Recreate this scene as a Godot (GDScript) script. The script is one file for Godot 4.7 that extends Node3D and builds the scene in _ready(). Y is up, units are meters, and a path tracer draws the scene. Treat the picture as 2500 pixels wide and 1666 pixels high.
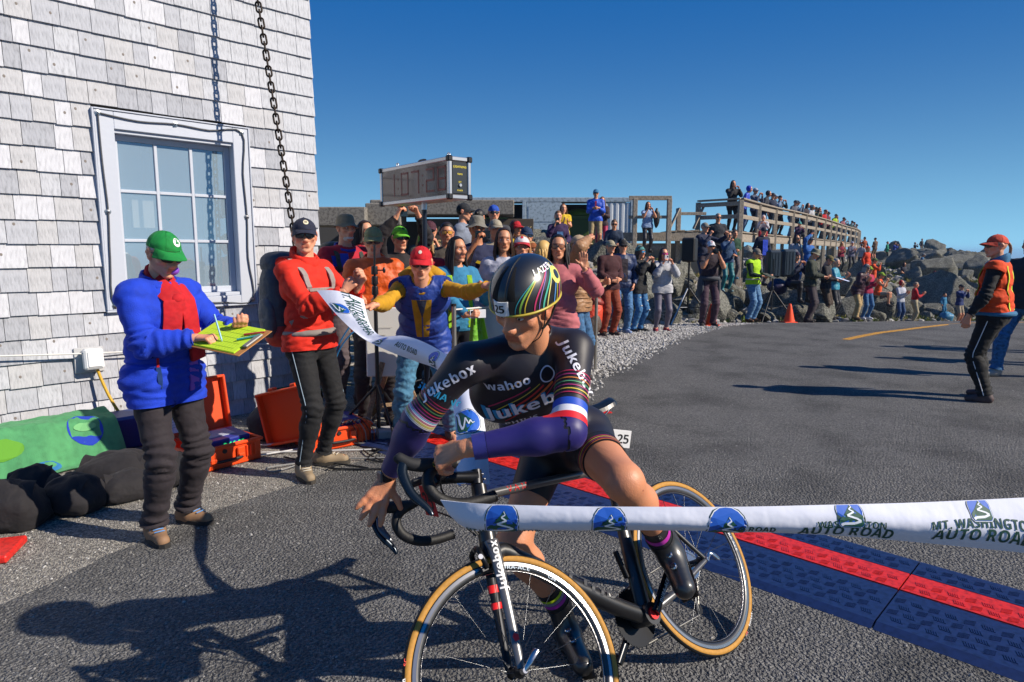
extends Node3D
func _ready()->void:
	var cam:=Camera3D.new()
	cam.name="camera"
	cam.position=Vector3(0,1.5,0)
	cam.rotation_degrees=Vector3(-7.65,0,0)
	cam.fov=54.57
	cam.near=0.05
	cam.far=3000.0
	add_child(cam)
	cam.current=true
	var env:=Environment.new()
	var sky:=Sky.new()
	var sm:=ProceduralSkyMaterial.new()
	sm.sky_top_color=Color(0.0,0.31,0.58)
	sm.sky_horizon_color=Color(0.52,0.74,0.85)
	sm.sky_curve=0.085
	sm.ground_horizon_color=Color(0.52,0.66,0.80)
	sm.ground_bottom_color=Color(0.25,0.33,0.42)
	sm.sun_angle_max=1.0
	sky.sky_material=sm
	env.background_mode=Environment.BG_SKY
	env.sky=sky
	env.tonemap_mode=Environment.TONE_MAPPER_LINEAR
	env.tonemap_exposure=1.35
	env.sdfgi_enabled=true
	env.ssao_enabled=true
	env.ssil_enabled=true
	env.fog_enabled=true
	env.fog_density=0.0004
	env.fog_light_color=Color(0.62,0.76,0.92)
	var we:=WorldEnvironment.new()
	we.name="environment"
	we.environment=env
	add_child(we)
	var sun:=DirectionalLight3D.new()
	sun.name="sun"
	sun.light_energy=1.5
	sun.light_color=Color(1.0,0.955,0.89)
	sun.light_angular_distance=0.5
	sun.shadow_enabled=true
	sun.sky_mode=DirectionalLight3D.SKY_MODE_LIGHT_ONLY
	add_child(sun)
	sun.look_at_from_position(Vector3(13.8,10,4.2),Vector3.ZERO)
	rng.seed=11
	noise.seed=4
	noise.noise_type=FastNoiseLite.TYPE_SIMPLEX_SMOOTH
	wr.seed=8
	wr.noise_type=FastNoiseLite.TYPE_SIMPLEX_SMOOTH
	wr.fractal_octaves=2
	var t0:=Time.get_ticks_msec()
	ground()
	boulders()
	shingle_building()
	far_buildings()
	platform()
	print("setting ",Time.get_ticks_msec()-t0)
	mats_and_cones()
	cases_and_bags()
	clock_and_stands()
	bicycle()
	rider()
	finish_tape()
	print("bike ",Time.get_ticks_msec()-t0)
	main_people()
	print("main ",Time.get_ticks_msec()-t0)
	crowd()
	print("all ",Time.get_ticks_msec()-t0)
var names:={}
var mats:={}
var texs:={}
var rng:=RandomNumberGenerator.new()
var noise:=FastNoiseLite.new()
var wr:=FastNoiseLite.new()
func numbered(called:String)->String:
	if not names.has(called):
		names[called]=0
		return called
	names[called]+=1
	return "%s_%03d"%[called,names[called]]
func thing(called:String,label:String,category:String,at:=Vector3.ZERO,turn:=0.0,group:="")->Node3D:
	var o:=Node3D.new()
	o.name=numbered(called)
	add_child(o)
	o.position=at
	o.rotation.y=turn
	tag(o,label,category,group)
	return o
func tag(o:Node,label:String,category:String,group:="",kind:="")->void:
	if label!="": o.set_meta("label",label)
	if category!="": o.set_meta("category",category)
	if group!="": o.set_meta("group",group)
	if kind!="": o.set_meta("kind",kind)
func part(called:String,mesh:Mesh,m:Material,parent:Node,kind:="")->MeshInstance3D:
	var o:=MeshInstance3D.new()
	o.name=called if parent!=self else numbered(called)
	o.mesh=mesh
	o.material_override=m
	if kind!="": o.set_meta("kind",kind)
	parent.add_child(o,true)
	return o
func lone(called:String,mesh:Mesh,m:Material,label:String,category:String,group:="",kind:="")->MeshInstance3D:
	var o:=part(called,mesh,m,self)
	tag(o,label,category,group,kind)
	return o
func lin(r: float,g: float,b: float)->Color:
	return Color(r,g,b).linear_to_srgb()
func hx(s:String)->Color:
	return Color.html(s)
class MB:
	var v:=PackedVector3Array()
	var ix:=PackedInt32Array()
	var uv:=PackedVector2Array()
	var col:=PackedColorArray()
	var nn:=PackedVector3Array()
	func tri_out(a:Vector3,b:Vector3,c:Vector3,from:Vector3)->void:
		var k:=v.size()
		v.append(a); v.append(b); v.append(c)
		if (b-a).cross(c-a).dot((a+b+c)/3.0-from)>=0.0:
			ix.append(k); ix.append(k+1); ix.append(k+2)
		else:
			ix.append(k); ix.append(k+2); ix.append(k+1)
	func quad_out(a:Vector3,b:Vector3,c:Vector3,d:Vector3,from:Vector3)->void:
		tri_out(a,b,c,from)
		tri_out(a,c,d,from)
	func quad(a:Vector3,b:Vector3,c:Vector3,d:Vector3)->void:
		var k:=v.size()
		v.append(a); v.append(b); v.append(c); v.append(d)
		for q in [0,1,2,0,2,3]: ix.append(k+q)
	func box(c:Vector3,s:Vector3,b:=Basis(),bevel:=0.0)->void:
		var h:=s*0.5
		if bevel<=0.0:
			for a in 3:
				for sg in [-1.0,1.0]:
					var p:Array[Vector3]=[]
					for q in [[-1,-1],[1,-1],[1,1],[-1,1]]:
						var w:=Vector3.ZERO
						w[a]=sg*h[a]
						w[(a+1)%3]=q[0]*h[(a+1)%3]
						w[(a+2)%3]=q[1]*h[(a+2)%3]
						p.append(c+b*w)
					quad_out(p[0],p[1],p[2],p[3],c)
			return
		var g:=minf(bevel,minf(h.x,minf(h.y,h.z))*0.95)
		var at:=func(sx: float,sy: float,sz: float,a: int)->Vector3:
			var sg:=Vector3(sx,sy,sz)
			var w:=Vector3(sx*(h.x-g),sy*(h.y-g),sz*(h.z-g))
			w[a]=sg[a]*h[a]
			return c+b*w
		var S:=[-1.0,1.0]
		for a in 3:
			for sg in S:
				var p:Array[Vector3]=[]
				for q in [[-1.0,-1.0],[1.0,-1.0],[1.0,1.0],[-1.0,1.0]]:
					var w:=Vector3.ZERO
					w[a]=sg
					w[(a+1)%3]=q[0]
					w[(a+2)%3]=q[1]
					p.append(at.call(w.x,w.y,w.z,a))
				quad_out(p[0],p[1],p[2],p[3],c)
		for a in 3:
			var e:=(a+1)%3
			var f:=(a+2)%3
			for s1 in S:
				for s2 in S:
					var w0:=Vector3.ZERO
					w0[a]=s1; w0[e]=s2; w0[f]=-1.0
					var w1:=w0
					w1[f]=1.0
					quad_out(at.call(w0.x,w0.y,w0.z,a),at.call(w1.x,w1.y,w1.z,a),at.call(w1.x,w1.y,w1.z,e),at.call(w0.x,w0.y,w0.z,e),c)
		for sx in S:
			for sy in S:
				for sz in S:
					tri_out(at.call(sx,sy,sz,0),at.call(sx,sy,sz,1),at.call(sx,sy,sz,2),c)
	func bar(a:Vector3,b:Vector3,w: float,d: float,bevel:=0.0,up:=Vector3.UP)->void:
		var y:=(b-a).normalized()
		var x:=y.cross(up)
		if x.length()<0.01: x=y.cross(Vector3.RIGHT)
		x=x.normalized()
		box((a+b)*0.5,Vector3(w,(b-a).length(),d),Basis(x,y,x.cross(y)),bevel)
	func rings(rows:Array,closed_u: bool,cap: bool)->void:
		var n: int=rows[0].size()
		var k:=v.size()
		for r in rows:
			for p in r: v.append(p)
		var last:=n if closed_u else n-1
		for i in rows.size()-1:
			for j in last:
				var a:=k+i*n+j
				var b:=k+i*n+(j+1)%n
				var c:=b+n
				var d:=a+n
				ix.append(a); ix.append(b); ix.append(c); ix.append(a); ix.append(c); ix.append(d)
		if cap:
			for e in [0,rows.size()-1]:
				var ctr:=Vector3.ZERO
				for p in rows[e]: ctr+=p
				ctr/=n
				var m:=v.size()
				v.append(ctr)
				for p in rows[e]: v.append(p)
				for j in n:
					var a:=m+1+j
					var b:=m+1+(j+1)%n
					if e==0:
						ix.append(m); ix.append(b); ix.append(a)
					else:
						ix.append(m); ix.append(a); ix.append(b)
	func tube(pts:Array,rad,sides:=8,cap:=true,flat:=1.0,up:=Vector3.ZERO)->void:
		var rows:=[]
		var n:=pts.size()
		var t0:Vector3=(pts[1]-pts[0]).normalized()
		var x:=up if up!=Vector3.ZERO else (t0.cross(Vector3.UP) if absf(t0.y)<0.9 else t0.cross(Vector3.RIGHT))
		for i in n:
			var t:Vector3=(pts[mini(i+1,n-1)]-pts[maxi(i-1,0)]).normalized()
			x=(x-t*x.dot(t)).normalized()
			var y:=t.cross(x)
			var r: float=rad[i] if rad is Array or rad is PackedFloat32Array else rad
			var row:=[]
			for j in sides:
				var a:=TAU*j/sides
				row.append(pts[i]+(x*cos(a)+y*sin(a)*flat)*r)
			rows.append(row)
		rings(rows,true,cap)
	func loop(pts:Array,r: float,sides:=6)->void:
		var n:=pts.size()
		var ctr:=Vector3.ZERO
		for p in pts: ctr+=p
		ctr/=n
		var rows:=[]
		for i in n+1:
			var p:Vector3=pts[i%n]
			var t:Vector3=(pts[(i+1)%n]-pts[(i-1+n)%n]).normalized()
			var x:=(p-ctr)
			x=(x-t*x.dot(t)).normalized()
			var y:=t.cross(x)
			var row:=[]
			for j in sides:
				var a:=TAU*j/sides
				row.append(p+(x*cos(a)+y*sin(a))*r)
			rows.append(row)
		rings(rows,true,false)
	func lathe(prof:Array,segs: int,xf:=Transform3D(),closed:=false)->void:
		var rows:=[]
		var q:=prof.duplicate()
		if closed: q.append(prof[0])
		for p in q:
			var row:=[]
			for j in segs:
				var a:=-TAU*j/segs
				row.append(xf*Vector3(p.x*cos(a),p.y,p.x*sin(a)))
			rows.append(row)
		rings(rows,true,false)
	func ball(c:Vector3,r:Vector3,la:=8,lo:=12,b:=Basis(),from:=-90.0,to:=90.0)->void:
		var prof:=[]
		for i in la+1:
			var a:=deg_to_rad(lerpf(from,to,float(i)/la))
			prof.append(Vector2(maxf(cos(a),0.0),sin(a)))
		lathe(prof,lo,Transform3D(b*Basis.from_scale(r),c))
	func grid(nu: int,nv: int,f:Callable)->void:
		var k:=v.size()
		for i in nv+1:
			for j in nu+1:
				v.append(f.call(float(j)/nu,float(i)/nv))
		for i in nv:
			for j in nu:
				var a:=k+i*(nu+1)+j
				for q in [a,a+1,a+nu+2,a,a+nu+2,a+nu+1]: ix.append(q)
	func slab(nu: int,nv: int,f:Callable,nrm:Callable,th: float)->void:
		grid(nu,nv,func(u,w): return f.call(u,w)+nrm.call(u,w)*th*0.5)
		var k:=v.size()
		grid(nu,nv,func(u,w): return f.call(1.0-u,w)-nrm.call(1.0-u,w)*th*0.5)
		for i in nu:
			for w in [0.0,1.0]:
				var a:Vector3=f.call(float(i)/nu,w)
				var b:Vector3=f.call(float(i+1)/nu,w)
				var na:Vector3=nrm.call(float(i)/nu,w)*th*0.5
				var nb:Vector3=nrm.call(float(i+1)/nu,w)*th*0.5
				if w==0.0: quad(a-na,b-nb,b+nb,a+na)
				else: quad(b-nb,a-na,a+na,b+nb)
		for i in nv:
			for u in [0.0,1.0]:
				var a:Vector3=f.call(u,float(i)/nv)
				var b:Vector3=f.call(u,float(i+1)/nv)
				var na:Vector3=nrm.call(u,float(i)/nv)*th*0.5
				var nb:Vector3=nrm.call(u,float(i+1)/nv)*th*0.5
				if u==0.0: quad(b-nb,a-na,a+na,b+nb)
				else: quad(a-na,b-nb,b+nb,a+na)
	func plate(poly:PackedVector2Array,th: float,xf:Transform3D)->void:
		var t:=Geometry2D.triangulate_polygon(poly)
		var ctr:=Vector2.ZERO
		var area:=0.0
		for i in poly.size():
			ctr+=poly[i]
			area+=poly[i].cross(poly[(i+1)%poly.size()])
		for i in range(0,t.size(),3):
			for s in [1.0,-1.0]:
				var a:=xf*Vector3(poly[t[i]].x,poly[t[i]].y,s*th*0.5)
				var b:=xf*Vector3(poly[t[i+1]].x,poly[t[i+1]].y,s*th*0.5)
				var c:=xf*Vector3(poly[t[i+2]].x,poly[t[i+2]].y,s*th*0.5)
				tri_out(a,b,c,a-xf.basis.z*s)
		for i in poly.size():
			var p:=poly[i]
			var q:=poly[(i+1)%poly.size()]
			var o:=Vector2(q.y-p.y,p.x-q.x)*signf(area)
			var m:=(p+q)*0.5-o
			quad_out(xf*Vector3(p.x,p.y,-th*0.5),xf*Vector3(q.x,q.y,-th*0.5),xf*Vector3(q.x,q.y,th*0.5),xf*Vector3(p.x,p.y,th*0.5),xf*Vector3(m.x,m.y,0))
	func paint(c:Color)->void:
		while col.size()<v.size(): col.append(c)
	func mesh(flat:=true)->ArrayMesh:
		var a:=[]
		a.resize(Mesh.ARRAY_MAX)
		var n:=PackedVector3Array()
		if flat:
			var p:=PackedVector3Array()
			var u:=PackedVector2Array()
			var c:=PackedColorArray()
			p.resize(ix.size())
			n.resize(ix.size())
			for i in range(0,ix.size(),3):
				var A:=v[ix[i]]
				var B:=v[ix[i+1]]
				var C:=v[ix[i+2]]
				var f:=(B-A).cross(C-A).normalized()
				p[i]=A; p[i+1]=C; p[i+2]=B
				n[i]=f; n[i+1]=f; n[i+2]=f
				if uv.size():
					u.append(uv[ix[i]]); u.append(uv[ix[i+2]]); u.append(uv[ix[i+1]])
				if col.size():
					c.append(col[ix[i]]); c.append(col[ix[i+2]]); c.append(col[ix[i+1]])
			a[Mesh.ARRAY_VERTEX]=p
			a[Mesh.ARRAY_NORMAL]=n
			if u.size(): a[Mesh.ARRAY_TEX_UV]=u
			if c.size(): a[Mesh.ARRAY_COLOR]=c
		else:
			n.resize(v.size())
			var r:=PackedInt32Array()
			r.resize(ix.size())
			for i in range(0,ix.size(),3):
				var i0:=ix[i]
				var i1:=ix[i+1]
				var i2:=ix[i+2]
				var f:=(v[i1]-v[i0]).cross(v[i2]-v[i0])
				n[i0]+=f; n[i1]+=f; n[i2]+=f
				r[i]=i0; r[i+1]=i2; r[i+2]=i1
			for i in n.size(): n[i]=n[i].normalized() if n[i].length_squared()>0.0 else Vector3.UP
			if nn.size()==n.size(): n=nn
			a[Mesh.ARRAY_VERTEX]=v
			a[Mesh.ARRAY_NORMAL]=n
			if uv.size()==v.size(): a[Mesh.ARRAY_TEX_UV]=uv
			if col.size()==v.size(): a[Mesh.ARRAY_COLOR]=col
			a[Mesh.ARRAY_INDEX]=r
		var m:=ArrayMesh.new()
		m.add_surface_from_arrays(Mesh.PRIMITIVE_TRIANGLES,a)
		return m
class Field:
	var bones:=[]
	var cell:=0.02
	var K:=70.0
	var v:=PackedVector3Array()
	var n:=PackedVector3Array()
	var ix:=PackedInt32Array()
	var id:=PackedInt32Array()
	func cap(a:Vector3,b:Vector3,ra: float,rb: float,which: int,fdir:=Vector3.ZERO,k:=1.0)->void:
		bones.append([a,b,ra,rb,which,fdir,1.0/k-1.0])
	func ball(c:Vector3,r:Vector3,which: int)->void:
		bones.append([c,c,r.x,r.y,which,r,-99.0])
	func build()->void:
		var pad:=cell*2.5+0.02
		var lo:=Vector3(1e9,1e9,1e9)
		var hi:=-lo
		for b in bones:
			var m: float=maxf(b[2],b[3])
			if b[6]==-99.0: m=maxf(b[5].x,maxf(b[5].y,b[5].z))
			for e in [b[0],b[1]]:
				lo=lo.min(e-Vector3.ONE*(m+pad))
				hi=hi.max(e+Vector3.ONE*(m+pad))
		var nx:=int((hi.x-lo.x)/cell)+2
		var ny:=int((hi.y-lo.y)/cell)+2
		var nz:=int((hi.z-lo.z)/cell)+2
		var tot:=nx*ny*nz
		var S:=PackedFloat32Array()
		var best:=PackedFloat32Array()
		var bid:=PackedByteArray()
		S.resize(tot)
		best.resize(tot)
		best.fill(9.0)
		bid.resize(tot)
		var rlo:=PackedInt32Array()
		var rhi:=PackedInt32Array()
		rlo.resize(ny*nz)
		rlo.fill(nx)
		rhi.resize(ny*nz)
		rhi.fill(-1)
		var ic:=1.0/cell
		for b in bones:
			var a:Vector3=b[0]
			var d:Vector3=b[1]-a
			var L2:=d.length_squared()
			var il:=1.0/L2 if L2>1e-9 else 0.0
			var r0: float=b[2]
			var dr: float=b[3]-r0
			var which: int=b[4]
			var fd:Vector3=b[5]
			var kk: float=b[6]
			var ell:=kk==-99.0
			var m: float=maxf(fd.x,maxf(fd.y,fd.z)) if ell else maxf(r0,b[3])
			var rmin: float=minf(fd.x,minf(fd.y,fd.z)) if ell else 0.0
			var bl:Vector3=(a.min(b[1])-Vector3.ONE*(m+pad)-lo)*ic
			var bh:Vector3=(a.max(b[1])+Vector3.ONE*(m+pad)-lo)*ic
			var i0:=maxi(int(bl.x),0)
			var i1:=mini(int(bh.x)+1,nx-1)
			for k in range(maxi(int(bl.z),0),mini(int(bh.z)+1,nz-1)+1):
				for j in range(maxi(int(bl.y),0),mini(int(bh.y)+1,ny-1)+1):
					var base:=(k*ny+j)*nx
					var row:=k*ny+j
					var first:=-1
					var last:=-1
					for i in range(i0,i1+1):
						var q:=lo+Vector3(i,j,k)*cell-a
						var dist: float
						if ell:
							var e:=q/fd
							var l:=e.length()
							dist=l*(l-1.0)/maxf((e/fd).length(),1e-6)
						else:
							var t:=clampf(q.dot(d)*il,0.0,1.0)
							q-=d*t
							if kk!=0.0: q+=fd*(q.dot(fd)*kk)
							dist=q.length()-r0-dr*t
						if dist<pad:
							if first<0: first=i
							last=i
							var at:=base+i
							S[at]+=exp(-dist*K)
							if dist<best[at]:
								best[at]=dist
								bid[at]=which
					if first>=0:
						if first<rlo[row]: rlo[row]=first
						if last>rhi[row]: rhi[row]=last
		var ik:=-1.0/K
		for row in ny*nz:
			for i in range(rlo[row],rhi[row]+1):
				var at:=row*nx+i
				S[at]=log(S[at])*ik if S[at]>0.0 else 1.0
		var vi:={}
		var offs:=[0,1,nx,nx+1,nx*ny,nx*ny+1,nx*ny+nx,nx*ny+nx+1]
		var o1: int=offs[1]; var o2: int=offs[2]; var o3: int=offs[3]; var o4: int=offs[4]
		var o5: int=offs[5]; var o6: int=offs[6]; var o7: int=offs[7]
		var edges:=[[0,1],[2,3],[4,5],[6,7],[0,2],[1,3],[4,6],[5,7],[0,4],[1,5],[2,6],[3,7]]
		var P:Array[Vector3]=[]
		for q in 8:P.append(Vector3(q & 1,(q >> 1) & 1,(q >> 2) & 1))
		var f:=PackedFloat32Array()
		f.resize(8)
		for k in nz-1:
			for j in ny-1:
				var row:=k*ny+j
				var x0:=rlo[row]
				var x1:=rhi[row]
				for i in range(x0,mini(x1+1,nx-1)):
					var at:=row*nx+i
					var f0:=S[at]
					var s0:=f0<0.0
					var same:=true
					if (S[at+o1]<0.0)!=s0 or (S[at+o2]<0.0)!=s0 or (S[at+o3]<0.0)!=s0 or (S[at+o4]<0.0)!=s0 or (S[at+o5]<0.0)!=s0 or (S[at+o6]<0.0)!=s0 or (S[at+o7]<0.0)!=s0: same=false
					if same: continue
					for q in 8:
						var fv: float=S[at+offs[q]]
						f[q]=fv if fv!=0.0 else 0.05
					var sum:=Vector3.ZERO
					var c:=0
					for e in edges:
						var fa:=f[e[0]]
						var fb:=f[e[1]]
						if (fa<0.0)!=(fb<0.0):
							sum+=P[e[0]].lerp(P[e[1]],fa/(fa-fb))
							c+=1
					if c==0: continue
					vi[at]=v.size()
					v.append(lo+(Vector3(i,j,k)+sum/c)*cell)
					id.append(bid[at] if best[at]<best[at+o7] else bid[at+o7])
		for at in vi:
			var s0: bool=S[at]<0.0
			for ax in 3:
				var da: int=[1,nx,nx*ny][ax]
				var other: float=S[at+da]
				if (other<0.0)==s0: continue
				var d1: int=[nx,nx*ny,1][ax]
				var d2: int=[nx*ny,1,nx][ax]
				if not (vi.has(at-d1) and vi.has(at-d2) and vi.has(at-d1-d2)): continue
				var A: int=vi[at]
				var B: int=vi[at-d1]
				var C: int=vi[at-d1-d2]
				var D: int=vi[at-d2]
				if s0:
					ix.append(A); ix.append(B); ix.append(C); ix.append(A); ix.append(C); ix.append(D)
				else:
					ix.append(A); ix.append(C); ix.append(B); ix.append(A); ix.append(D); ix.append(C)
		normals()
	func normals()->void:
		n.resize(v.size())
		n.fill(Vector3.ZERO)
		for i in range(0,ix.size(),3):
			var f:=(v[ix[i+1]]-v[ix[i]]).cross(v[ix[i+2]]-v[ix[i]])
			n[ix[i]]+=f; n[ix[i+1]]+=f; n[ix[i+2]]+=f
		for i in n.size(): n[i]=n[i].normalized()
	func relax()->void:
		var acc:=PackedVector3Array()
		var cnt:=PackedInt32Array()
		acc.resize(v.size())
		cnt.resize(v.size())
		for i in range(0,ix.size(),3):
			for q in 3:
				var a:=ix[i+q]
				acc[a]+=v[ix[i+(q+1)%3]]+v[ix[i+(q+2)%3]]
				cnt[a]+=2
		for i in v.size():
			if cnt[i]>0: v[i]=v[i].lerp(acc[i]/cnt[i],0.5)
func cut(v:PackedVector3Array,n:PackedVector3Array,ix:PackedInt32Array,g:PackedFloat32Array,off:PackedFloat32Array,hem:=0.004)->MB:
	var m:=MB.new()
	var at:=PackedInt32Array()
	at.resize(v.size())
	at.fill(-1)
	var cuts:={}
	var rim:=PackedVector3Array()
	for i in range(0,ix.size(),3):
		var p:Array[int]=[ix[i],ix[i+1],ix[i+2]]
		var c:=int(g[p[0]]>0.0)+int(g[p[1]]>0.0)+int(g[p[2]]>0.0)
		if c==0: continue
		var poly:Array[int]=[]
		var e0:=-1
		var e1:=-1
		for q in 3:
			var a:=p[q]
			var b:=p[(q+1)%3]
			if g[a]>0.0:
				if at[a]<0:
					at[a]=m.v.size()
					m.v.append(v[a]+n[a]*off[a])
				poly.append(at[a])
			if (g[a]>0.0)!=(g[b]>0.0):
				var key:=mini(a,b)*1000003+maxi(a,b)
				if not cuts.has(key):
					var t:=g[a]/(g[a]-g[b])
					var nr:=n[a].lerp(n[b],t).normalized()
					cuts[key]=m.v.size()
					var base:=v[a].lerp(v[b],t)
					m.v.append(base+nr*lerpf(off[a],off[b],t))
					rim.append(base-nr*hem)
				var k: int=cuts[key]
				poly.append(k)
				if g[a]>0.0: e0=k
				else: e1=k
		for q in range(1,poly.size()-1):
			m.ix.append(poly[0]); m.ix.append(poly[q]); m.ix.append(poly[q+1])
		if e0>=0 and e1>=0:
			m.col.append(Color(e0, e1, 0))
	var hemline:=m.col
	m.col=PackedColorArray()
	var order:=cuts.values()
	var back:={}
	for q in order.size(): back[order[q]]=q
	for h in hemline:
		var a:=int(h.r)
		var b:=int(h.g)
		m.quad(m.v[b],m.v[a],rim[back[a]],rim[back[b]])
	return m
func append_to(m:MB,t:MB,xf:Transform3D,flip:=false)->void:
	var k:=m.v.size()
	m.v.append_array(xf*t.v)
	var r:=t.ix.duplicate()
	for i in r.size(): r[i]+=k
	if flip:
		for i in range(0,r.size(),3):
			var q:=r[i+1]
			r[i+1]=r[i+2]
			r[i+2]=q
	m.ix.append_array(r)
	if t.col.size():
		while m.col.size()<k: m.col.append(Color.WHITE)
		m.col.append_array(t.col)
func text_mb(s:String,size: float,where:Callable,bold:=true,longest:=1.0,spread:=1.0,faces:="Droid Sans")->MB:
	var f:=SystemFont.new()
	f.font_names=PackedStringArray([faces])
	f.font_weight=700 if bold else 400
	var t:=TextMesh.new()
	t.text=s
	t.font=f
	t.font_size=48
	t.pixel_size=size/34.0
	t.depth=0.0
	t.curve_step=4.0
	var a:=t.get_mesh_arrays()
	var m:=MB.new()
	var pv:PackedVector3Array=a[Mesh.ARRAY_VERTEX]
	var nv:PackedVector3Array=a[Mesh.ARRAY_NORMAL]
	var pi:PackedInt32Array=a[Mesh.ARRAY_INDEX]
	var lo:=Vector2(1e9,1e9)
	var hi:=-lo
	for p in pv:
		lo=lo.min(Vector2(p.x,p.y))
		hi=hi.max(Vector2(p.x,p.y))
	var ctr:=(lo+hi)*0.5
	var todo:=[]
	for i in range(0,pi.size(),3):
		if nv[pi[i]].z<0.5: continue
		todo.append([Vector2(pv[pi[i]].x,pv[pi[i]].y)-ctr,Vector2(pv[pi[i+2]].x,pv[pi[i+2]].y)-ctr,Vector2(pv[pi[i+1]].x,pv[pi[i+1]].y)-ctr])
	while todo.size():
		var q:Array=todo.pop_back()
		var l:=[q[0].distance_to(q[1]),q[1].distance_to(q[2]),q[2].distance_to(q[0])]
		var w:=0
		if l[1]>l[w]: w=1
		if l[2]>l[w]: w=2
		if l[w]>longest:
			var mid:Vector2=(q[w]+q[(w+1)%3])*0.5
			todo.append([q[w],mid,q[(w+2)%3]])
			todo.append([mid,q[(w+1)%3],q[(w+2)%3]])
			continue
		var k:=m.v.size()
		var w3:Array[Vector3]=[]
		for e in 3: w3.append(where.call(q[e].x*spread,q[e].y))
		if is_nan(w3[0].x+w3[1].x+w3[2].x): continue
		for e in 3:
			m.v.append(w3[e])
			m.ix.append(k+e)
	return m
func on_plane(c:Vector3,r:Vector3,u:Vector3)->Callable:
	return func(x: float,y: float)->Vector3: return c+r*x+u*y
func ntex(key:String,freq: float,kind: int,oct: int,size:=512,normal:=0.0,ramp:Array=[],sd:=3,cell_ret:=-1)->NoiseTexture2D:
	if texs.has(key): return texs[key]
	var f:=FastNoiseLite.new()
	f.seed=sd
	f.noise_type=kind
	f.frequency=freq
	f.fractal_octaves=oct
	f.fractal_type=FastNoiseLite.FRACTAL_FBM if oct>1 else FastNoiseLite.FRACTAL_NONE
	if cell_ret>=0: f.cellular_return_type=cell_ret
	var t:=NoiseTexture2D.new()
	t.width=size
	t.height=size
	t.seamless=true
	t.seamless_blend_skirt=0.15
	t.generate_mipmaps=false
	if normal>0.0:
		t.as_normal_map=true
		t.bump_strength=normal
	if ramp.size():
		var g:=Gradient.new()
		var o:=PackedFloat32Array()
		var c:=PackedColorArray()
		for r in ramp:
			o.append(r[0])
			c.append(r[1])
		g.offsets=o
		g.colors=c
		t.color_ramp=g
	t.noise=f
	texs[key]=t
	return t
func grey(x: float)->Color:
	return Color(x,x,x)
func plain(key:String,c:Color,rough:=0.6,metal:=0.0)->StandardMaterial3D:
	if mats.has(key): return mats[key]
	var m:=StandardMaterial3D.new()
	m.resource_name=key
	m.albedo_color=c
	m.roughness=rough
	m.metallic=metal
	mats[key]=m
	return m
func tri(m:StandardMaterial3D,s: float,world:=false)->void:
	m.uv1_triplanar=true
	m.uv1_world_triplanar=world
	m.uv1_scale=Vector3(s,s,s)
func cloth(key:String,c:Color,kind:="plain")->StandardMaterial3D:
	if mats.has(key): return mats[key]
	var m:=plain(key,c,0.85)
	tri(m,3.0)
	m.rim_enabled=true
	m.rim=0.25
	m.rim_tint=0.6
	m.albedo_texture=ntex("cloth_tone",0.02,FastNoiseLite.TYPE_SIMPLEX_SMOOTH,4,256,0.0,[[0.0,grey(0.80)],[0.5,grey(0.93)],[1.0,grey(1.0)]],5)
	if kind=="fleece":
		m.heightmap_enabled=true
		m.heightmap_texture=ntex("fleece",0.09,FastNoiseLite.TYPE_SIMPLEX_SMOOTH,3,512)
		m.heightmap_scale=0.18
		m.rim=0.5
	elif kind=="jeans":
		m.albedo_texture=ntex("jeans",0.03,FastNoiseLite.TYPE_SIMPLEX_SMOOTH,5,256,0.0,[[0.0,grey(0.55)],[0.45,grey(0.85)],[0.62,grey(1.0)],[1.0,grey(1.0)]],9)
		m.heightmap_enabled=true
		m.heightmap_texture=ntex("crease",0.012,FastNoiseLite.TYPE_SIMPLEX,3,256)
		m.heightmap_scale=0.9
	elif kind=="shell":
		m.roughness=0.55
		m.heightmap_enabled=true
		m.heightmap_texture=ntex("crease",0.012,FastNoiseLite.TYPE_SIMPLEX,3,256)
		m.heightmap_scale=0.9
	elif kind=="lycra":
		m.roughness=0.5
		m.rim=0.4
		m.albedo_texture=null
	else:
		m.heightmap_enabled=true
		m.heightmap_texture=ntex("crease",0.012,FastNoiseLite.TYPE_SIMPLEX,3,256)
		m.heightmap_scale=0.6
	return m
func skin(key:String,c:Color)->StandardMaterial3D:
	if mats.has(key): return mats[key]
	var m:=plain(key,c,0.5)
	m.vertex_color_use_as_albedo=true
	m.subsurf_scatter_enabled=true
	m.subsurf_scatter_strength=0.08
	tri(m,6.0)
	m.heightmap_enabled=true
	m.heightmap_texture=ntex("pores",0.12,FastNoiseLite.TYPE_SIMPLEX_SMOOTH,3,256)
	m.heightmap_scale=0.08
	return m
var heads:={}
var hands:={}
var wear:={}
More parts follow.
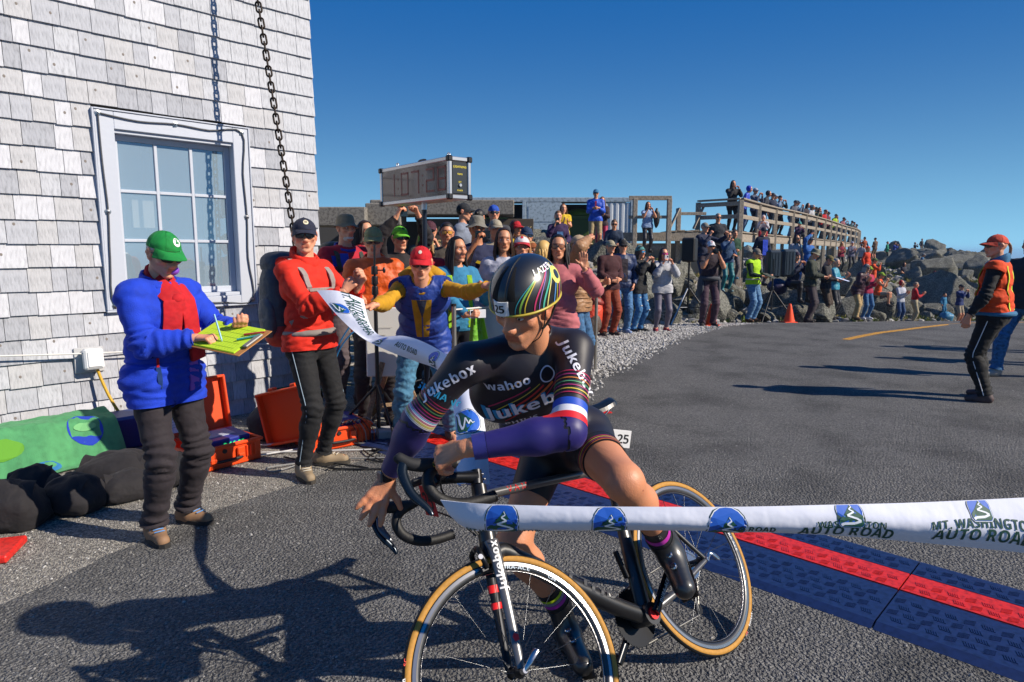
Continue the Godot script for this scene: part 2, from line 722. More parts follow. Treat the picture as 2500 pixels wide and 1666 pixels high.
func head_mb(cell: float)->MB:
	if heads.has(cell): return heads[cell]
	var f:=Field.new()
	f.cell=cell
	f.K=140.0
	f.ball(Vector3(0,0.036,-0.015),Vector3(0.076,0.092,0.097),0)
	f.ball(Vector3(0,-0.018,0.026),Vector3(0.061,0.085,0.061),0)
	for s in [-1.0,1.0]:
		f.cap(Vector3(s*0.054,-0.045,0.0),Vector3(s*0.02,-0.098,0.062),0.018,0.014,0)
		f.ball(Vector3(s*0.045,-0.012,0.056),Vector3(0.023,0.02,0.022),0)
		f.ball(Vector3(s*0.079,0.0,-0.012),Vector3(0.0075,0.032,0.02),1)
		f.cap(Vector3(s*0.08,0.022,-0.018),Vector3(s*0.084,0.008,-0.03),0.006,0.006,1)
		f.ball(Vector3(s*0.012,-0.03,0.098),Vector3(0.009,0.008,0.011),2)
		f.cap(Vector3(s*0.012,0.029,0.08),Vector3(s*0.042,0.027,0.066),0.0105,0.009,3)
	f.cap(Vector3(0,-0.1,0.066),Vector3(0,-0.1,0.07),0.018,0.016,0)
	f.cap(Vector3(0,0.018,0.083),Vector3(0,-0.023,0.106),0.008,0.0115,2)
	f.cap(Vector3(-0.019,-0.057,0.079),Vector3(0.019,-0.057,0.079),0.0085,0.0085,4)
	f.cap(Vector3(-0.015,-0.069,0.079),Vector3(0.015,-0.069,0.079),0.008,0.008,4)
	f.cap(Vector3(0,-0.06,-0.02),Vector3(0,-0.19,-0.035),0.056,0.056,0)
	f.build()
	for d in [[Vector3(-0.031,0.008,0.082),0.015,0.011],[Vector3(0.031,0.008,0.082),0.015,0.011],[Vector3(0,0.02,0.09),0.009,0.005],[Vector3(-0.012,-0.0625,0.088),0.0055,0.004],[Vector3(0.012,-0.0625,0.088),0.0055,0.004],[Vector3(0,-0.0625,0.09),0.0055,0.004],[Vector3(0,-0.084,0.085),0.012,0.004],[Vector3(-0.05,-0.05,0.055),0.018,0.005],[Vector3(0.05,-0.05,0.055),0.018,0.005],[Vector3(-0.087,0.004,-0.006),0.009,0.006],[Vector3(0.087,0.004,-0.006),0.009,0.006],[Vector3(-0.027,-0.042,0.082),0.007,0.0035],[Vector3(0.027,-0.042,0.082),0.007,0.0035]]:
		for i in f.v.size():
			var q: float=f.v[i].distance_squared_to(d[0])/(d[1]*d[1])
			if q<6.0: f.v[i]-=f.n[i]*d[2]*exp(-q)
	var m:=MB.new()
	m.v=f.v
	m.ix=f.ix
	m.col.resize(f.v.size())
	for i in f.v.size():
		var p:=f.v[i]
		var c:=Color(1,1,1)
		if f.id[i]==4 and p.z>0.079 and absf(p.y+0.063)<0.0125 and absf(p.x)<0.024: c=Color(0.84,0.60,0.56)
		elif f.id[i]==3 and p.y>0.024: c=Color(0.45,0.34,0.28)
		elif f.id[i]==2: c=Color(1.0,0.90,0.87)
		elif f.id[i]==1: c=Color(1.0,0.80,0.76)
		elif p.z>0.03 and p.y<-0.005 and p.y>-0.05 and absf(p.x)>0.03: c=Color(1.0,0.92,0.89)
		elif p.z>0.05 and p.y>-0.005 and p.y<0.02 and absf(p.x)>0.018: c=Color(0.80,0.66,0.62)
		m.col[i]=c
	heads[cell]=m
	return m
func hand_mb(pose:String,cell: float)->MB:
	var key:="%s%f"%[pose,cell]
	if hands.has(key): return hands[key]
	var f:=Field.new()
	f.cell=cell
	f.K=260.0
	f.cap(Vector3(0,-0.03,0),Vector3(0,0.012,0),0.025,0.024,0,Vector3(0,0,1),0.78)
	for k in 4:
		f.cap(Vector3(0.014-k*0.009,0.012,0),Vector3(0.030-k*0.0195,0.088-absf(k-1.2)*0.004,0.0),0.0125,0.0098,0)
	f.cap(Vector3(0.02,0.02,0.008),Vector3(0.032,0.05,0.012),0.015,0.013,0)
	var curl:={"relaxed":[18.0,28.0,18.0],"open":[2.0,6.0,4.0],"fist":[82.0,95.0,55.0],"hold":[38.0,42.0,25.0],"grip":[62.0,62.0,35.0],"spread":[-4.0,4.0,2.0],"drape":[48.0,40.0,20.0],"pinch":[50.0,55.0,30.0]}
	var c:Array=curl[pose]
	var splay:={"open":0.07,"spread":0.19,"relaxed":0.03,"drape":0.045}
	var sp: float=splay.get(pose,0.01)
	var lens:=[0.070,0.078,0.073,0.057]
	for k in 4:
		var p:=Vector3(0.030-k*0.0195,0.088-absf(k-1.2)*0.004,0.0)
		var ang:=0.0
		var side:=Vector3(sin((1.4-k)*sp),cos((1.4-k)*sp),0)
		var more:=1.0+0.12*k if pose in ["relaxed","hold","drape"] else 1.0
		for b in 3:
			ang+=deg_to_rad(c[b])*more
			var d:=side*cos(ang)+Vector3(0,0,1)*sin(ang)
			var l: float=lens[k]*[0.46,0.30,0.24][b]
			var r0: float=[0.0098,0.0090,0.0081][b]*(0.86 if k==3 else 1.0)
			f.cap(p,p+d*l,r0,r0*0.92,1+k)
			p+=d*l
	var t:=Vector3(0.032,0.042,0.008)
	var dirs:={"open":[Vector3(0.75,0.62,0.25),Vector3(0.6,0.78,0.15)],"spread":[Vector3(0.86,0.48,0.2),Vector3(0.72,0.68,0.1)],"relaxed":[Vector3(0.5,0.75,0.45),Vector3(0.25,0.9,0.35)],"fist":[Vector3(0.2,0.6,0.78),Vector3(-0.75,0.35,0.5)]}
	var dd:Array=dirs.get(pose,[Vector3(0.35,0.6,0.72),Vector3(-0.1,0.75,0.65)])
	for b in 2:
		var d:Vector3=dd[b].normalized()
		var l: float=[0.034,0.030][b]
		f.cap(t,t+d*l,[0.0115,0.0102][b],[0.0102,0.0088][b],6)
		t+=d*l
	f.build()
	var m:=MB.new()
	m.v=f.v
	m.ix=f.ix
	m.col.resize(f.v.size())
	for i in f.v.size():
		var knuckle:=clampf(1.0-absf(f.v[i].y-0.088)/0.014,0.0,1.0)
		m.col[i]=Color(1.0,0.93-0.10*knuckle,0.90-0.12*knuckle)
	hands[key]=m
	return m
func elbow(a:Vector3,t:Vector3,l1: float,l2: float,hint:Vector3)->Array:
	var d:=t-a
	var l:=minf(d.length(),(l1+l2)*0.985)
	d=d.normalized()
	var x:=(l1*l1-l2*l2+l*l)/(2.0*l)
	var hgt:=sqrt(maxf(l1*l1-x*x,0.0))
	var o:=(hint-d*hint.dot(d)).normalized()
	return [a+d*x+o*hgt,a+d*l]
func pose_of(name:String)->Dictionary:
	var P:={"R":Vector3(-0.27,0.90,0.05),"L":Vector3(0.27,0.90,0.05),"hr": "relaxed","hl": "relaxed","pr":Vector3(1,0,0),"pl":Vector3(-1,0,0),"lean":0.0,"hy":0.0,"hp":0.0}
	match name:
		"photo":P.merge({"R":Vector3(-0.10,1.46,0.26),"L":Vector3(0.10,1.46,0.26),"hr": "hold","hl": "hold","dr":Vector3(0.35,0.9,0.2),"dl":Vector3(-0.35,0.9,0.2)},true)
		"phone":P.merge({"R":Vector3(-0.12,1.44,0.30),"hr": "hold","dr":Vector3(0.3,0.9,0.2),"L":Vector3(0.14,1.06,0.24),"hl": "hold","dl":Vector3(-0.8,0.3,0.3)},true)
		"clap":P.merge({"R":Vector3(-0.06,1.24,0.30),"L":Vector3(0.06,1.22,0.30),"hr": "open","hl": "open","dr":Vector3(0.1,0.8,0.5),"dl":Vector3(-0.1,0.7,0.6)},true)
		"clasp":P.merge({"R":Vector3(-0.07,1.03,0.22),"L":Vector3(0.08,1.05,0.22),"hr": "grip","hl": "grip","dr":Vector3(0.8,-0.1,0.4),"dl":Vector3(-0.8,-0.1,0.4),"pr":Vector3(0,0.2,-1),"pl":Vector3(0,0.2,-1)},true)
		"pocket":P.merge({"R":Vector3(-0.20,0.93,0.11),"L":Vector3(0.20,0.93,0.11),"dr":Vector3(0.2,-0.9,0.3),"dl":Vector3(-0.2,-0.9,0.3)},true)
		"write":P.merge({"R":Vector3(-0.10,1.10,0.30),"L":Vector3(0.16,1.08,0.30),"hr": "pinch","hl": "hold","dr":Vector3(0.6,0.0,0.6),"dl":Vector3(-0.4,0.0,0.9),"pr":Vector3(0.3,-1,0.1),"pl":Vector3(0,1,0),"hp":0.4},true)
		"wave":P.merge({"L":Vector3(0.28,1.88,0.08),"hl": "open","dl":Vector3(0.1,1,0.1),"pl":Vector3(0,0,1)},true)
		"wave_right":P.merge({"R":Vector3(-0.24,1.72,0.12),"hr": "open","dr":Vector3(-0.1,1,0.1),"pr":Vector3(0,0,1)},true)
		"lean":P.merge({"R":Vector3(-0.20,1.12,0.36),"L":Vector3(0.18,1.12,0.36),"lean":0.28,"dr":Vector3(0.8,0,0.4),"dl":Vector3(-0.8,0,0.4),"hr": "grip","hl": "grip","pr":Vector3(0,-1,0),"pl":Vector3(0,-1,0),"hp":-0.1},true)
		"sit":P.merge({"sit":0.45,"R":Vector3(-0.12,0.72,0.36),"L":Vector3(0.12,0.72,0.36),"lean":0.18,"pr":Vector3(0,-1,0),"pl":Vector3(0,-1,0)},true)
		"sitphoto":P.merge({"sit":0.45,"R":Vector3(-0.09,1.02,0.32),"L":Vector3(0.09,1.02,0.32),"lean":0.12,"hr": "hold","hl": "hold","dr":Vector3(0.3,0.9,0.2),"dl":Vector3(-0.3,0.9,0.2)},true)
		"hips":P.merge({"R":Vector3(-0.20,1.02,0.06),"L":Vector3(0.20,1.02,0.06),"er":Vector3(-1,0,-0.3),"el":Vector3(1,0,-0.3),"dr":Vector3(0.7,-0.3,0.4),"dl":Vector3(-0.7,-0.3,0.4)},true)
	return P
func joints(h: float,p:Dictionary,female:=false)->Dictionary:
	var s:=h/1.75
	var J:={}
	var drop:=0.0
	var pel:=Vector3(0,0.95,0)
	if p.has("sit"): pel=Vector3(0,p.sit+0.10,0)
	if p.has("pel"): pel=p.pel
	drop=pel.y-0.95
	var up:=Basis(Vector3.UP,p.get("twist",0.0))*Basis(Vector3(0,0,1),p.get("roll",0.0))*Basis(Vector3.RIGHT,p.lean)
	var U:=func(q:Vector3)->Vector3: return pel+up*(q-Vector3(0,0.95,0))
	var sw:=0.165 if female else 0.185
	J.pel=pel
	J.belly=U.call(Vector3(0,1.10,0.005))
	J.chest=U.call(Vector3(0,1.30,0.0))
	J.nb=U.call(Vector3(0,1.445,-0.015))
	J.shR=U.call(Vector3(-sw,1.405,-0.012))
	J.shL=U.call(Vector3(sw,1.405,-0.012))
	var hb:Basis=up*Basis(Vector3.UP,p.hy)*Basis(Vector3.RIGHT,p.hp)
	J.hd=U.call(Vector3(0,1.555,0.005))+hb*Vector3(0,0.085,0.018)
	J.hb=hb
	J.nt=J.hd+hb*Vector3(0,-0.07,-0.02)
	var hw:=0.095
	J.hipR=pel+Vector3(-hw,-0.05,0)
	J.hipL=pel+Vector3(hw,-0.05,0)
	for q in ["R","L"]:
		var sg:=-1.0 if q=="R" else 1.0
		var low:String=q.to_lower()
		var foot:Vector3=p.get("f"+low,Vector3(sg*0.12,0,0.0))
		if p.has("sit") and not p.has("f"+low): foot=Vector3(sg*0.14,p.sit-0.42,0.46)
		var fdir:Vector3=p.get("fd"+low,Vector3(sg*0.25,0,1)).normalized()
		var ank:=foot+Vector3(0,0.085,0)-fdir*0.02
		var kn:=elbow(J["hip"+q],ank,0.43,0.425,Vector3(sg*0.1,0.3,1) if p.has("sit") else Vector3(sg*0.12,0,1))
		J["kn"+q]=kn[0]
		J["an"+q]=kn[1]
		J["he"+q]=kn[1]+Vector3(0,-0.045,0)-fdir*0.035
		J["to"+q]=kn[1]+Vector3(0,-0.052,0)+fdir*0.145
		var w:Vector3=p[q]
		var ar:=elbow(J["sh"+q],w,0.285,0.26,p.get("e"+low,Vector3(sg*0.55,-1,-0.45)))
		J["el"+q]=ar[0]
		J["wr"+q]=ar[1]
		var fd:Vector3=(J["wr"+q]-J["el"+q]).normalized()
		J["hd"+q]=p["d"+low].normalized() if p.has("d"+low) else fd
		J["pn"+q]=p["p"+low]
	for k in J:
		if J[k] is Vector3 and not k in ["hdR","hdL","pnR","pnL"]:J[k]*=s
	return J
func hand_basis(y:Vector3,palm:Vector3,s: float)->Basis:
	var z:=(palm-y*palm.dot(y)).normalized()
	return Basis(y.cross(z),y,z)*Basis.from_scale(Vector3.ONE*s)
func figure(o:Node3D,J:Dictionary,q:Dictionary)->Dictionary:
	var cell: float=q.get("cell",0.02)
	var s: float=q.get("h",1.75)/1.75
	var fat: float=q.get("fat",1.0)
	var limb: float=q.get("limb",1.0)
	var up:Vector3=(J.nb-J.pel).normalized()
	var side:Vector3=(J.shL-J.shR)
	side=(side-up*side.dot(up)).normalized()
	var fwd:=side.cross(up)
	var hs:Vector3=(J.hipL-J.hipR).normalized()
	var F:=Field.new()
	F.cell=cell
	F.K=q.get("K",70.0)
	var z:=s*fat
	F.cap(J.pel-hs*0.07*z,J.pel+hs*0.07*z,0.10*z,0.10*z,0)
	F.cap(J.hipR+(J.hipL-J.hipR)*0.1,J.hipL+(J.hipR-J.hipL)*0.1,0.092*z,0.092*z,0)
	F.cap(J.belly-side*0.062*z,J.belly+side*0.062*z,0.093*z,0.093*z,1)
	F.cap(J.belly,J.pel,0.118*z,0.118*z,1,fwd,0.86)
	F.cap(J.chest-side*0.085*s,J.chest+side*0.085*s,0.098*s,0.098*s,2)
	F.cap(J.chest+up*0.04*s,J.belly,0.135*s,0.120*z,2,fwd,0.76)
	F.cap(J.nb-up*0.02*s-side*0.03,J.shR-(J.shR-J.nb).normalized()*0.02,0.060*s,0.056*s,3)
	F.cap(J.nb-up*0.02*s+side*0.03,J.shL-(J.shL-J.nb).normalized()*0.02,0.060*s,0.056*s,4)
	F.cap(J.nb-up*0.02*s,J.nt,0.058*s,0.053*s,5)
	var lr:=s*limb
	for k in 2:
		var w:String=["R","L"][k]
		F.cap(J["sh"+w],J["el"+w],0.051*lr,0.041*lr,6+k)
		var mid:Vector3=J["el"+w].lerp(J["wr"+w],0.3)
		F.cap(J["el"+w],mid,0.039*lr,0.041*lr,8+k)
		F.cap(mid,J["wr"+w],0.040*lr,0.0265*s,8+k)
		F.cap(J["hip"+w],J["kn"+w],0.086*lr,0.056*lr,10+k)
		var calf:Vector3=J["kn"+w].lerp(J["an"+w],0.3)
		var bk:Vector3=J.get("cb"+w,Vector3.ZERO)
		F.cap(J["kn"+w],calf+bk,0.053*lr,0.054*lr,12+k)
		F.cap(calf+bk,J["an"+w],0.054*lr,0.036*s,12+k)
		F.cap(J["he"+w],J["to"+w],0.040*s,0.032*s,14+k)
		F.cap(J["an"+w],J["he"+w].lerp(J["to"+w],0.35),0.037*s,0.036*s,14+k)
	for e in q.get("more",[]):F.cap(e[0],e[1],e[2],e[3],e[4])
	F.build()
	F.relax()
	F.normals()
	var nv:=F.v.size()
	var seg:=func(a:Vector3,b:Vector3,p:Vector3)->float: return (p-a).dot(b-a)/(b-a).length_squared()
	var body:=MB.new()
	body.v=F.v.duplicate()
	body.ix=F.ix.duplicate()
	body.col.resize(nv)
	body.col.fill(Color(1,0.96,0.94))
	var hx_:Transform3D=Transform3D(J.hb*Basis.from_scale(Vector3.ONE*(0.93*lerpf(s,1.0,0.6))*q.get("hscale",Vector3.ONE)),J.hd)
	var hm:=head_mb(q.get("hcell",0.005 if cell<=0.012 else (0.008 if cell<0.022 else 0.013)))
	append_to(body,hm,hx_)
	var hc: float=q.get("handcell",0.0045 if cell<=0.012 else (0.006 if cell<0.022 else 0.0095))
	var hxf:={}
	for w in ["R","L"]:
		var b:=hand_basis(J["hd"+w],J["pn"+w],s*0.98)
		var xf:=Transform3D(b,J["wr"+w])
		if w=="L": xf=Transform3D(Basis(-b.x,b.y,b.z),J["wr"+w])
		hxf[w]=xf
		append_to(body,hand_mb(J.get("hand"+w,q.get("hand"+w,"relaxed")),hc),xf,w=="L")
	part("body",body.mesh(false),q.skin,o)
	var hem: float=q.get("hem",0.86)*s
	var base:Vector3=J.pel-up*0.95*s
	for g in q.get("clothes",[]):
		var kind:String=g[0]
		var m:Material=g[1]
		var lo: float=g[2] if g.size()>2 else 0.010
		var G:=PackedFloat32Array()
		var O:=PackedFloat32Array()
		G.resize(nv)
		O.resize(nv)
		var e:Dictionary=g[3] if g.size()>3 else {}
		var hem_y: float=e.get("hem",0.86)*s
		var cuff: float=e.get("cuff",0.93)
		var col_h: float=e.get("collar",0.30)
		var wave: float=e.get("wave",0.0035) if cell<0.022 else 0.0
		var fold: float=e.get("fold",0.0055) if cell<0.022 else 0.0
		for i in nv:
			var p:=F.v[i]
			var w:=F.id[i]
			var y:=(p-base).dot(up)
			var r:=-1.0
			var o_:=lo
			match kind:
				"jacket","tee","vest":
					if w==0 or w==1: r=y-hem_y
					elif w==10 or w==11:
						var k:String=["R","L"][w-10]
						r=minf(y-hem_y,(0.34-seg.call(J["hip"+k],J["kn"+k],p))*0.42)
					elif w==2: r=0.1
					elif w==3 or w==4: r=0.1
					elif w==5:
						r=(col_h-seg.call(J.nb,J.nt,p))*0.12
						o_=lo*0.7+e.get("stand",0.004)
					elif w==6 or w==7:
						var k:String=["R","L"][w-6]
						if kind=="jacket": r=0.1
						elif kind=="tee": r=(e.get("sleeve",0.55)-seg.call(J["sh"+k],J["el"+k],p))*0.28
						else: r=(0.06-seg.call(J["sh"+k],J["el"+k],p))*0.28
					elif (w==8 or w==9) and kind=="jacket":
						var k:String=["R","L"][w-8]
						var t: float=seg.call(J["el"+k],J["wr"+k],p)
						r=(cuff-t)*0.26
						if t>0.6: o_=lo*lerpf(1.0,e.get("cuffoff",0.8),(t-0.6)/0.4)
					if w<=1 or w>=10: o_=lo*e.get("flare",1.25)
				"trousers","shorts":
					if w==0 or w==1: r=1.02*s-y
					elif w==10 or w==11:
						var k:String=["R","L"][w-10]
						r=0.1 if kind=="trousers" else (e.get("leg",0.85)-seg.call(J["hip"+k],J["kn"+k],p))*0.42
					elif (w==12 or w==13) and kind=="trousers":
						var k:String=["R","L"][w-12]
						var t: float=seg.call(J["kn"+k],J["an"+k],p)
						r=(e.get("ankle",1.02)-t)*0.42
						o_=lo*lerpf(1.0,e.get("bell",1.5),clampf(t,0.0,1.0))
					elif (w==14 or w==15) and kind=="trousers":
						var k:String=["R","L"][w-14]
						r=minf(e.get("ankle",1.02)-seg.call(J["kn"+k],J["an"+k],p),0.06-(p-J["an"+k]).dot((J["to"+k]-J["he"+k]).normalized()))*0.42
						o_=lo*e.get("bell",1.5)
				"shoes":
					if w==14 or w==15: r=0.1
					if w>=12:
						var k:String=["R","L"][w%2]
						r=(seg.call(J["kn"+k],J["an"+k],p)-e.get("top",0.93))*0.42
					if w%2!=e.get("side",w%2): r=-1.0
				"socks":
					if w>=12:
						var k:String=["R","L"][w%2]
						r=(seg.call(J["kn"+k],J["an"+k],p)-e.get("top",0.8))*0.42
					if w%2!=e.get("side",w%2): r=-1.0
				"band":
					if w==e.limb:
						var k:String=["R","L"][w%2]
						var ab:Array=[J["sh"+k],J["el"+k]] if w<8 else ([J["el"+k],J["wr"+k]] if w<10 else ([J["hip"+k],J["kn"+k]] if w<12 else [J["kn"+k],J["an"+k]]))
						var t: float=seg.call(ab[0],ab[1],p)
						r=minf(t-e.t0,e.t1-t)*ab[0].distance_to(ab[1])
			G[i]=r
			if fold>0.0 and r>0.0:
				var bell:=0.0
				var ph:=0.0
				if w>=6 and w<=13:
					var k:String=["R","L"][w%2]
					var ja:Vector3=J[["sh","el","hip","kn"][(w-6)/2]+k]
					var jb:Vector3=J[["el","wr","kn","an"][(w-6)/2]+k]
					var t: float=seg.call(ja,jb,p)
					ph=t*ja.distance_to(jb)+(0.3 if w%4<2 else 0.0)
					match (w-6)/2:
						0: bell=exp(-pow((t-1.0)/0.35,2.0))+0.4*exp(-pow(t/0.25,2.0))
						1: bell=exp(-pow(t/0.35,2.0))+0.9*exp(-pow((t-0.95)/0.3,2.0))
						2: bell=exp(-pow((t-1.0)/0.25,2.0))+0.6*exp(-pow(t/0.3,2.0))
						3: bell=0.7*exp(-pow(t/0.25,2.0))+exp(-pow((t-1.0)/0.35,2.0))
				elif w==1 or w==0:
					bell=0.8*exp(-pow((y/s-1.0)/0.13,2.0))
					ph=y
				var n3:=wr.get_noise_3d(p.x*500.0+s*300.0,p.y*380.0,p.z*500.0)
				o_+=fold*bell*sin(ph*TAU/maxf(0.05,cell*4.2)+6.0*n3)
			if wave>0.0:
				var pq:Vector3=p+J.pel
				o_+=wave*(0.5+1.3*(wr.get_noise_3d(p.x*420.0,p.y*1000.0,p.z*420.0+s*777.0)+0.5*wr.get_noise_3d(p.x*1300.0,p.y*900.0,p.z*1300.0)))
			O[i]=maxf(o_,0.003)
		var mb:=cut(F.v,F.n,F.ix,G,O)
		if mb.v.size()>0:
			var called:String=e.get("name",{"jacket": "jacket","tee": "shirt","vest": "vest","trousers": "trousers","shorts": "shorts","shoes": "shoe","socks": "sock","band": "band"}[kind])
			part(called,mb.mesh(false),m,o)
	return {"F":F,"head": hx_,"hands": hxf,"up": up,"side": side,"fwd": fwd,"s": s,"base": base}
func wear_mesh(what:String)->ArrayMesh:
	if wear.has(what): return wear[what]
	var m:=MB.new()
	var c:=Vector3(0,0.038,-0.013)
	match what:
		"cap_crown":
			m.ball(c,Vector3(0.084,0.094,0.106),10,24,Basis(Vector3.RIGHT,-0.1),2.0,90.0)
			m.ball(c+Vector3(0,0.094,0.009),Vector3(0.007,0.005,0.007),4,8)
			for k in 6:
				var pts:=[]
				var rad:=[]
				for i in 9:
					var a:=deg_to_rad(6.0+84.0*i/8.0)
					var b:=TAU*k/6.0+TAU/12.0
					pts.append(c+Basis(Vector3.RIGHT,-0.1)*Vector3(sin(b)*cos(a)*0.0845,sin(a)*0.0945,cos(b)*cos(a)*0.1065))
					rad.append(0.0012)
				m.tube(pts,rad,4,false)
		"cap_brim","cap_brim_back":
			var f:=func(u: float,w: float)->Vector3:
				var a:=(u-0.5)*2.3
				var i:=c+Vector3(sin(a)*0.084,0.012-0.004*cos(a),cos(a)*0.104)
				var k:=1.0-pow(absf(u*2.0-1.0),2.6)
				return i+Vector3(sin(a)*0.012*w,-0.010*w-0.030*w*pow(absf(u*2.0-1.0),2.0)-0.012*w*w,0.072*w*k)
			m.slab(16,5,f,func(u,w): return Vector3(0,1,0.2),0.004)
		"bucket":
			var pr:=[]
			for k in [[0.128,0.002],[0.124,0.005],[0.100,0.022],[0.089,0.040],[0.086,0.070],[0.080,0.098],[0.066,0.116],[0.035,0.124],[0.001,0.126]]: pr.append(Vector2(k[0],k[1]))
			m.lathe(pr,28,Transform3D(Basis(Vector3.RIGHT,-0.05)*Basis.from_scale(Vector3(0.98,1.05,1.16)),Vector3(0,0.012,-0.008)))
			var k0:=m.v.size()
			for i in k0:
				var p:=m.v[i]
				if p.y<0.05: m.v[i]=p+Vector3(0,0.010*sin(p.x*40.0+p.z*17.0)*clampf((0.05-p.y)*30.0,0.0,1.0),0)
		"beanie":
			m.ball(Vector3(0,0.03,-0.015),Vector3(0.086,0.112,0.107),12,26,Basis(Vector3.RIGHT,-0.22),2.0,90.0)
			m.tube(ring(Vector3(0,0.036,-0.015),0.087,0.108,28,-0.22),0.011,6,false)
		"hood":
			m.ball(Vector3(0,0.02,-0.03),Vector3(0.100,0.128,0.112),12,22,Basis(Vector3.RIGHT,-0.5),-60.0,90.0)
			for i in m.v.size():
				if m.v[i].z>0.045: m.v[i].z=0.045+(m.v[i].z-0.045)*0.25
		"visor_band":
			m.tube(ring(Vector3(0,0.045,-0.013),0.084,0.104,28,-0.1),0.012,6,false,0.4)
		"lens":
			for s in [-1.0,1.0]:
				var f:=func(u: float,w: float)->Vector3:
					var a:=u*TAU
					var x:=signf(cos(a))*pow(absf(cos(a)),0.7)*0.0275*w
					var y:=signf(sin(a))*pow(absf(sin(a)),0.75)*0.0195*w
					var px: float=s*0.034+x
					return Vector3(px,0.010+y,0.104-px*px*6.5-y*y*3.0)
				m.slab(20,2,f,func(u,w): return Vector3(0,0,1),0.003)
		"frame":
			for s in [-1.0,1.0]:
				var pts:=[]
				for i in 20:
					var a:=TAU*i/20.0
					var x:=signf(cos(a))*pow(absf(cos(a)),0.7)*0.0285
					var y:=signf(sin(a))*pow(absf(sin(a)),0.75)*0.0205
					var px: float=s*0.034+x
					pts.append(Vector3(px,0.010+y,0.104-px*px*6.5-y*y*3.0))
				m.loop(pts,0.0026,5)
				m.tube([Vector3(s*0.061,0.016,0.080),Vector3(s*0.078,0.016,0.045),Vector3(s*0.081,0.016,0.0),Vector3(s*0.080,0.004,-0.025)],0.0028,5)
			m.tube([Vector3(-0.008,0.014,0.104),Vector3(0,0.016,0.1065),Vector3(0.008,0.014,0.104)],0.0026,5)
		"eyes":
			for s in [-1.0,1.0]:
				m.ball(Vector3(s*0.031,0.007,0.0735),Vector3(0.0125,0.0065,0.0105),6,10)
			while m.col.size()<m.v.size(): m.col.append(Color(0.75,0.73,0.70))
			for s in [-1.0,1.0]:
				m.ball(Vector3(s*0.031,0.007,0.0795),Vector3(0.0058,0.0056,0.0052),6,10)
			while m.col.size()<m.v.size(): m.col.append(Color(0.035,0.02,0.012))
		"short_hair","bald_hair":
			m.ball(Vector3(0,0.036,-0.015),Vector3(0.0805,0.097,0.102),22,36)
			for i in m.v.size():
				var p:=m.v[i]
				var yl:=0.0
				if p.z>0.03: yl=lerpf(0.05,0.086,clampf((p.z-0.03)/0.05,0.0,1.0))
				elif p.z>-0.005: yl=lerpf(0.0,0.05,(p.z+0.005)/0.035)
				else: yl=lerpf(0.0,-0.066,clampf((-p.z-0.005)/0.06,0.0,1.0))
				if what=="bald_hair" and p.y>0.06: yl=0.3
				var k:=smoothstep(-0.004,0.012,p.y-yl)
				var c0:=Vector3(0,0.036,-0.015)
				m.v[i]=c0+(p-c0)*lerpf(0.88,1.035+0.05*absf(wr.get_noise_3d(p.x*6000.0,p.y*2500.0,p.z*6000.0)),k)
		"long_hair","tail","bob":
			var r2:=RandomNumberGenerator.new()
			r2.seed=77
			var n:=46 if what!="tail" else 16
			for k in n:
				var a:=lerpf(-2.05,2.05,float(k)/(n-1))+r2.randf_range(-0.05,0.05)
				var dir:=Vector3(sin(a),0,-cos(a))
				var len:=(r2.randf_range(0.24,0.31) if what=="long_hair" else r2.randf_range(0.12,0.15))
				var pts:=[]
				var rad:=[]
				if what=="tail":
					for i in 6:
						var t:=i/5.0
						pts.append(Vector3(r2.randf_range(-0.012,0.012)*(1.0+t),0.05-0.02*t-0.16*t*t,-0.105-0.05*sin(t*2.2)))
						rad.append(lerpf(0.012,0.004,t))
				else:
					for i in 7:
						var t:=i/6.0
						var y:=lerpf(0.09,0.0,minf(t*2.2,1.0))-maxf(t-0.45,0.0)/0.55*len
						var rr:=lerpf(0.055,0.088,minf(t*2.2,1.0))+r2.randf_range(-0.003,0.004)+0.006*sin(t*7.0+k*1.7)*t
						var bulge:=1.15 if y<-0.1 else 1.0
						pts.append(Vector3(dir.x*rr*bulge*1.0,y,-0.012+dir.z*rr*1.18))
						rad.append(lerpf(0.015,0.007,t)+r2.randf_range(0.0,0.003))
				m.tube(pts,rad,6,true)
			if what!="tail":
				m.ball(Vector3(0,0.04,-0.017),Vector3(0.084,0.096,0.104),10,22,Basis(Vector3.RIGHT,-0.75),5.0,90.0)
		"bun":
			m.ball(Vector3(0,0.06,-0.125),Vector3(0.035,0.035,0.03),8,12)
		"beard":
			m.ball(Vector3(0,-0.088,0.038),Vector3(0.050,0.036,0.050),12,20)
			for i in m.v.size():
				var p:=m.v[i]
				p+=Vector3(1,1,1)*wr.get_noise_3d(p.x*5000.0,p.y*5000.0,p.z*5000.0)*0.004
				if p.y>-0.078 and p.z>0.06: p.z-=0.02
				m.v[i]=p
	wear[what]=m.mesh(what=="long_hair_flat")
	return wear[what]
func ring(c:Vector3,rx: float,rz: float,n: int,tilt: float)->Array:
	var out:=[]
	for i in n+1:
		var a:=TAU*i/n
		out.append(c+Basis(Vector3.RIGHT,tilt)*Vector3(sin(a)*rx,0,cos(a)*rz))
	return out
func put_on(o:Node3D,called:String,what:String,m:Material,xf:Transform3D)->MeshInstance3D:
	var p:=part(called,wear_mesh(what),m,o)
	p.transform=xf
	return p
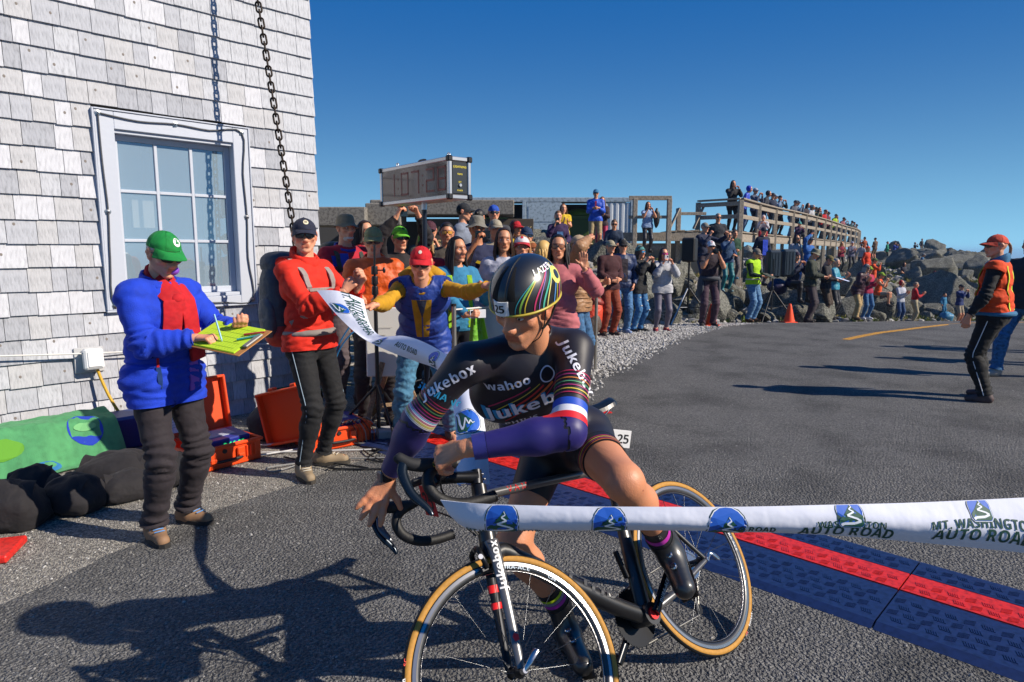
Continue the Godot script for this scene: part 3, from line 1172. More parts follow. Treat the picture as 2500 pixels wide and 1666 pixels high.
func dress_head(o:Node3D,xf:Transform3D,q:Dictionary)->void:
	var hat:Array=q.get("hat",["none"])
	var hair:Array=q.get("hair",["short","#3a2a1e"])
	var hm:=plain("hair"+hair[1],hx(hair[1]),0.55)
	if hair[0]!="none":
		if hat[0] in ["none","visor"] or hair[0] in ["long","tail","bob"]:
			if hair[0] in ["short","bald"]: put_on(o,"hair",hair[0]+"_hair",hm,xf)
			elif hair[0]=="tail":
				if hat[0]=="none": put_on(o,"hair","short_hair",hm,xf)
				put_on(o,"ponytail","tail",hm,xf)
			elif hair[0]=="bun":
				put_on(o,"hair","short_hair",hm,xf)
				put_on(o,"hair_bun","bun",hm,xf)
			else: put_on(o,"hair","long_hair" if hair[0]=="long" else "bob",hm,xf)
		elif hat[0] in ["cap","bucket","beanie","backcap"]:
			put_on(o,"hair","short_hair",hm,xf*Transform3D(Basis.from_scale(Vector3(0.975,0.93,0.975)),Vector3(0,-0.002,0)))
	match hat[0]:
		"cap":
			put_on(o,"cap_crown","cap_crown",cloth("cap"+hat[1],hx(hat[1])),xf)
			put_on(o,"cap_brim","cap_brim",cloth("cap"+hat[-1],hx(hat[-1])),xf)
		"backcap":
			var b:=xf*Transform3D(Basis(Vector3.UP,PI),Vector3(0,0,-0.025))
			put_on(o,"cap_crown","cap_crown",cloth("cap"+hat[1],hx(hat[1])),b)
			put_on(o,"cap_brim","cap_brim",cloth("cap"+hat[-1],hx(hat[-1])),b)
		"bucket": put_on(o,"sun_hat","bucket",cloth("cap"+hat[1],hx(hat[1])),xf)
		"beanie": put_on(o,"beanie","beanie",cloth("cap"+hat[1],hx(hat[1]),"fleece"),xf)
		"hood": put_on(o,"hood","hood",cloth("cap"+hat[1],hx(hat[1])),xf)
		"visor":
			put_on(o,"visor_band","visor_band",cloth("cap"+hat[1],hx(hat[1])),xf)
			put_on(o,"cap_brim","cap_brim",cloth("cap"+hat[1],hx(hat[1])),xf)
	if q.has("glasses"):
		var lm:=plain("lens"+q.glasses,hx(q.glasses),0.06)
		lm.clearcoat_enabled=true
		put_on(o,"sunglasses_lens","lens",lm,xf)
		put_on(o,"sunglasses_frame","frame",plain("specs",Color(0.02,0.02,0.02),0.3),xf)
	elif q.get("cell",0.02)<0.022 and q.get("eyes",true):
		var em:=plain("eyes",Color(1,1,1),0.2)
		em.vertex_color_use_as_albedo=true
		put_on(o,"eyes","eyes",em,xf)
	if q.has("beard"): put_on(o,"beard","beard",plain("hair"+q.beard,hx(q.beard),0.8),xf)
var skins:=["#e2a587","#d49878","#c58a68","#b47855","#8a5a3e","#5c3a28"]
func person(label:String,at:Vector3,face: float,h: float,pose,q:Dictionary,group:="")->Dictionary:
	var o:=thing("person",label,"person",at,face,group)
	var p:=pose_of(pose) if pose is String else pose_of(pose.get("like","stand"))
	if pose is Dictionary: p.merge(pose,true)
	var J:=joints(h,p,q.get("f",false))
	q.h=h
	q.skin=skin("skin%d"%q.get("tone",1),hx(skins[q.get("tone",1)]))
	q.handR=p.hr
	q.handL=p.hl
	q.clothes=[]
	var c: float=q.get("cell",0.02)
	var shoe:String=q.get("shoe","#2a2624")
	for sd in 2:
		q.clothes.append(["shoes",plain("shoe"+shoe,hx(shoe),0.7),0.006,{"top": q.get("boot",0.95),"side": sd,"wave":0.0}])
		if q.has("sock"): q.clothes.append(["socks",cloth("cloth"+q.sock,hx(q.sock)),0.003,{"top":0.85,"side": sd,"wave":0.0}])
	var b:Array=q.get("bot",["#33333a","plain","trousers"])
	var bx:Dictionary={"fold":0.0} if b[1]=="lycra" else {}
	bx.merge(q.get("botx",{}),true)
	q.clothes.append([b[2] if b.size()>2 else "trousers",cloth(b[1]+b[0],hx(b[0]),b[1]),b[3] if b.size()>3 else 0.010,bx])
	if q.has("under"): q.clothes.append(["jacket",cloth(q.under[1]+q.under[0],hx(q.under[0]),q.under[1]),0.006,{"hem":0.92,"name": "undershirt","collar": q.under[2] if q.under.size()>2 else 0.4}])
	var t:Array=q.get("top",["#444444","plain","jacket"])
	var tx:Dictionary={"hem": t[4] if t.size()>4 else 0.87}
	if t[1]=="lycra": tx.fold=0.0
	tx.merge(q.get("topx",{}),true)
	q.clothes.append([t[2] if t.size()>2 else "jacket",cloth(t[1]+t[0],hx(t[0]),t[1]),t[3] if t.size()>3 else 0.013,tx])
	var r:=figure(o,J,q)
	dress_head(o,r.head,q)
	r.o=o
	r.J=J
	return r
func body_line(r:Dictionary,x: float,y0: float,y1: float,n: int,back:=false,off:=0.018)->Array:
	var F:Field=r.F
	var out:=[]
	for i in n:
		var y: float=lerpf(y0,y1,float(i)/(n-1))*r.s
		var best:=-9.0
		for k in F.v.size():
			var w:=F.id[k]
			if w>5: continue
			var p:Vector3=F.v[k]-r.base
			if absf(p.dot(r.up)-y)<F.cell*1.1 and absf(p.dot(r.side)-x*r.s)<F.cell*1.2:
				best=maxf(best,p.dot(r.fwd)*(-1.0 if back else 1.0))
		if best>-8.0: out.append(r.base+r.up*y+r.side*x*r.s+r.fwd*(best+off)*(-1.0 if back else 1.0))
	return out
func strip(pts:Array,nrm:Vector3,w: float,th:=0.004)->MB:
	var m:=MB.new()
	var rows:=[]
	for i in pts.size():
		var t:Vector3=(pts[mini(i+1,pts.size()-1)]-pts[maxi(i-1,0)]).normalized()
		var x:=t.cross(nrm).normalized()
		var z:=x.cross(t).normalized()
		rows.append([pts[i]-x*w*0.5-z*th*0.5,pts[i]+x*w*0.5-z*th*0.5,pts[i]+x*w*0.5+z*th*0.5,pts[i]-x*w*0.5+z*th*0.5])
	m.rings(rows,true,true)
	return m
func hand_phone(r:Dictionary,w:String,label:String,col:="#15161a",lay:=0.35)->void:
	var xf:Transform3D=r.o.transform*r.hands[w]
	var m:=MB.new()
	m.box(Vector3.ZERO,Vector3(0.074,0.148,0.009),Basis(),0.003)
	var o:=thing("phone",label,"phone",xf*Vector3(0.0,0.10,0.034),0.0,"phones held up by spectators")
	part("case",m.mesh(),plain("phone"+col,hx(col),0.25),o)
	var g:=MB.new()
	g.box(Vector3(0.018,0.05,0.0055),Vector3(0.022,0.028,0.003),Basis(),0.001)
	part("camera_lens",g.mesh(),plain("phone_lens",Color(0.02,0.02,0.025),0.1),o)
	var f:Vector3=r.o.basis.z
	o.basis=Basis(Vector3.UP,atan2(f.x,f.z))*Basis(Vector3(0,0,1),PI/2 if lay>0.5 else 0.0)
func road_edge(x: float)->float:
	var P:=[[-6.0,-9.5],[0.6,-10.0],[1.4,-12.8],[2.6,-13.4],[4.2,-14.4],[5.5,-16.1],[7.1,-16.8],[8.8,-18.9],[10.6,-20.6],[13.0,-23.4],[15.8,-26.6],[18.0,-27.8],[25.0,-31.5],[90.0,-52.0]]
	for i in P.size()-1:
		if x<P[i+1][0]: return lerpf(P[i][1],P[i+1][1],clampf((x-P[i][0])/(P[i+1][0]-P[i][0]),0.0,1.0))
	return -52.0
func road_height(x: float,z: float)->float:
	var d:=-z-14.0
	return -0.1*(d if d>0.8 else (d+0.8)*(d+0.8)/3.2 if d>-0.8 else 0.0)*smoothstep(2.0,5.0,x)
func height(x: float,z: float)->float:
	var b:=road_edge(x)-z
	var h:=road_height(x,z)
	if b>0.0:
		h=road_height(x,road_edge(x))
		var d:=-z
		var near:=lerpf(1.5,0.4,smoothstep(3.0,9.0,x))*smoothstep(-14.0,1.0,x)
		var far:=-0.25+(d-30.0)*0.034-1.4*smoothstep(0.62,0.85,x/maxf(d,1.0))
		var top:=lerpf(near,far,smoothstep(21.0,31.0,d))
		h=lerpf(h,top,smoothstep(0.0,7.0,b))
		h+=0.22*noise.get_noise_2d(x*14.0,z*14.0)*smoothstep(0.5,5.0,b)
	var away:=Vector2(x,z+20.0).length()
	h-=60.0*pow(clampf((away-85.0)/300.0,0.0,1.0),1.3)
	h-=8.0*smoothstep(18.0,60.0,-x)
	return h
func ground()->void:
	var m:=MB.new()
	var xs:=[]
	var zs:=[]
	for i in 26: xs.append(-8.0-pow((25-i)/25.0,3.0)*900.0-(25-i))
	for i in 100: xs.append(-8.0+(i+1)*0.6)
	for i in 26: xs.append(52.0+pow((i+1)/26.0,3.0)*900.0+(i+1))
	for i in 140: zs.append(28.0-i*0.62)
	for i in 34: zs.append(-59.0-(i+1)*1.5-pow((i+1)/34.0,3.0)*1100.0)
	for z in zs:
		for x in xs:
			m.v.append(Vector3(x,height(x,z)-0.02,z))
	for i in zs.size()-1:
		for j in xs.size()-1:
			var a:=i*xs.size()+j
			for q in [a,a+1,a+xs.size()+1,a,a+xs.size()+1,a+xs.size()]: m.ix.append(q)
	var gm:=plain("summit_ground",Color(1,1,1),0.95)
	tri(gm,0.35,true)
	gm.albedo_texture=ntex("ground",0.02,FastNoiseLite.TYPE_SIMPLEX,5,512,0.0,[[0.0,hx("#45432c")],[0.3,hx("#6a6546")],[0.45,hx("#86806f")],[0.7,hx("#9c958a")],[1.0,hx("#b4aea4")]],21)
	gm.heightmap_enabled=true
	gm.heightmap_texture=ntex("ground_h",0.06,FastNoiseLite.TYPE_SIMPLEX,4,512)
	gm.heightmap_scale=5.0
	lone("ground",m.mesh(false),gm,"stony summit ground with sparse turf falling away beyond the rocks","ground","","structure")
	var r:=MB.new()
	var left:=[Vector2(-3.3,-0.9),Vector2(-2.19,-2.65),Vector2(-2.02,-3.12),Vector2(-1.72,-3.71),Vector2(-1.41,-4.13),Vector2(-1.05,-4.7),Vector2(-0.7,-5.4),Vector2(-1.2,-7.4),Vector2(-0.6,-7.6),Vector2(0.55,-6.55),Vector2(0.85,-7.8),Vector2(1.25,-8.39),Vector2(1.89,-9.67),Vector2(2.97,-11.69),Vector2(4.07,-13.7),Vector2(5.3,-15.6),Vector2(6.9,-16.4),Vector2(8.6,-18.5),Vector2(10.4,-20.2),Vector2(12.8,-23.0),Vector2(15.6,-26.2),Vector2(17.8,-27.4),Vector2(25.0,-31.0),Vector2(60.0,-42.0)]
	var edge:=PackedVector2Array()
	for i in left.size()-1:
		var n:=int(left[i].distance_to(left[i+1])/0.12)+1
		for k in n:
			var p:Vector2=left[i].lerp(left[i+1],float(k)/n)
			var wob:=0.035*noise.get_noise_2d(p.x*130.0,p.y*130.0)+0.02*noise.get_noise_2d(p.x*600.0,p.y*600.0)
			edge.append(p+Vector2(wob,wob*0.6))
	edge.append(Vector2(60,-42))
	edge.append(Vector2(60,14))
	edge.append(Vector2(-3.6,14))
	var zs2:=[14.0,-12.9,-13.6,-14.2,-15.0,-18.0,-22.0,-27.0,-34.0,-43.0]
	for i in zs2.size()-1:
		var band:=PackedVector2Array([Vector2(-80,zs2[i]),Vector2(80,zs2[i]),Vector2(80,zs2[i+1]),Vector2(-80,zs2[i+1])])
		for piece in Geometry2D.intersect_polygons(edge,band):
			var t:=Geometry2D.triangulate_polygon(piece)
			var k:=r.v.size()
			for p in piece: r.v.append(Vector3(p.x,0.004+road_height(p.x,p.y),p.y))
			for q in range(0,t.size(),3):
				var a:=piece[t[q]]
				var b:=piece[t[q+1]]
				var c:=piece[t[q+2]]
				var o:=[t[q],t[q+1],t[q+2]] if (b-a).cross(c-a)<0.0 else [t[q],t[q+2],t[q+1]]
				for w in o: r.ix.append(k+w)
	for i in edge.size() - 3:
		var ha:=road_height(edge[i].x,edge[i].y)
		var hb:=road_height(edge[i+1].x,edge[i+1].y)
		r.quad(Vector3(edge[i].x,ha-0.03,edge[i].y),Vector3(edge[i+1].x,hb-0.03,edge[i+1].y),Vector3(edge[i+1].x,hb+0.004,edge[i+1].y),Vector3(edge[i].x,ha+0.004,edge[i].y))
	var am:=plain("asphalt",Color(1,1,1),0.9)
	tri(am,0.9,true)
	am.albedo_texture=ntex("asphalt",0.11,FastNoiseLite.TYPE_CELLULAR,2,1024,0.0,[[0.0,lin(0.085,0.085,0.087)],[0.35,lin(0.13,0.129,0.127)],[0.62,lin(0.18,0.178,0.173)],[0.85,lin(0.26,0.255,0.245)],[1.0,lin(0.38,0.37,0.35)]],31,FastNoiseLite.RETURN_CELL_VALUE)
	am.heightmap_enabled=true
	am.heightmap_texture=ntex("asphalt_h",0.05,FastNoiseLite.TYPE_SIMPLEX,5,1024,0.0,[],33)
	am.heightmap_scale=3.2
	am.detail_enabled=true
	am.detail_blend_mode=BaseMaterial3D.BLEND_MODE_MUL
	am.uv2_triplanar=true
	am.uv2_world_triplanar=true
	am.uv2_scale=Vector3(0.16,0.16,0.16)
	am.detail_uv_layer=BaseMaterial3D.DETAIL_UV_2
	am.detail_albedo=ntex("patches",0.012,FastNoiseLite.TYPE_SIMPLEX_SMOOTH,4,512,0.0,[[0.0,grey(0.72)],[0.5,grey(0.95)],[1.0,grey(1.0)]],37)
	lone("road",r.mesh(true),am,"worn grey asphalt summit road bending away to the right","road","","structure")
	var ap:=MB.new()
	var pl:=PackedVector2Array([Vector2(-7,0.5),Vector2(-2.6,-0.6),Vector2(-0.9,-4.2),Vector2(-0.4,-5.6),Vector2(-1.9,-7.4),Vector2(-6.5,-3.0)])
	var t2:=Geometry2D.triangulate_polygon(pl)
	for p in pl: ap.v.append(Vector3(p.x,-0.004,p.y))
	for i in range(0,t2.size(),3):
		var q:=[t2[i],t2[i+1],t2[i+2]]
		if (pl[q[1]]-pl[q[0]]).cross(pl[q[2]]-pl[q[0]])>0.0: q=[q[0],q[2],q[1]]
		for k in q: ap.ix.append(k)
	var pm:=plain("apron",Color(0.95,0.94,0.92),0.9)
	tri(pm,0.9,true)
	pm.albedo_texture=ntex("apron",0.13,FastNoiseLite.TYPE_CELLULAR,1,1024,0.0,[[0.0,lin(0.10,0.10,0.10)],[0.3,lin(0.2,0.19,0.18)],[0.65,lin(0.34,0.33,0.30)],[1.0,lin(0.5,0.48,0.44)]],41,FastNoiseLite.RETURN_CELL_VALUE)
	pm.heightmap_enabled=true
	pm.heightmap_texture=ntex("apron_h",0.13,FastNoiseLite.TYPE_CELLULAR,1,1024,0.0,[],41,FastNoiseLite.RETURN_DISTANCE)
	pm.heightmap_scale=1.4
	lone("pavement",ap.mesh(true),pm,"pale apron of exposed pebbles along the foot of the shingled building","pavement","","structure")
	var gv:=MB.new()
	var gz:=-6.3
	var prevg:=[]
	for i in 40:
		var z:=lerpf(-6.2,-14.6,i/39.0)
		var x1:=gravel_left(z)+0.25
		var row:=[]
		for k in 14:
			var x:=lerpf(-1.2,x1,k/13.0)
			row.append(Vector3(x,height(x,z)-0.003,z))
		prevg.append(row)
	gv.rings(prevg,false,false)
	var gvm:=plain("gravel_bed",Color(1,1,1),0.95)
	tri(gvm,0.9,true)
	gvm.albedo_texture=ntex("apron",0.13,FastNoiseLite.TYPE_CELLULAR,1,1024,0.0,[[0.0,lin(0.10,0.10,0.10)],[0.3,lin(0.2,0.19,0.18)],[0.65,lin(0.34,0.33,0.30)],[1.0,lin(0.5,0.48,0.44)]],41,FastNoiseLite.RETURN_CELL_VALUE)
	gvm.heightmap_enabled=true
	gvm.heightmap_texture=ntex("apron_h",0.13,FastNoiseLite.TYPE_CELLULAR,1,1024,0.0,[],41,FastNoiseLite.RETURN_DISTANCE)
	gvm.heightmap_scale=2.0
	lone("gravel_shoulder",gv.mesh(false),gvm,"pale gravel shoulder between the road and the rocks","ground","","structure")
	var yl:=MB.new()
	var pts:=[Vector3(5.75,0.008,-11.3),Vector3(6.3,0.008,-11.8),Vector3(6.9,0.008,-12.3),Vector3(7.6,0.008,-12.75),Vector3(8.2,0.008,-13.15),Vector3(9.0,0.008,-13.7),Vector3(10.0,0.008,-14.4),Vector3(12.0,0.008,-15.9),Vector3(16.0,0.008,-19.5)]
	for i in pts.size(): pts[i].y+=road_height(pts[i].x,pts[i].z)
	var k0:=0
	for i in pts.size():
		var d:Vector3=(pts[mini(i+1,pts.size()-1)]-pts[maxi(i-1,0)]).normalized()
		var s:=Vector3(-d.z,0,d.x)*0.07
		yl.v.append(pts[i]-s)
		yl.v.append(pts[i]+s)
		if i>0:
			for q in [k0-2,k0,k0-1,k0-1,k0,k0+1]: yl.ix.append(q)
		k0+=2
	var ym:=plain("line_paint",hx("#c9922e"),0.8)
	tri(ym,2.0,true)
	ym.albedo_texture=ntex("worn",0.03,FastNoiseLite.TYPE_SIMPLEX,4,256,0.0,[[0.0,grey(0.45)],[0.4,grey(0.9)],[1.0,grey(1.0)]],43)
	lone("road_marking",yl.mesh(true),ym,"faded yellow centre line curving along the road","road marking","","structure")
	var stone:=MB.new()
	stone.ball(Vector3.ZERO,Vector3(1,0.7,0.85),3,5)
	for i in stone.v.size(): stone.v[i]*=1.0+0.28*noise.get_noise_3d(stone.v[i].x*70.0,stone.v[i].y*70.0,stone.v[i].z*70.0)
	var sm:=plain("grit",Color(1,1,1),0.9)
	sm.vertex_color_use_as_albedo=true
	var mesh:=stone.mesh(true)
	var place:=[]
	rng.seed=5
	for i in 42000:
		var z:=-0.8-pow(rng.randf(),1.5)*7.5
		var x:=rng.randf_range(-1.0,1.0)*(1.0-z*0.85)
		if x<left_edge(z): continue
		var s:=rng.randf_range(0.0022,0.0062)*(1.0 if rng.randf()<0.93 else 1.8)
		place.append([Vector3(x,0.004,z),s,rng.randf_range(0.08,0.24) if rng.randf()<0.9 else rng.randf_range(0.24,0.36)])
	scatter("grit",mesh,sm,place,"coarse loose grit bedded in the asphalt","grit")
	place=[]
	while place.size()<15000:
		var z:=rng.randf_range(-14.2,-6.4)
		var lo:=gravel_left(z)
		var x:=rng.randf_range(-0.3,5.4)
		var e:=gravel_left(z)
		if x>e+rng.randf_range(-0.2,0.25) or z<road_edge(x)-0.4 or x<-0.3+(z+6.4)*0.0: continue
		place.append([Vector3(x,height(x,z)+rng.randf_range(-0.004,0.014),z),rng.randf_range(0.012,0.032),rng.randf_range(0.2,0.55)])
	scatter("gravel",mesh,sm,place,"pale crushed gravel along the edge of the road behind the rider","gravel")
	place=[]
	for i in 5000:
		var a:=rng.randf()
		var x:=rng.randf_range(-3.6,-0.7)
		var z:=rng.randf_range(-6.2,-2.2)
		if x>left_edge(z)-0.03: continue
		place.append([Vector3(x,-0.004,z),rng.randf_range(0.003,0.008),rng.randf_range(0.2,0.55)])
	scatter("pebbles",mesh,sm,place,"small pebbles on the pale apron by the building","pebbles")
	place=[]
	for i in 5200:
		var x:=0.5+pow(rng.randf(),1.2)*46.0
		var z:=road_edge(x)+0.1-pow(rng.randf(),1.5)*36.0
		if x/-z>0.92: continue
		place.append([Vector3(x,height(x,z),z),rng.randf_range(0.04,0.2)*(0.6+0.02*-z),rng.randf_range(0.14,0.42)])
	scatter("rubble",mesh,sm,place,"loose grey stones lying between the boulders of the bank and hill","stones")
	var blade:=MB.new()
	for k in 9:
		var a:=TAU*k/9.0
		var d:=Vector3(cos(a),0,sin(a))
		var l:=0.6+0.4*fmod(k*0.37,1.0)
		var s:=Vector3(-d.z,0,d.x)*0.12
		blade.quad(d*0.1-s,d*0.1+s,d*(0.35+0.3*l)+Vector3(0,l*0.8,0)+s*0.5,d*(0.35+0.3*l)+Vector3(0,l,0)-s*0.2)
	var tm:=plain("turf",Color(1,1,1),0.8)
	tm.vertex_color_use_as_albedo=true
	tm.backlight_enabled=true
	tm.backlight=Color(0.3,0.3,0.1)
	var mm:=MultiMesh.new()
	mm.transform_format=MultiMesh.TRANSFORM_3D
	mm.use_colors=true
	mm.mesh=blade.mesh(true)
	var tufts:=[]
	for i in 9000:
		var x:=rng.randf_range(1.2,34.0)
		var z:=road_edge(x)-pow(rng.randf(),1.7)*20.0+0.15
		if noise.get_noise_2d(x*60.0,z*60.0)<0.02: continue
		tufts.append(Vector3(x,height(x,z)-0.02,z))
	mm.instance_count=tufts.size()
	for i in tufts.size():
		var s: float=rng.randf_range(0.06,0.17)*(0.7+0.02*-tufts[i].z)
		mm.set_instance_transform(i,Transform3D(Basis(Vector3.UP,rng.randf()*TAU)*Basis.from_scale(Vector3(s,s*rng.randf_range(0.7,1.3),s)),tufts[i]))
		var w:=rng.randf()
		mm.set_instance_color(i,Color(0.10,0.16,0.02).lerp(Color(0.25,0.19,0.06),w*w)*rng.randf_range(0.6,1.3))
	var mi:=MultiMeshInstance3D.new()
	mi.name="turf"
	mi.multimesh=mm
	mi.material_override=tm
	tag(mi,"tufts of yellow-green alpine turf between the rocks","grass","","stuff")
	add_child(mi)
func left_edge(z: float)->float:
	if z>-2.65: return lerpf(-2.19,-3.3,(z+2.65)/1.75)
	if z>-4.7: return lerpf(-1.05,-2.19,(z+4.7)/2.05)
	return lerpf(-0.5,-1.05,clampf((z+5.6)/0.9,0.0,1.0))
func gravel_left(z: float)->float:
	var P:=[[-6.4,0.5],[-6.94,0.74],[-7.8,0.9],[-8.39,1.3],[-9.67,1.95],[-11.69,3.0],[-13.28,4.1],[-14.2,5.2]]
	for i in P.size()-1:
		if z>=P[i+1][0]: return lerpf(P[i][1],P[i+1][1],clampf((P[i][0]-z)/(P[i][0]-P[i+1][0]),0.0,1.0))
	return 5.0
func scatter(called:String,mesh:Mesh,m:Material,place:Array,label:String,category:String)->void:
	var mm:=MultiMesh.new()
	mm.transform_format=MultiMesh.TRANSFORM_3D
	mm.use_colors=true
	mm.mesh=mesh
	mm.instance_count=place.size()
	for i in place.size():
		var s: float=place[i][1]
		var b:=Basis(Vector3(rng.randf()-0.5,1,rng.randf()-0.5).normalized(),rng.randf()*TAU)*Basis.from_scale(Vector3(s,s*rng.randf_range(0.6,1.0),s*rng.randf_range(0.7,1.2)))
		mm.set_instance_transform(i,Transform3D(b,place[i][0]))
		var g: float=place[i][2]
		mm.set_instance_color(i,Color(g,g*0.97,g*0.92))
	var mi:=MultiMeshInstance3D.new()
	mi.name=called
	mi.multimesh=mm
	mi.material_override=m
	tag(mi,label,category,"","stuff")
	add_child(mi)
func rock_mesh(sd: int,sub:=26)->ArrayMesh:
	var m:=MB.new()
	var r:=RandomNumberGenerator.new()
	r.seed=sd
	m.ball(Vector3.ZERO,Vector3.ONE,sub,sub*2)
	var cuts:=[]
	for k in 16:
		var n:=Vector3(r.randfn(),r.randfn()*0.8,r.randfn()).normalized()
		cuts.append([n,r.randf_range(0.50,0.80)])
	for i in m.v.size():
		var p:=m.v[i]
		p*=1.0+0.16*noise.get_noise_3d(p.x*60.0+sd*50,p.y*60.0,p.z*60.0)
		for c in cuts:
			var d: float=p.dot(c[0])-c[1]
			if d>0.0: p-=c[0]*d*0.97
		p*=1.0+0.07*noise.get_noise_3d(p.x*230.0+sd*50,p.y*230.0,p.z*230.0)+0.05*(0.3-absf(noise.get_noise_3d(p.x*420.0,p.y*420.0+sd*9.0,p.z*420.0)))
		m.v[i]=p
	return m.mesh(false)
func rock_material()->StandardMaterial3D:
	var m:=plain("rock",Color(1,1,1),0.9)
	tri(m,0.8,true)
	m.albedo_texture=ntex("rock",0.018,FastNoiseLite.TYPE_SIMPLEX,6,1024,0.0,[[0.0,lin(0.05,0.05,0.05)],[0.34,lin(0.12,0.12,0.115)],[0.46,lin(0.22,0.22,0.21)],[0.54,lin(0.25,0.27,0.19)],[0.62,lin(0.40,0.39,0.37)],[1.0,lin(0.58,0.56,0.53)]],51)
	m.heightmap_enabled=true
	m.heightmap_texture=ntex("rock_h",0.03,FastNoiseLite.TYPE_SIMPLEX,5,1024,0.0,[],53)
	m.heightmap_scale=6.0
	m.detail_enabled=true
	m.detail_blend_mode=BaseMaterial3D.BLEND_MODE_MUL
	m.uv2_triplanar=true
	m.uv2_world_triplanar=true
	m.uv2_scale=Vector3(0.2,0.2,0.2)
	m.detail_uv_layer=BaseMaterial3D.DETAIL_UV_2
	m.detail_albedo=ntex("rock_tone",0.02,FastNoiseLite.TYPE_SIMPLEX_SMOOTH,4,512,0.0,[[0.0,hx("#7d7c74")],[0.5,hx("#c9c9c0")],[1.0,hx("#ffffff")]],57)
	return m
func boulders()->void:
	var m:=rock_material()
	var kinds:=[]
	for k in 12: kinds.append(rock_mesh(100+k))
	rng.seed=77
	var done:=[]
	var big:=[[3.2,-13.9,0.55,0.45,0.45],[4.55,-15.3,0.7,0.62,0.6],[2.3,-14.2,0.6,0.55,0.5],[1.3,-13.6,0.45,0.4,0.4],[5.4,-17.0,0.8,0.6,0.6],[7.6,-17.7,1.5,0.7,0.8],[4.9,-15.8,0.42,0.3,0.3],[6.6,-17.1,0.6,0.35,0.5],[2.9,-16.2,0.9,0.7,0.7],[1.6,-15.6,0.6,0.4,0.5],[0.6,-14.0,0.45,0.4,0.4],[3.9,-16.9,0.8,0.7,0.7],[13.2,-24.6,1.5,1.1,1.0],[11.2,-21.9,0.8,0.55,0.7],[16.9,-28.8,0.9,1.2,0.7],[20.4,-31.6,2.4,1.5,1.3],[22.8,-31.8,1.9,0.8,1.0],[18.9,-29.4,0.8,0.5,0.7],[20.2,-29.8,0.9,0.5,0.6],[24.6,-32.5,1.2,0.7,0.9],[14.9,-26.6,0.6,0.35,0.5],[28.0,-38.0,2.2,1.2,1.3],[19.0,-35.5,1.4,1.0,1.1],[24.2,-38.0,1.8,1.1,1.2],[31.0,-44.0,2.4,1.2,1.6],[27.5,-47.0,2.2,1.0,1.5],[34.0,-50.0,2.6,1.1,1.5]]
	for b in big: done.append([b[0],b[1],b[2],b[3],b[4]])
	var tries:=0
	while done.size()<292 and tries<30000:
		tries+=1
		var x:=0.2+pow(rng.randf(),1.25)*48.0
		var z:=road_edge(x)-0.25-pow(rng.randf(),1.5)*34.0
		if x/-z>0.90 or x/-z<0.02: continue
		if x<11.0 and z<-19.5: continue
		if z<-33.0 and x/-z<0.60 and rng.randf()<0.8: continue
		var near:=road_edge(x)-z<1.4
		var r:=(rng.randf_range(0.14,0.34) if near else rng.randf_range(0.2,0.72))*(0.65+0.022*-z)
		var ok:=true
		for d in done:
			if Vector2(x-d[0],z-d[1]).length()<(r+maxf(d[2],d[4]))*0.62:
				ok=false
				break
		if ok: done.append([x,z,r*rng.randf_range(0.8,1.35),r*rng.randf_range(0.55,0.9),r*rng.randf_range(0.75,1.1)])
	for i in done.size():
		var d:Array=done[i]
		var where:String="in the bank behind the gravel shoulder" if d[0]<5.0 else ("in the bank below the timber platform" if d[0]<9.5 else ("on the hill beyond the bend of the road" if d[1]<-30.0 else "at the foot of the hill beside the far bend of the road"))
		var o:=lone("boulder",kinds[i%12],m,"grey lichen-spotted boulder "+where,"rock","boulders "+where)
		o.position=Vector3(d[0],height(d[0],d[1])+d[3]*0.36,d[1])
		o.basis=Basis(Vector3.UP,rng.randf()*TAU)*Basis(Vector3.RIGHT,rng.randf_range(-0.25,0.25))*Basis.from_scale(Vector3(d[2],d[3],d[4]))
const CORNER:=Vector3(-1.958,0,-6.665)
const ALONG:=Vector3(-0.695,0,0.719)
const OUT:=Vector3(0.719,0,0.695)
func wall_at(s: float,y: float,d:=0.0)->Vector3:
	return CORNER+ALONG*s+Vector3(0,y,0)+OUT*d
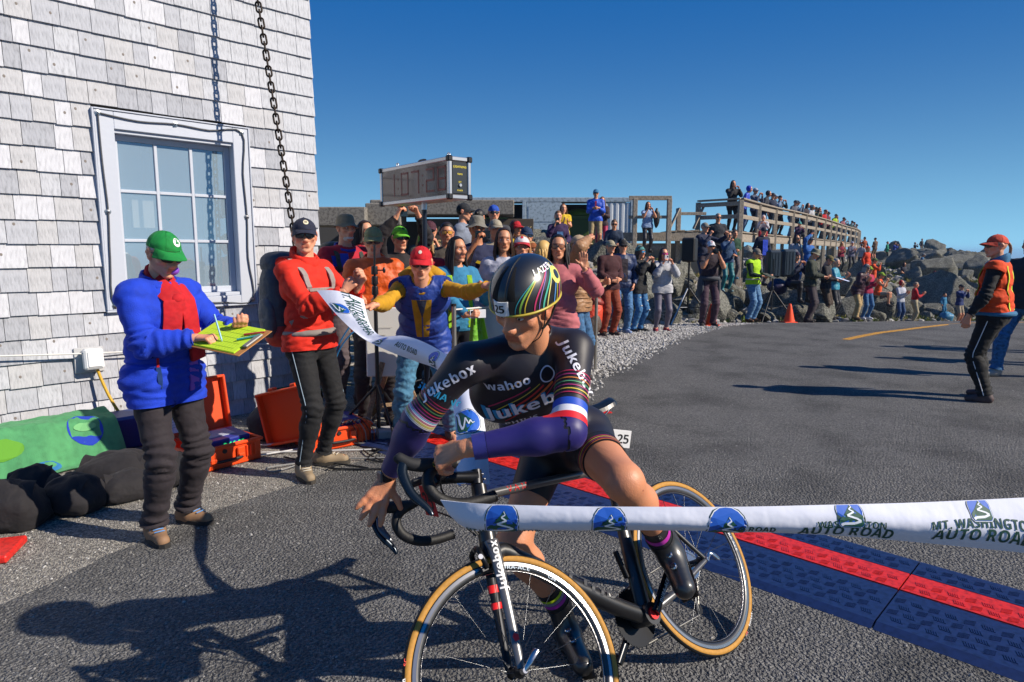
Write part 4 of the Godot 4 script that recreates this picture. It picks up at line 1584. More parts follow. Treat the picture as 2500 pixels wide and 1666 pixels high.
func shingle_building()->void:
	var b:=thing("shingled_building","building clad in weathered silver cedar shingles with one white window","building",CORNER)
	var wb := Basis(-ALONG, Vector3.UP, OUT)
	var W:=func(s: float,y: float,d:=0.0)->Vector3: return ALONG*s+Vector3(0,y,0)+OUT*d
	var wm:=plain("sheathing",hx("#3a3632"),0.9)
	var wall:=MB.new()
	var wbox:=func(m:MB,s0: float,s1: float,y0: float,y1: float,d0: float,d1: float,bev:=0.0)->void:
		m.box(W.call((s0+s1)*0.5,(y0+y1)*0.5,(d0+d1)*0.5),Vector3(absf(s1-s0),y1-y0,absf(d1-d0)),wb,bev)
	wbox.call(wall,0.05,0.74,-0.1,4.7,-0.14,-0.02)
	wbox.call(wall,1.79,5.2,-0.1,4.7,-0.14,-0.02)
	wbox.call(wall,0.74,1.79,-0.1,1.08,-0.14,-0.02)
	wbox.call(wall,0.74,1.79,2.50,4.7,-0.14,-0.02)
	part("wall",wall.mesh(),wm,b)
	var back:=MB.new()
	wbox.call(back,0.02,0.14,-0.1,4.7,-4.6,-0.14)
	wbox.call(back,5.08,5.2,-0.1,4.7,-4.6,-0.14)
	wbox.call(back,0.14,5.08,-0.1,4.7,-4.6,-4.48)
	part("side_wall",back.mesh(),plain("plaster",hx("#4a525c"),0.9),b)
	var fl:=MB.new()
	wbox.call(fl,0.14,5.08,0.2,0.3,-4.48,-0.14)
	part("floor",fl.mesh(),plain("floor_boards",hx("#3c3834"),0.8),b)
	var ro:=MB.new()
	wbox.call(ro,-0.25,5.4,4.70,4.86,-4.9,0.3)
	part("roof",ro.mesh(),plain("roofing",hx("#4c4a48"),0.9),b)
	var ins:=MB.new()
	wbox.call(ins,1.28,1.46,1.72,2.0,-0.62,-0.60)
	part("wall_notice",ins.mesh(),plain("notice",hx("#d9d6cc"),0.9),b)
	var stud:=MB.new()
	wbox.call(stud,0.80,0.86,0.3,2.0,-0.55,-0.46)
	part("inner_stud",stud.mesh(),plain("raw_pine",hx("#caa77c"),0.8),b)
	var sh:=[]
	for k in 5:
		var m:=plain("shingle_tone",Color(1,1,1),0.85).duplicate()
		mats["shingle%d"%k]=m
		m.resource_name="shingle"
		m.albedo_color=[hx("#c3c6cd"),hx("#b7bac2"),hx("#cfd1d8"),hx("#adb0b8"),hx("#bfc0c4")][k]
		m.albedo_texture=ntex("shingle_wood%d"%(k%3),0.012,FastNoiseLite.TYPE_SIMPLEX_SMOOTH,5,512,0.0,[[0.0,grey(0.62)],[0.25,grey(0.84)],[0.5,grey(0.95)],[1.0,grey(1.0)]],61+k%3)
		m.uv1_triplanar=true
		m.uv1_scale=Vector3(9.0,1.6,9.0)
		m.heightmap_enabled=true
		m.heightmap_texture=ntex("shingle_h",0.015,FastNoiseLite.TYPE_SIMPLEX_SMOOTH,4,256,0.0,[],66)
		m.heightmap_scale=0.35
		sh.append(m)
	var knot:=plain("knot",hx("#7d7671"),0.9)
	var e:=0.1783
	rng.seed=3
	var list:=[]
	for row in 27:
		var y0:=-0.04+row*e+(0.0 if row else 0.0)
		var s:=-0.02-rng.randf_range(0.0,0.02)
		while s<5.15:
			var w:=rng.randf_range(0.095,0.205)
			if s<0.0: w=maxf(w,0.12)
			var s1:=s+w
			var yb:=y0+rng.randf_range(-0.004,0.004)
			var yt:=y0+e*1.12
			var a0:=s
			var a1:=s1
			var keep:=true
			if yb>1.0 and yb<2.60:
				if a0>0.655 and a1<1.875: keep=false
				elif a0<0.655 and a1>0.655: a1=0.65
				elif a0<1.875 and a1>1.875: a0=1.88
			if keep and yb<2.60 and yt>2.60 and a1>0.655 and a0<1.875: yb=2.608
			if keep and yb<=1.0 and yt>1.02 and a1>0.64 and a0<1.89: yt=1.016
			if keep and a1-a0>0.02 and yt-yb>0.02:
				var c:=wall_at((a0+a1)*0.5,(yb+yt)*0.5)
				var px:=c.x/-c.z
				var seen:=1.0/c.length()*(1.0 if px>-0.86 and c.y<3.95 else 0.01)
				list.append([seen,a0,a1,yb,yt,rng.randi()%5,rng.randf()])
			s=s1+0.004
	list.sort_custom(func(a,c): return a[0]>c[0])
	var rest:=MB.new()
	for i in list.size():
		var L:Array=list[i]
		var m:=MB.new() if i<298 else rest
		var c0:Vector3=W.call((L[1]+L[2])*0.5,L[3],0.0)
		var w: float=L[2]-L[1]
		var hgt: float=L[4]-L[3]
		var butt: float=0.016+0.004*L[6]
		var P:=[]
		for q in [[-0.5,0.0,0.004],[0.5,0.0,0.004],[0.5,1.0,-0.012],[-0.5,1.0,-0.012],[-0.5,0.0,0.004+butt],[0.5,0.0,0.004+butt],[0.5,1.0,0.002],[-0.5,1.0,0.002]]:
			P.append(wb*Vector3(q[0]*w,q[1]*hgt+(0.0015*(L[6]-0.5))*q[0],q[2])+(Vector3.ZERO if i<298 else c0))
		var ctr:=Vector3.ZERO
		for p in P: ctr+=p/8.0
		for f in [[0,1,2,3],[4,5,6,7],[0,1,5,4],[2,3,7,6],[1,2,6,5],[0,3,7,4]]: m.quad_out(P[f[0]],P[f[1]],P[f[2]],P[f[3]],ctr)
		if i<298:
			if L[6]>0.62:
				pass
			var o:=part("shingle",m.mesh(),sh[L[5]],b)
			o.position=c0
			if L[6] > 0.72:
				var kn:=MB.new()
				kn.lathe([Vector2(0.0115,0.0),Vector2(0.009,0.0016),Vector2(0.004,0.0012),Vector2(0.0001,0.0018)],9,Transform3D(wb*Basis(Vector3.RIGHT,PI/2)*Basis.from_scale(Vector3(0.6+L[6]*0.3,1.0,0.8+0.4*L[6])),wb*Vector3((fmod(L[6]*37.0,1.0)-0.5)*w*0.6,hgt*(0.25+0.5*fmod(L[6]*91.0,1.0)),0.0)))
				var tq:=0.25+0.5*fmod(L[6]*91.0,1.0)
				for j in kn.v.size(): kn.v[j]+=OUT*(lerpf(0.004+butt,0.002,tq)-0.0004)
				part("knot",kn.mesh(false),knot,o)
	part("shingles",rest.mesh(),sh[0],b,"stuff")
	var white:=plain("white_paint",hx("#b9bfcb"),0.5)
	white.heightmap_enabled=true
	tri(white,2.0)
	white.heightmap_texture=ntex("brush",0.03,FastNoiseLite.TYPE_SIMPLEX,3,256)
	white.heightmap_scale=0.06
	var win:=Node3D.new()
	win.name="window"
	b.add_child(win)
	var cas:=MB.new()
	wbox.call(cas,1.735,1.872,1.035,2.600,-0.02,0.035,0.004)
	wbox.call(cas,0.656,0.793,1.035,2.600,-0.02,0.035,0.004)
	wbox.call(cas,0.793,1.735,2.465,2.600,-0.02,0.0348,0.004)
	wbox.call(cas,0.793,1.735,1.035,1.110,-0.02,0.0348,0.004)
	wbox.call(cas,0.640,1.888,1.018,1.034,-0.02,0.045,0.003)
	wbox.call(cas,1.873,1.886,1.035,2.612,-0.02,0.045,0.003)
	wbox.call(cas,0.642,0.655,1.035,2.612,-0.02,0.045,0.003)
	wbox.call(cas,0.655,1.873,2.601,2.613,-0.02,0.045,0.003)
	part("casing",cas.mesh(),white,win)
	var jam:=MB.new()
	wbox.call(jam,1.736,1.775,1.11,2.465,-0.13,0.012)
	wbox.call(jam,0.753,0.792,1.11,2.465,-0.13,0.012)
	wbox.call(jam,0.792,1.736,2.44,2.4640,-0.13,0.012)
	part("jamb",jam.mesh(),white,win)
	var sill:=MB.new()
	wbox.call(sill,0.794,1.734,1.111,1.142,-0.13,0.02,0.004)
	part("sill",sill.mesh(),white,win)
	var sash:=MB.new()
	wbox.call(sash,1.695,1.735,1.143,2.439,-0.10,-0.062,0.003)
	wbox.call(sash,0.793,0.840,1.143,2.439,-0.10,-0.062,0.003)
	wbox.call(sash,0.840,1.695,2.395,2.439,-0.10,-0.0622,0.003)
	wbox.call(sash,0.840,1.695,1.143,1.196,-0.10,-0.0622,0.003)
	part("sash",sash.mesh(),white,win)
	var xs:=[0.840,1.125,1.41,1.695]
	var ys:=[1.196,1.596,1.995,2.395]
	for k in 2:
		var mv:=MB.new()
		wbox.call(mv,xs[k+1]-0.0125,xs[k+1]+0.0125,1.196,2.395,-0.094,-0.066,0.003)
		part("muntin",mv.mesh(),white,win)
		for j in 3:
			var mh:=MB.new()
			wbox.call(mh,xs[j]+(0.0 if j==0 else 0.0125),xs[j+1]-(0.0 if j==2 else 0.0125),ys[k+1]-0.0125,ys[k+1]+0.0125,-0.0938,-0.0662,0.003)
			part("muntin",mh.mesh(),white,win)
	var glass:=plain("window_glass",Color(0.75,0.85,0.92,0.12),0.02)
	glass.transparency=BaseMaterial3D.TRANSPARENCY_ALPHA
	glass.metallic_specular=0.9
	glass.metallic=0.32
	for j in 3:
		for k in 3:
			var g:=MB.new()
			wbox.call(g,xs[j],xs[j+1],ys[k],ys[k+1],-0.082,-0.079)
			part("pane",g.mesh(),glass,win)
	var steel:=plain("bolt_steel",hx("#b9b9b9"),0.3,1.0)
	for q in [[1.842,2.572],[1.276,2.56],[0.714,2.562],[1.826,1.82],[0.706,1.82],[1.826,1.07],[0.69,1.068]]:
		var bo:=MB.new()
		var at:Vector3=W.call(q[0],q[1],0.035)
		bo.lathe([Vector2(0.024,0.0),Vector2(0.024,0.004),Vector2(0.014,0.005),Vector2(0.014,0.016),Vector2(0.007,0.017),Vector2(0.006,0.03),Vector2(0.0001,0.031)],12,Transform3D(wb*Basis(Vector3.RIGHT,PI/2),at))
		part("bolt",bo.mesh(),steel,win)
	var cable:=MB.new()
	var cp:=[]
	var loop:=[[1.842,2.572],[1.56,2.545],[1.276,2.56],[1.0,2.545],[0.714,2.562],[0.722,2.2],[0.706,1.82],[0.716,1.45],[0.69,1.068],[0.95,1.052],[1.25,1.066],[1.55,1.05],[1.826,1.07],[1.838,1.45],[1.826,1.82],[1.84,2.2],[1.845,2.56]]
	for q in loop: cp.append(W.call(q[0],q[1],0.046))
	cable.tube(smooth_path(cp,4),0.0065,6)
	part("cable",cable.mesh(false),plain("cable_grey",hx("#4d5056"),0.5),win)
	var iron:=plain("chain_iron",hx("#4a4038"),0.55,0.6)
	tri(iron,8.0)
	iron.albedo_texture=ntex("rust",0.03,FastNoiseLite.TYPE_SIMPLEX,4,256,0.0,[[0.0,hx("#5a4636")],[0.5,hx("#8a7a6c")],[1.0,hx("#c9c0b6")]],71)
	var ch:=thing("roof_chain","rusty iron chain hanging taut from the roof in front of the shingles","chain",Vector3.ZERO)
	var link:=MB.new()
	var lp:=[]
	for i in 16:
		var a:=TAU*i/16.0
		lp.append(Vector3(cos(a)*0.021,sin(a)*0.021+(0.024 if sin(a)>0.0 else -0.024),0))
	link.loop(lp,0.0085,7)
	var lm:=link.mesh(false)
	var c0:=wall_at(0.735,4.62,0.27)
	var c1:=wall_at(0.53,0.03,0.95)
	var d:=(c1-c0)
	var n:=int(d.length()/0.066)
	for i in n:
		var o:=part("link",lm,iron,ch)
		var y:=d.normalized()
		var x:=y.cross(OUT).normalized()
		o.transform=Transform3D(Basis(y,PI/2*(i%2)+0.5)*Basis(x,y,x.cross(y)),c0+d*(i+0.5)/n)
	var rope:=MB.new()
	var rp:=[]
	for i in 24:
		var t:=i/23.0
		rp.append(wall_at(lerpf(4.2,0.1,t),lerpf(0.91,0.63,t)-0.05*sin(t*PI),lerpf(0.07,0.10,t)))
	rope.tube(rp,0.007,6)
	lone("rope",rope.mesh(false),plain("white_rope",hx("#d5d3cf"),0.8),"thin white rope strung along the shingled wall","rope")
	var ob:=thing("outlet_box","white weatherproof outlet box on the shingles with yellow lead plugged in","outlet box",wall_at(2.04,0.655,0.02))
	var pb:=MB.new()
	pb.box(OUT*0.006,Vector3(0.20,0.20,0.016),wb,0.003)
	part("backing_plate",pb.mesh(),plain("plate_grey",hx("#b7b8ba"),0.6),ob)
	var cover:=MB.new()
	cover.box(OUT*0.055+Vector3(0.02,0.012,0),Vector3(0.135,0.165,0.08),wb*Basis(Vector3.RIGHT,-0.12),0.014)
	cover.box(OUT*0.094+Vector3(0.024,0.014,0),Vector3(0.10,0.125,0.014),wb*Basis(Vector3.RIGHT,-0.12),0.006)
	part("cover",cover.mesh(),plain("white_plastic",hx("#e6e7e8"),0.35),ob)
	var yc:=MB.new()
	var yp:=[wall_at(2.0,0.58,0.08),wall_at(1.985,0.50,0.10),wall_at(1.95,0.36,0.15),wall_at(1.9,0.22,0.22),wall_at(1.82,0.10,0.32),wall_at(1.76,0.05,0.40)]
	yc.tube(smooth_path(yp,4),0.012,8)
	var lead:=thing("power_lead","thick yellow power lead hanging from the outlet box to the ground","cable",Vector3.ZERO)
	part("lead",yc.mesh(false),plain("yellow_cable",hx("#c79a12"),0.5),lead)
	var bg:=MB.new()
	bg.lathe([Vector2(0.012,0.0),Vector2(0.03,-0.04),Vector2(0.045,-0.10),Vector2(0.05,-0.13)],9,Transform3D(Basis(Vector3(1,0,0.4).normalized(),-0.5),wall_at(1.80,0.13,0.36)))
	part("plastic_wrap",bg.mesh(),plain("wrap",hx("#c9b4a4"),0.25),lead)
func smooth_path(p:Array,per: int)->Array:
	var out:=[]
	for i in p.size()-1:
		var a:Vector3=p[maxi(i-1,0)]
		var b:Vector3=p[i]
		var c:Vector3=p[i+1]
		var d:Vector3=p[mini(i+2,p.size()-1)]
		for k in per: out.append(b.cubic_interpolate(c,a,d,float(k)/per))
	out.append(p[-1])
	return out
func far_buildings()->void:
	var cm:=plain("concrete",hx("#8d8880"),0.9)
	tri(cm,0.8,true)
	cm.albedo_texture=ntex("concrete",0.03,FastNoiseLite.TYPE_SIMPLEX,5,512,0.0,[[0.0,grey(0.6)],[0.5,grey(0.9)],[1.0,grey(1.0)]],81)
	var b:=thing("concrete_entrance","low grey concrete entrance structure with gold letters behind the crowd","building",Vector3(0,0,-16.0))
	var mm:=MB.new()
	mm.box(Vector3(-1.6,2.52,0),Vector3(3.3,0.34,1.2),Basis(),0.02)
	mm.box(Vector3(-2.95,2.36,0.2),Vector3(0.8,0.5,0.9),Basis(),0.02)
	mm.box(Vector3(-5.6,2.3,0.4),Vector3(4.6,0.42,1.0),Basis(),0.02)
	part("lintel",mm.mesh(),cm,b)
	for x in [-6.3,-3.4,-1.9,0.2]:
		var p:=MB.new()
		p.box(Vector3(x,1.1,-0.1),Vector3(0.45,2.2,0.7),Basis(),0.02)
		part("pier",p.mesh(),cm,b)
	var sg:=MB.new()
	sg.box(Vector3(-0.8,1.62,0.36),Vector3(2.6,1.3,0.08),Basis(),0.01)
	part("sign_board",sg.mesh(),plain("sign_dark",hx("#4b4238"),0.8),b)
	var gold:=plain("gold_letters",hx("#cdb27a"),0.6)
	part("lettering",text_mb("MT WASHINGTON STATE PARK",0.125,on_plane(Vector3(-0.8,2.03,0.405),Vector3.RIGHT,Vector3.UP)).mesh(),gold,b)
	part("lettering",text_mb("SHERMAN ADAMS",0.17,on_plane(Vector3(-0.75,1.70,0.405),Vector3.RIGHT,Vector3.UP)).mesh(),gold,b)
	var dk:=MB.new()
	dk.box(Vector3(-3.0,1.1,-0.6),Vector3(7.0,2.3,0.1))
	part("back_wall",dk.mesh(),plain("dark_wall",hx("#4c4d50"),0.9),b)
	var c:=thing("shipping_container","pale blue-grey shipping container standing open, its end ribbed, behind the crowd","container",Vector3(-1.55,0.75,-24.0))
	var pm:=plain("container_paint",hx("#9fb0bd"),0.6)
	tri(pm,1.2,true)
	pm.albedo_texture=ntex("grime",0.02,FastNoiseLite.TYPE_SIMPLEX,5,256,0.0,[[0.0,grey(0.65)],[0.45,grey(0.95)],[1.0,grey(1.0)]],83)
	var L:=5.9
	for x in [0.06,1.98,L-0.06]:
		var p:=MB.new()
		p.box(Vector3(x,1.29,0),Vector3(0.13,2.58,0.13),Basis(),0.01)
		part("corner_post",p.mesh(),pm,c)
	var tr:=MB.new()
	tr.box(Vector3(L*0.5,2.60,0),Vector3(L,0.16,0.12),Basis(),0.01)
	tr.box(Vector3(L*0.5,0.06,0),Vector3(L,0.14,0.12),Basis(),0.01)
	part("rail",tr.mesh(),pm,c)
	var rf:=MB.new()
	rf.box(Vector3(L*0.5,2.66,-1.2),Vector3(L,0.05,2.4))
	part("roof",rf.mesh(),pm,c)
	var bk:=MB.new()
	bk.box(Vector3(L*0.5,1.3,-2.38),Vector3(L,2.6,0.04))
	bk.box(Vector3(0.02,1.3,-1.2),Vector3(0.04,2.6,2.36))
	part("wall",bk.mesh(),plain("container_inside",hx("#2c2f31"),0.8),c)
	var door:=MB.new()
	door.box(Vector3(2.68,1.32,0.03),Vector3(1.25,2.40,0.05),Basis(),0.012)
	for q in [[2.68,2.1,1.1,0.55],[2.68,1.25,1.1,0.9],[2.68,0.4,1.1,0.5]]: door.box(Vector3(q[0],q[1],0.062),Vector3(q[2],q[3],0.012),Basis(),0.005)
	var dn:=part("door",door.mesh(),pm,c)
	for y in [0.95,1.5]:
		var lt:=MB.new()
		lt.box(Vector3(2.9,y,0.085),Vector3(0.16,0.05,0.04),Basis(),0.008)
		part("latch",lt.mesh(),plain("steel_dull",hx("#8a8d90"),0.5,0.8),dn)
	var end:=MB.new()
	var white:=plain("container_white",hx("#c9ced2"),0.6)
	var rows:=[]
	for i in 49:
		var x:=4.65+i*0.0255
		var d:=0.035 if (i%8)<4 else 0.0
		rows.append(Vector2(x,d))
	for i in 48:
		end.quad(Vector3(rows[i].x,0.13,rows[i].y),Vector3(rows[i+1].x,0.13,rows[i+1].y),Vector3(rows[i+1].x,2.5,rows[i+1].y),Vector3(rows[i].x,2.5,rows[i].y))
		end.quad(Vector3(rows[i+1].x,0.13,rows[i+1].y-0.04),Vector3(rows[i].x,0.13,rows[i].y-0.04),Vector3(rows[i].x,2.5,rows[i].y-0.04),Vector3(rows[i+1].x,2.5,rows[i+1].y-0.04))
	part("ribbed_panel",end.mesh(),white,c)
	for k in 2:
		var g:=thing("portable_cabin",["green plastic cabin inside the open container, behind the sun hats","green plastic cabin inside the container, behind the man in the blue jacket"][k],"portable toilet",Vector3([-0.65,2.5][k],0.88,-25.2))
		var w:=MB.new()
		w.box(Vector3(0,1.0,0),Vector3(1.0,2.0,1.0),Basis(),0.05)
		part("wall",w.mesh(),plain("cabin_green",hx("#48601c"),0.5),g)
		var r:=MB.new()
		r.ball(Vector3(0,1.98,0),Vector3(0.54,0.25,0.54),5,12,Basis(),0.0,90.0)
		part("roof",r.mesh(false),plain("cabin_roof",hx("#5d7a22"),0.5),g)
		var dd:=MB.new()
		dd.box(Vector3(0,0.98,0.51),Vector3(0.66,1.7,0.03),Basis(),0.02)
		part("door",dd.mesh(),plain("cabin_door",hx("#3c5214"),0.5),g)
func platform()->void:
	var wood:=plain("grey_timber",hx("#a89c8c"),0.85)
	tri(wood,1.0,true)
	wood.uv1_scale=Vector3(2.5,0.7,2.5)
	wood.albedo_texture=ntex("timber",0.02,FastNoiseLite.TYPE_SIMPLEX,5,512,0.0,[[0.0,grey(0.55)],[0.5,grey(0.88)],[1.0,grey(1.0)]],91)
	var p:=thing("viewing_platform","long curved timber viewing platform on posts with a railing, crowded with spectators","platform")
	var P:=[Vector2(7.55,-22.2),Vector2(8.8,-24.2),Vector2(10.5,-26.8),Vector2(12.4,-29.4),Vector2(15.2,-33.6),Vector2(18.6,-38.9),Vector2(22.6,-45.4),Vector2(26.8,-52.0),Vector2(30.4,-58.5)]
	var path:=[]
	for i in P.size()-1:
		for k in 8: path.append(P[i].cubic_interpolate(P[i+1],P[maxi(i-1,0)],P[mini(i+2,P.size()-1)],k/8.0))
	path.append(P[-1])
	var posts:=[Vector2(6.45,-23.3)]
	var acc:=2.45
	for i in path.size()-1:
		acc+=path[i].distance_to(path[i+1])
		if acc>=2.4:
			posts.append(path[i+1] if posts.size()>1 else path[0])
			acc=0.0
	posts.append(path[-1])
	platform_posts=posts
	var dk:=2.17
	for i in posts.size():
		var q:Vector2=posts[i]
		var m:=MB.new()
		m.bar(Vector3(q.x,height(q.x,q.y)-0.3,q.y),Vector3(q.x,3.2,q.y),0.15,0.15,0.01)
		part("post",m.mesh(),wood,p)
		if i+1<posts.size():
			var n:Vector2=posts[i+1]
			var r:=MB.new()
			r.bar(Vector3(q.x,3.25,q.y),Vector3(n.x,3.25,n.y),0.055,0.2,0.008,Vector3(0,0,1))
			r.bar(Vector3(q.x,3.10,q.y),Vector3(n.x,3.10,n.y),0.14,0.045,0.006,Vector3(0,0,1))
			part("top_rail",r.mesh(),wood,p)
			var r2:=MB.new()
			r2.bar(Vector3(q.x,2.68,q.y),Vector3(n.x,2.68,n.y),0.14,0.045,0.006,Vector3(0,0,1))
			part("middle_rail",r2.mesh(),wood,p)
			var bm:=MB.new()
			var d:=(n-q).normalized()
			var o:=Vector2(-d.y,d.x)*(1.0 if i>0 else 1.0)
			o=Vector2(d.y,-d.x)
			bm.bar(Vector3(q.x,dk-0.2,q.y),Vector3(n.x,dk-0.2,n.y),0.26,0.06,0.006,Vector3(0,0,1))
			part("beam",bm.mesh(),wood,p)
			if i>0:
				var c:=11
				for k in c:
					var a:=q.lerp(n,(k+0.5)/c)
					var m2:=MB.new()
					m2.bar(Vector3(a.x,dk,a.y)-Vector3(o.x,0,o.y)*-0.0,Vector3(a.x+o.x*2.2,dk,a.y+o.y*2.2),0.045,q.distance_to(n)/c-0.012,0.004,Vector3(d.x,0,d.y))
					part("deck_board",m2.mesh(),wood,p)
				if i%1==0:
					var in_:=MB.new()
					var a3:=q+o*2.1
					in_.bar(Vector3(a3.x,height(a3.x,a3.y)-0.2,a3.y),Vector3(a3.x,dk-0.07,a3.y),0.15,0.15,0.01)
					part("inner_post",in_.mesh(),wood,p)
	var lo:=thing("timber_landing","low timber landing with grey railing posts left of the curved platform","platform")
	var ty:=2.12
	for q in [[3.95,-21.6,3.2],[5.05,-21.6,3.2],[5.55,-22.4,2.95]]:
		var m:=MB.new()
		m.bar(Vector3(q[0],height(q[0],q[1])-0.2,q[1]),Vector3(q[0],q[2],q[1]),0.17,0.14,0.01)
		part("post",m.mesh(),wood,lo)
	for q in [[3.75,5.12,3.22,-21.6,0.14],[3.75,5.05,2.62,-21.6,0.1],[5.55,6.5,2.78,-22.5,0.1],[3.6,7.5,2.0,-21.9,0.28],[3.6,5.0,1.65,-21.75,0.16]]:
		var m:=MB.new()
		m.box(Vector3((q[0]+q[1])*0.5,q[2],q[3]),Vector3(q[1]-q[0],q[4],0.06),Basis(),0.006)
		part("rail",m.mesh(),wood,lo)
	for k in 2:
		var m:=MB.new()
		var a:Vector3=[Vector3(5.1,2.15,-21.9),Vector3(6.2,2.3,-22.9)][k]
		m.bar(a,a+Vector3(0.45,0.8,-0.4),0.08,0.05,0.005)
		part("brace",m.mesh(),wood,lo)
	for k in 9:
		var m:=MB.new()
		m.box(Vector3(5.3+k*0.24,ty+0.06+0.02*(k%2),-22.7),Vector3(0.22,0.045,1.7),Basis(Vector3.UP,0.03*(k%3-1)),0.004)
		part("deck_board",m.mesh(),wood,lo)
	var sk:=MB.new()
	sk.box(Vector3(5.4,1.25,-22.6),Vector3(4.2,1.1,0.08),Basis(),0.01)
	part("skirt_board",sk.mesh(),plain("pale_board",hx("#8f8778"),0.85),lo)
var platform_posts:=[]
func mats_and_cones()->void:
	var u:=Vector3(0.72,0,0.694).normalized()
	var w:=Vector3(0.694,0,-0.72).normalized()
	var O:=Vector3(1.44,0,-2.47)
	var blue:=plain("mat_blue",hx("#1b2c58"),0.42)
	var red:=plain("mat_red",hx("#d8291f"),0.45)
	for m in [blue,red]:
		tri(m,2.5,true)
		m.albedo_texture=ntex("mat_wear",0.02,FastNoiseLite.TYPE_SIMPLEX,5,512,0.0,[[0.0,grey(0.72)],[0.5,grey(0.95)],[0.8,grey(1.0)],[1.0,Color(1,1,1)]],101)
	var b:=Basis(u,Vector3.UP,-w)
	var pan:=0.98
	for i in range(-4,2):
		var near:String="blue and red rubber timing mat, "+{-4: "farthest panel, by the stand legs",-3: "panel behind the red cap's jeans",-2: "panel behind the rider's leg",-1: "panel under the rear wheel",0: "panel with the seam beside it, right of the bicycle",1: "nearest panel at the corner of the road"}[i]
		var o:=thing("timing_mat",near,"timing mat",O+u*(i*pan),0.0,"timing mats across the road")
		for s in [[0.0,0.385,blue,0.0],[0.39,0.585,red,0.002],[0.59,0.80,blue,0.0]]:
			var m:=MB.new()
			var P:=[]
			var h: float=0.022+s[3]
			var a: float=s[0]
			var c: float=s[1]
			var ra:=0.045 if a==0.0 else 0.003
			var rc:=0.045 if c==0.80 else 0.003
			var cs:=[Vector2(a,0.005),Vector2(a+ra,h),Vector2(c-rc,h),Vector2(c,0.005)]
			var r0:=[]
			var r1:=[]
			for q in cs:
				r0.append(u*0.004+w*q.x+Vector3(0,q.y,0))
				r1.append(u*(pan-0.004)+w*q.x+Vector3(0,q.y,0))
			m.rings([r1,r0],true,true)
			part("strip",m.mesh(),s[2],o)
			var rib:=MB.new()
			var step:=0.062
			var nj:=int((c-a-0.02)/step)
			for j in nj:
				for k in int(pan/step):
					var cx:=(k+0.5+0.5*(j%2))*step
					var cy:=a+0.012+(j+0.5)*step
					if cy+0.02>c-rc or cy-0.02<a+ra or cx>pan-0.03: continue
					for e in 5:
						var along:=(k+j)%2==0
						var p:=u*(cx+(0.0 if along else (e-2)*0.0085))+w*(cy+((e-2)*0.0085 if along else 0.0))+Vector3(0,h+0.0008,0)
						rib.box(p,Vector3(0.036,0.0028,0.0042),b*Basis(Vector3.UP,0.0 if along else PI/2)*Basis(Vector3.UP,0.35))
			part("tread_ribs",rib.mesh(),s[2],o,"stuff")
	var om:=plain("cone_orange",hx("#f04a12"),0.45)
	for q in [[4.10,-13.55,"beside the trouser leg of the man taking a picture"],[6.55,-15.55,"between the black tripod and the man in the olive jacket"]]:
		var o:=thing("traffic_cone","small orange traffic cone "+q[2],"traffic cone",Vector3(q[0],road_height(q[0],q[1]),q[1]),0.0,"traffic cones")
		var m:=MB.new()
		m.lathe([Vector2(0.125,0.03),Vector2(0.05,0.37),Vector2(0.03,0.445),Vector2(0.024,0.45),Vector2(0.0001,0.45)],20)
		part("cone",m.mesh(false),om,o)
		var bs:=MB.new()
		bs.box(Vector3(0,0.016,0),Vector3(0.30,0.03,0.30),Basis(),0.01)
		part("base",bs.mesh(),om,o)
	var rm:=MB.new()
	rm.box(Vector3(0,0.02,0),Vector3(0.34,0.04,0.26),Basis(Vector3.UP,0.3),0.008)
	var rr:=lone("red_mat_end",rm.mesh(),red,"bright red rubber ramp end lying by the wall","mat")
	rr.position=Vector3(-2.66,-0.004,-3.12)
	var r2:=lone("red_mat_end",rm.mesh(),red,"small red rubber flap on the road behind the rider's shoulder","mat")
	r2.position=Vector3(0.78,0.004,-6.1)
	r2.scale=Vector3(0.8,0.3,0.7)
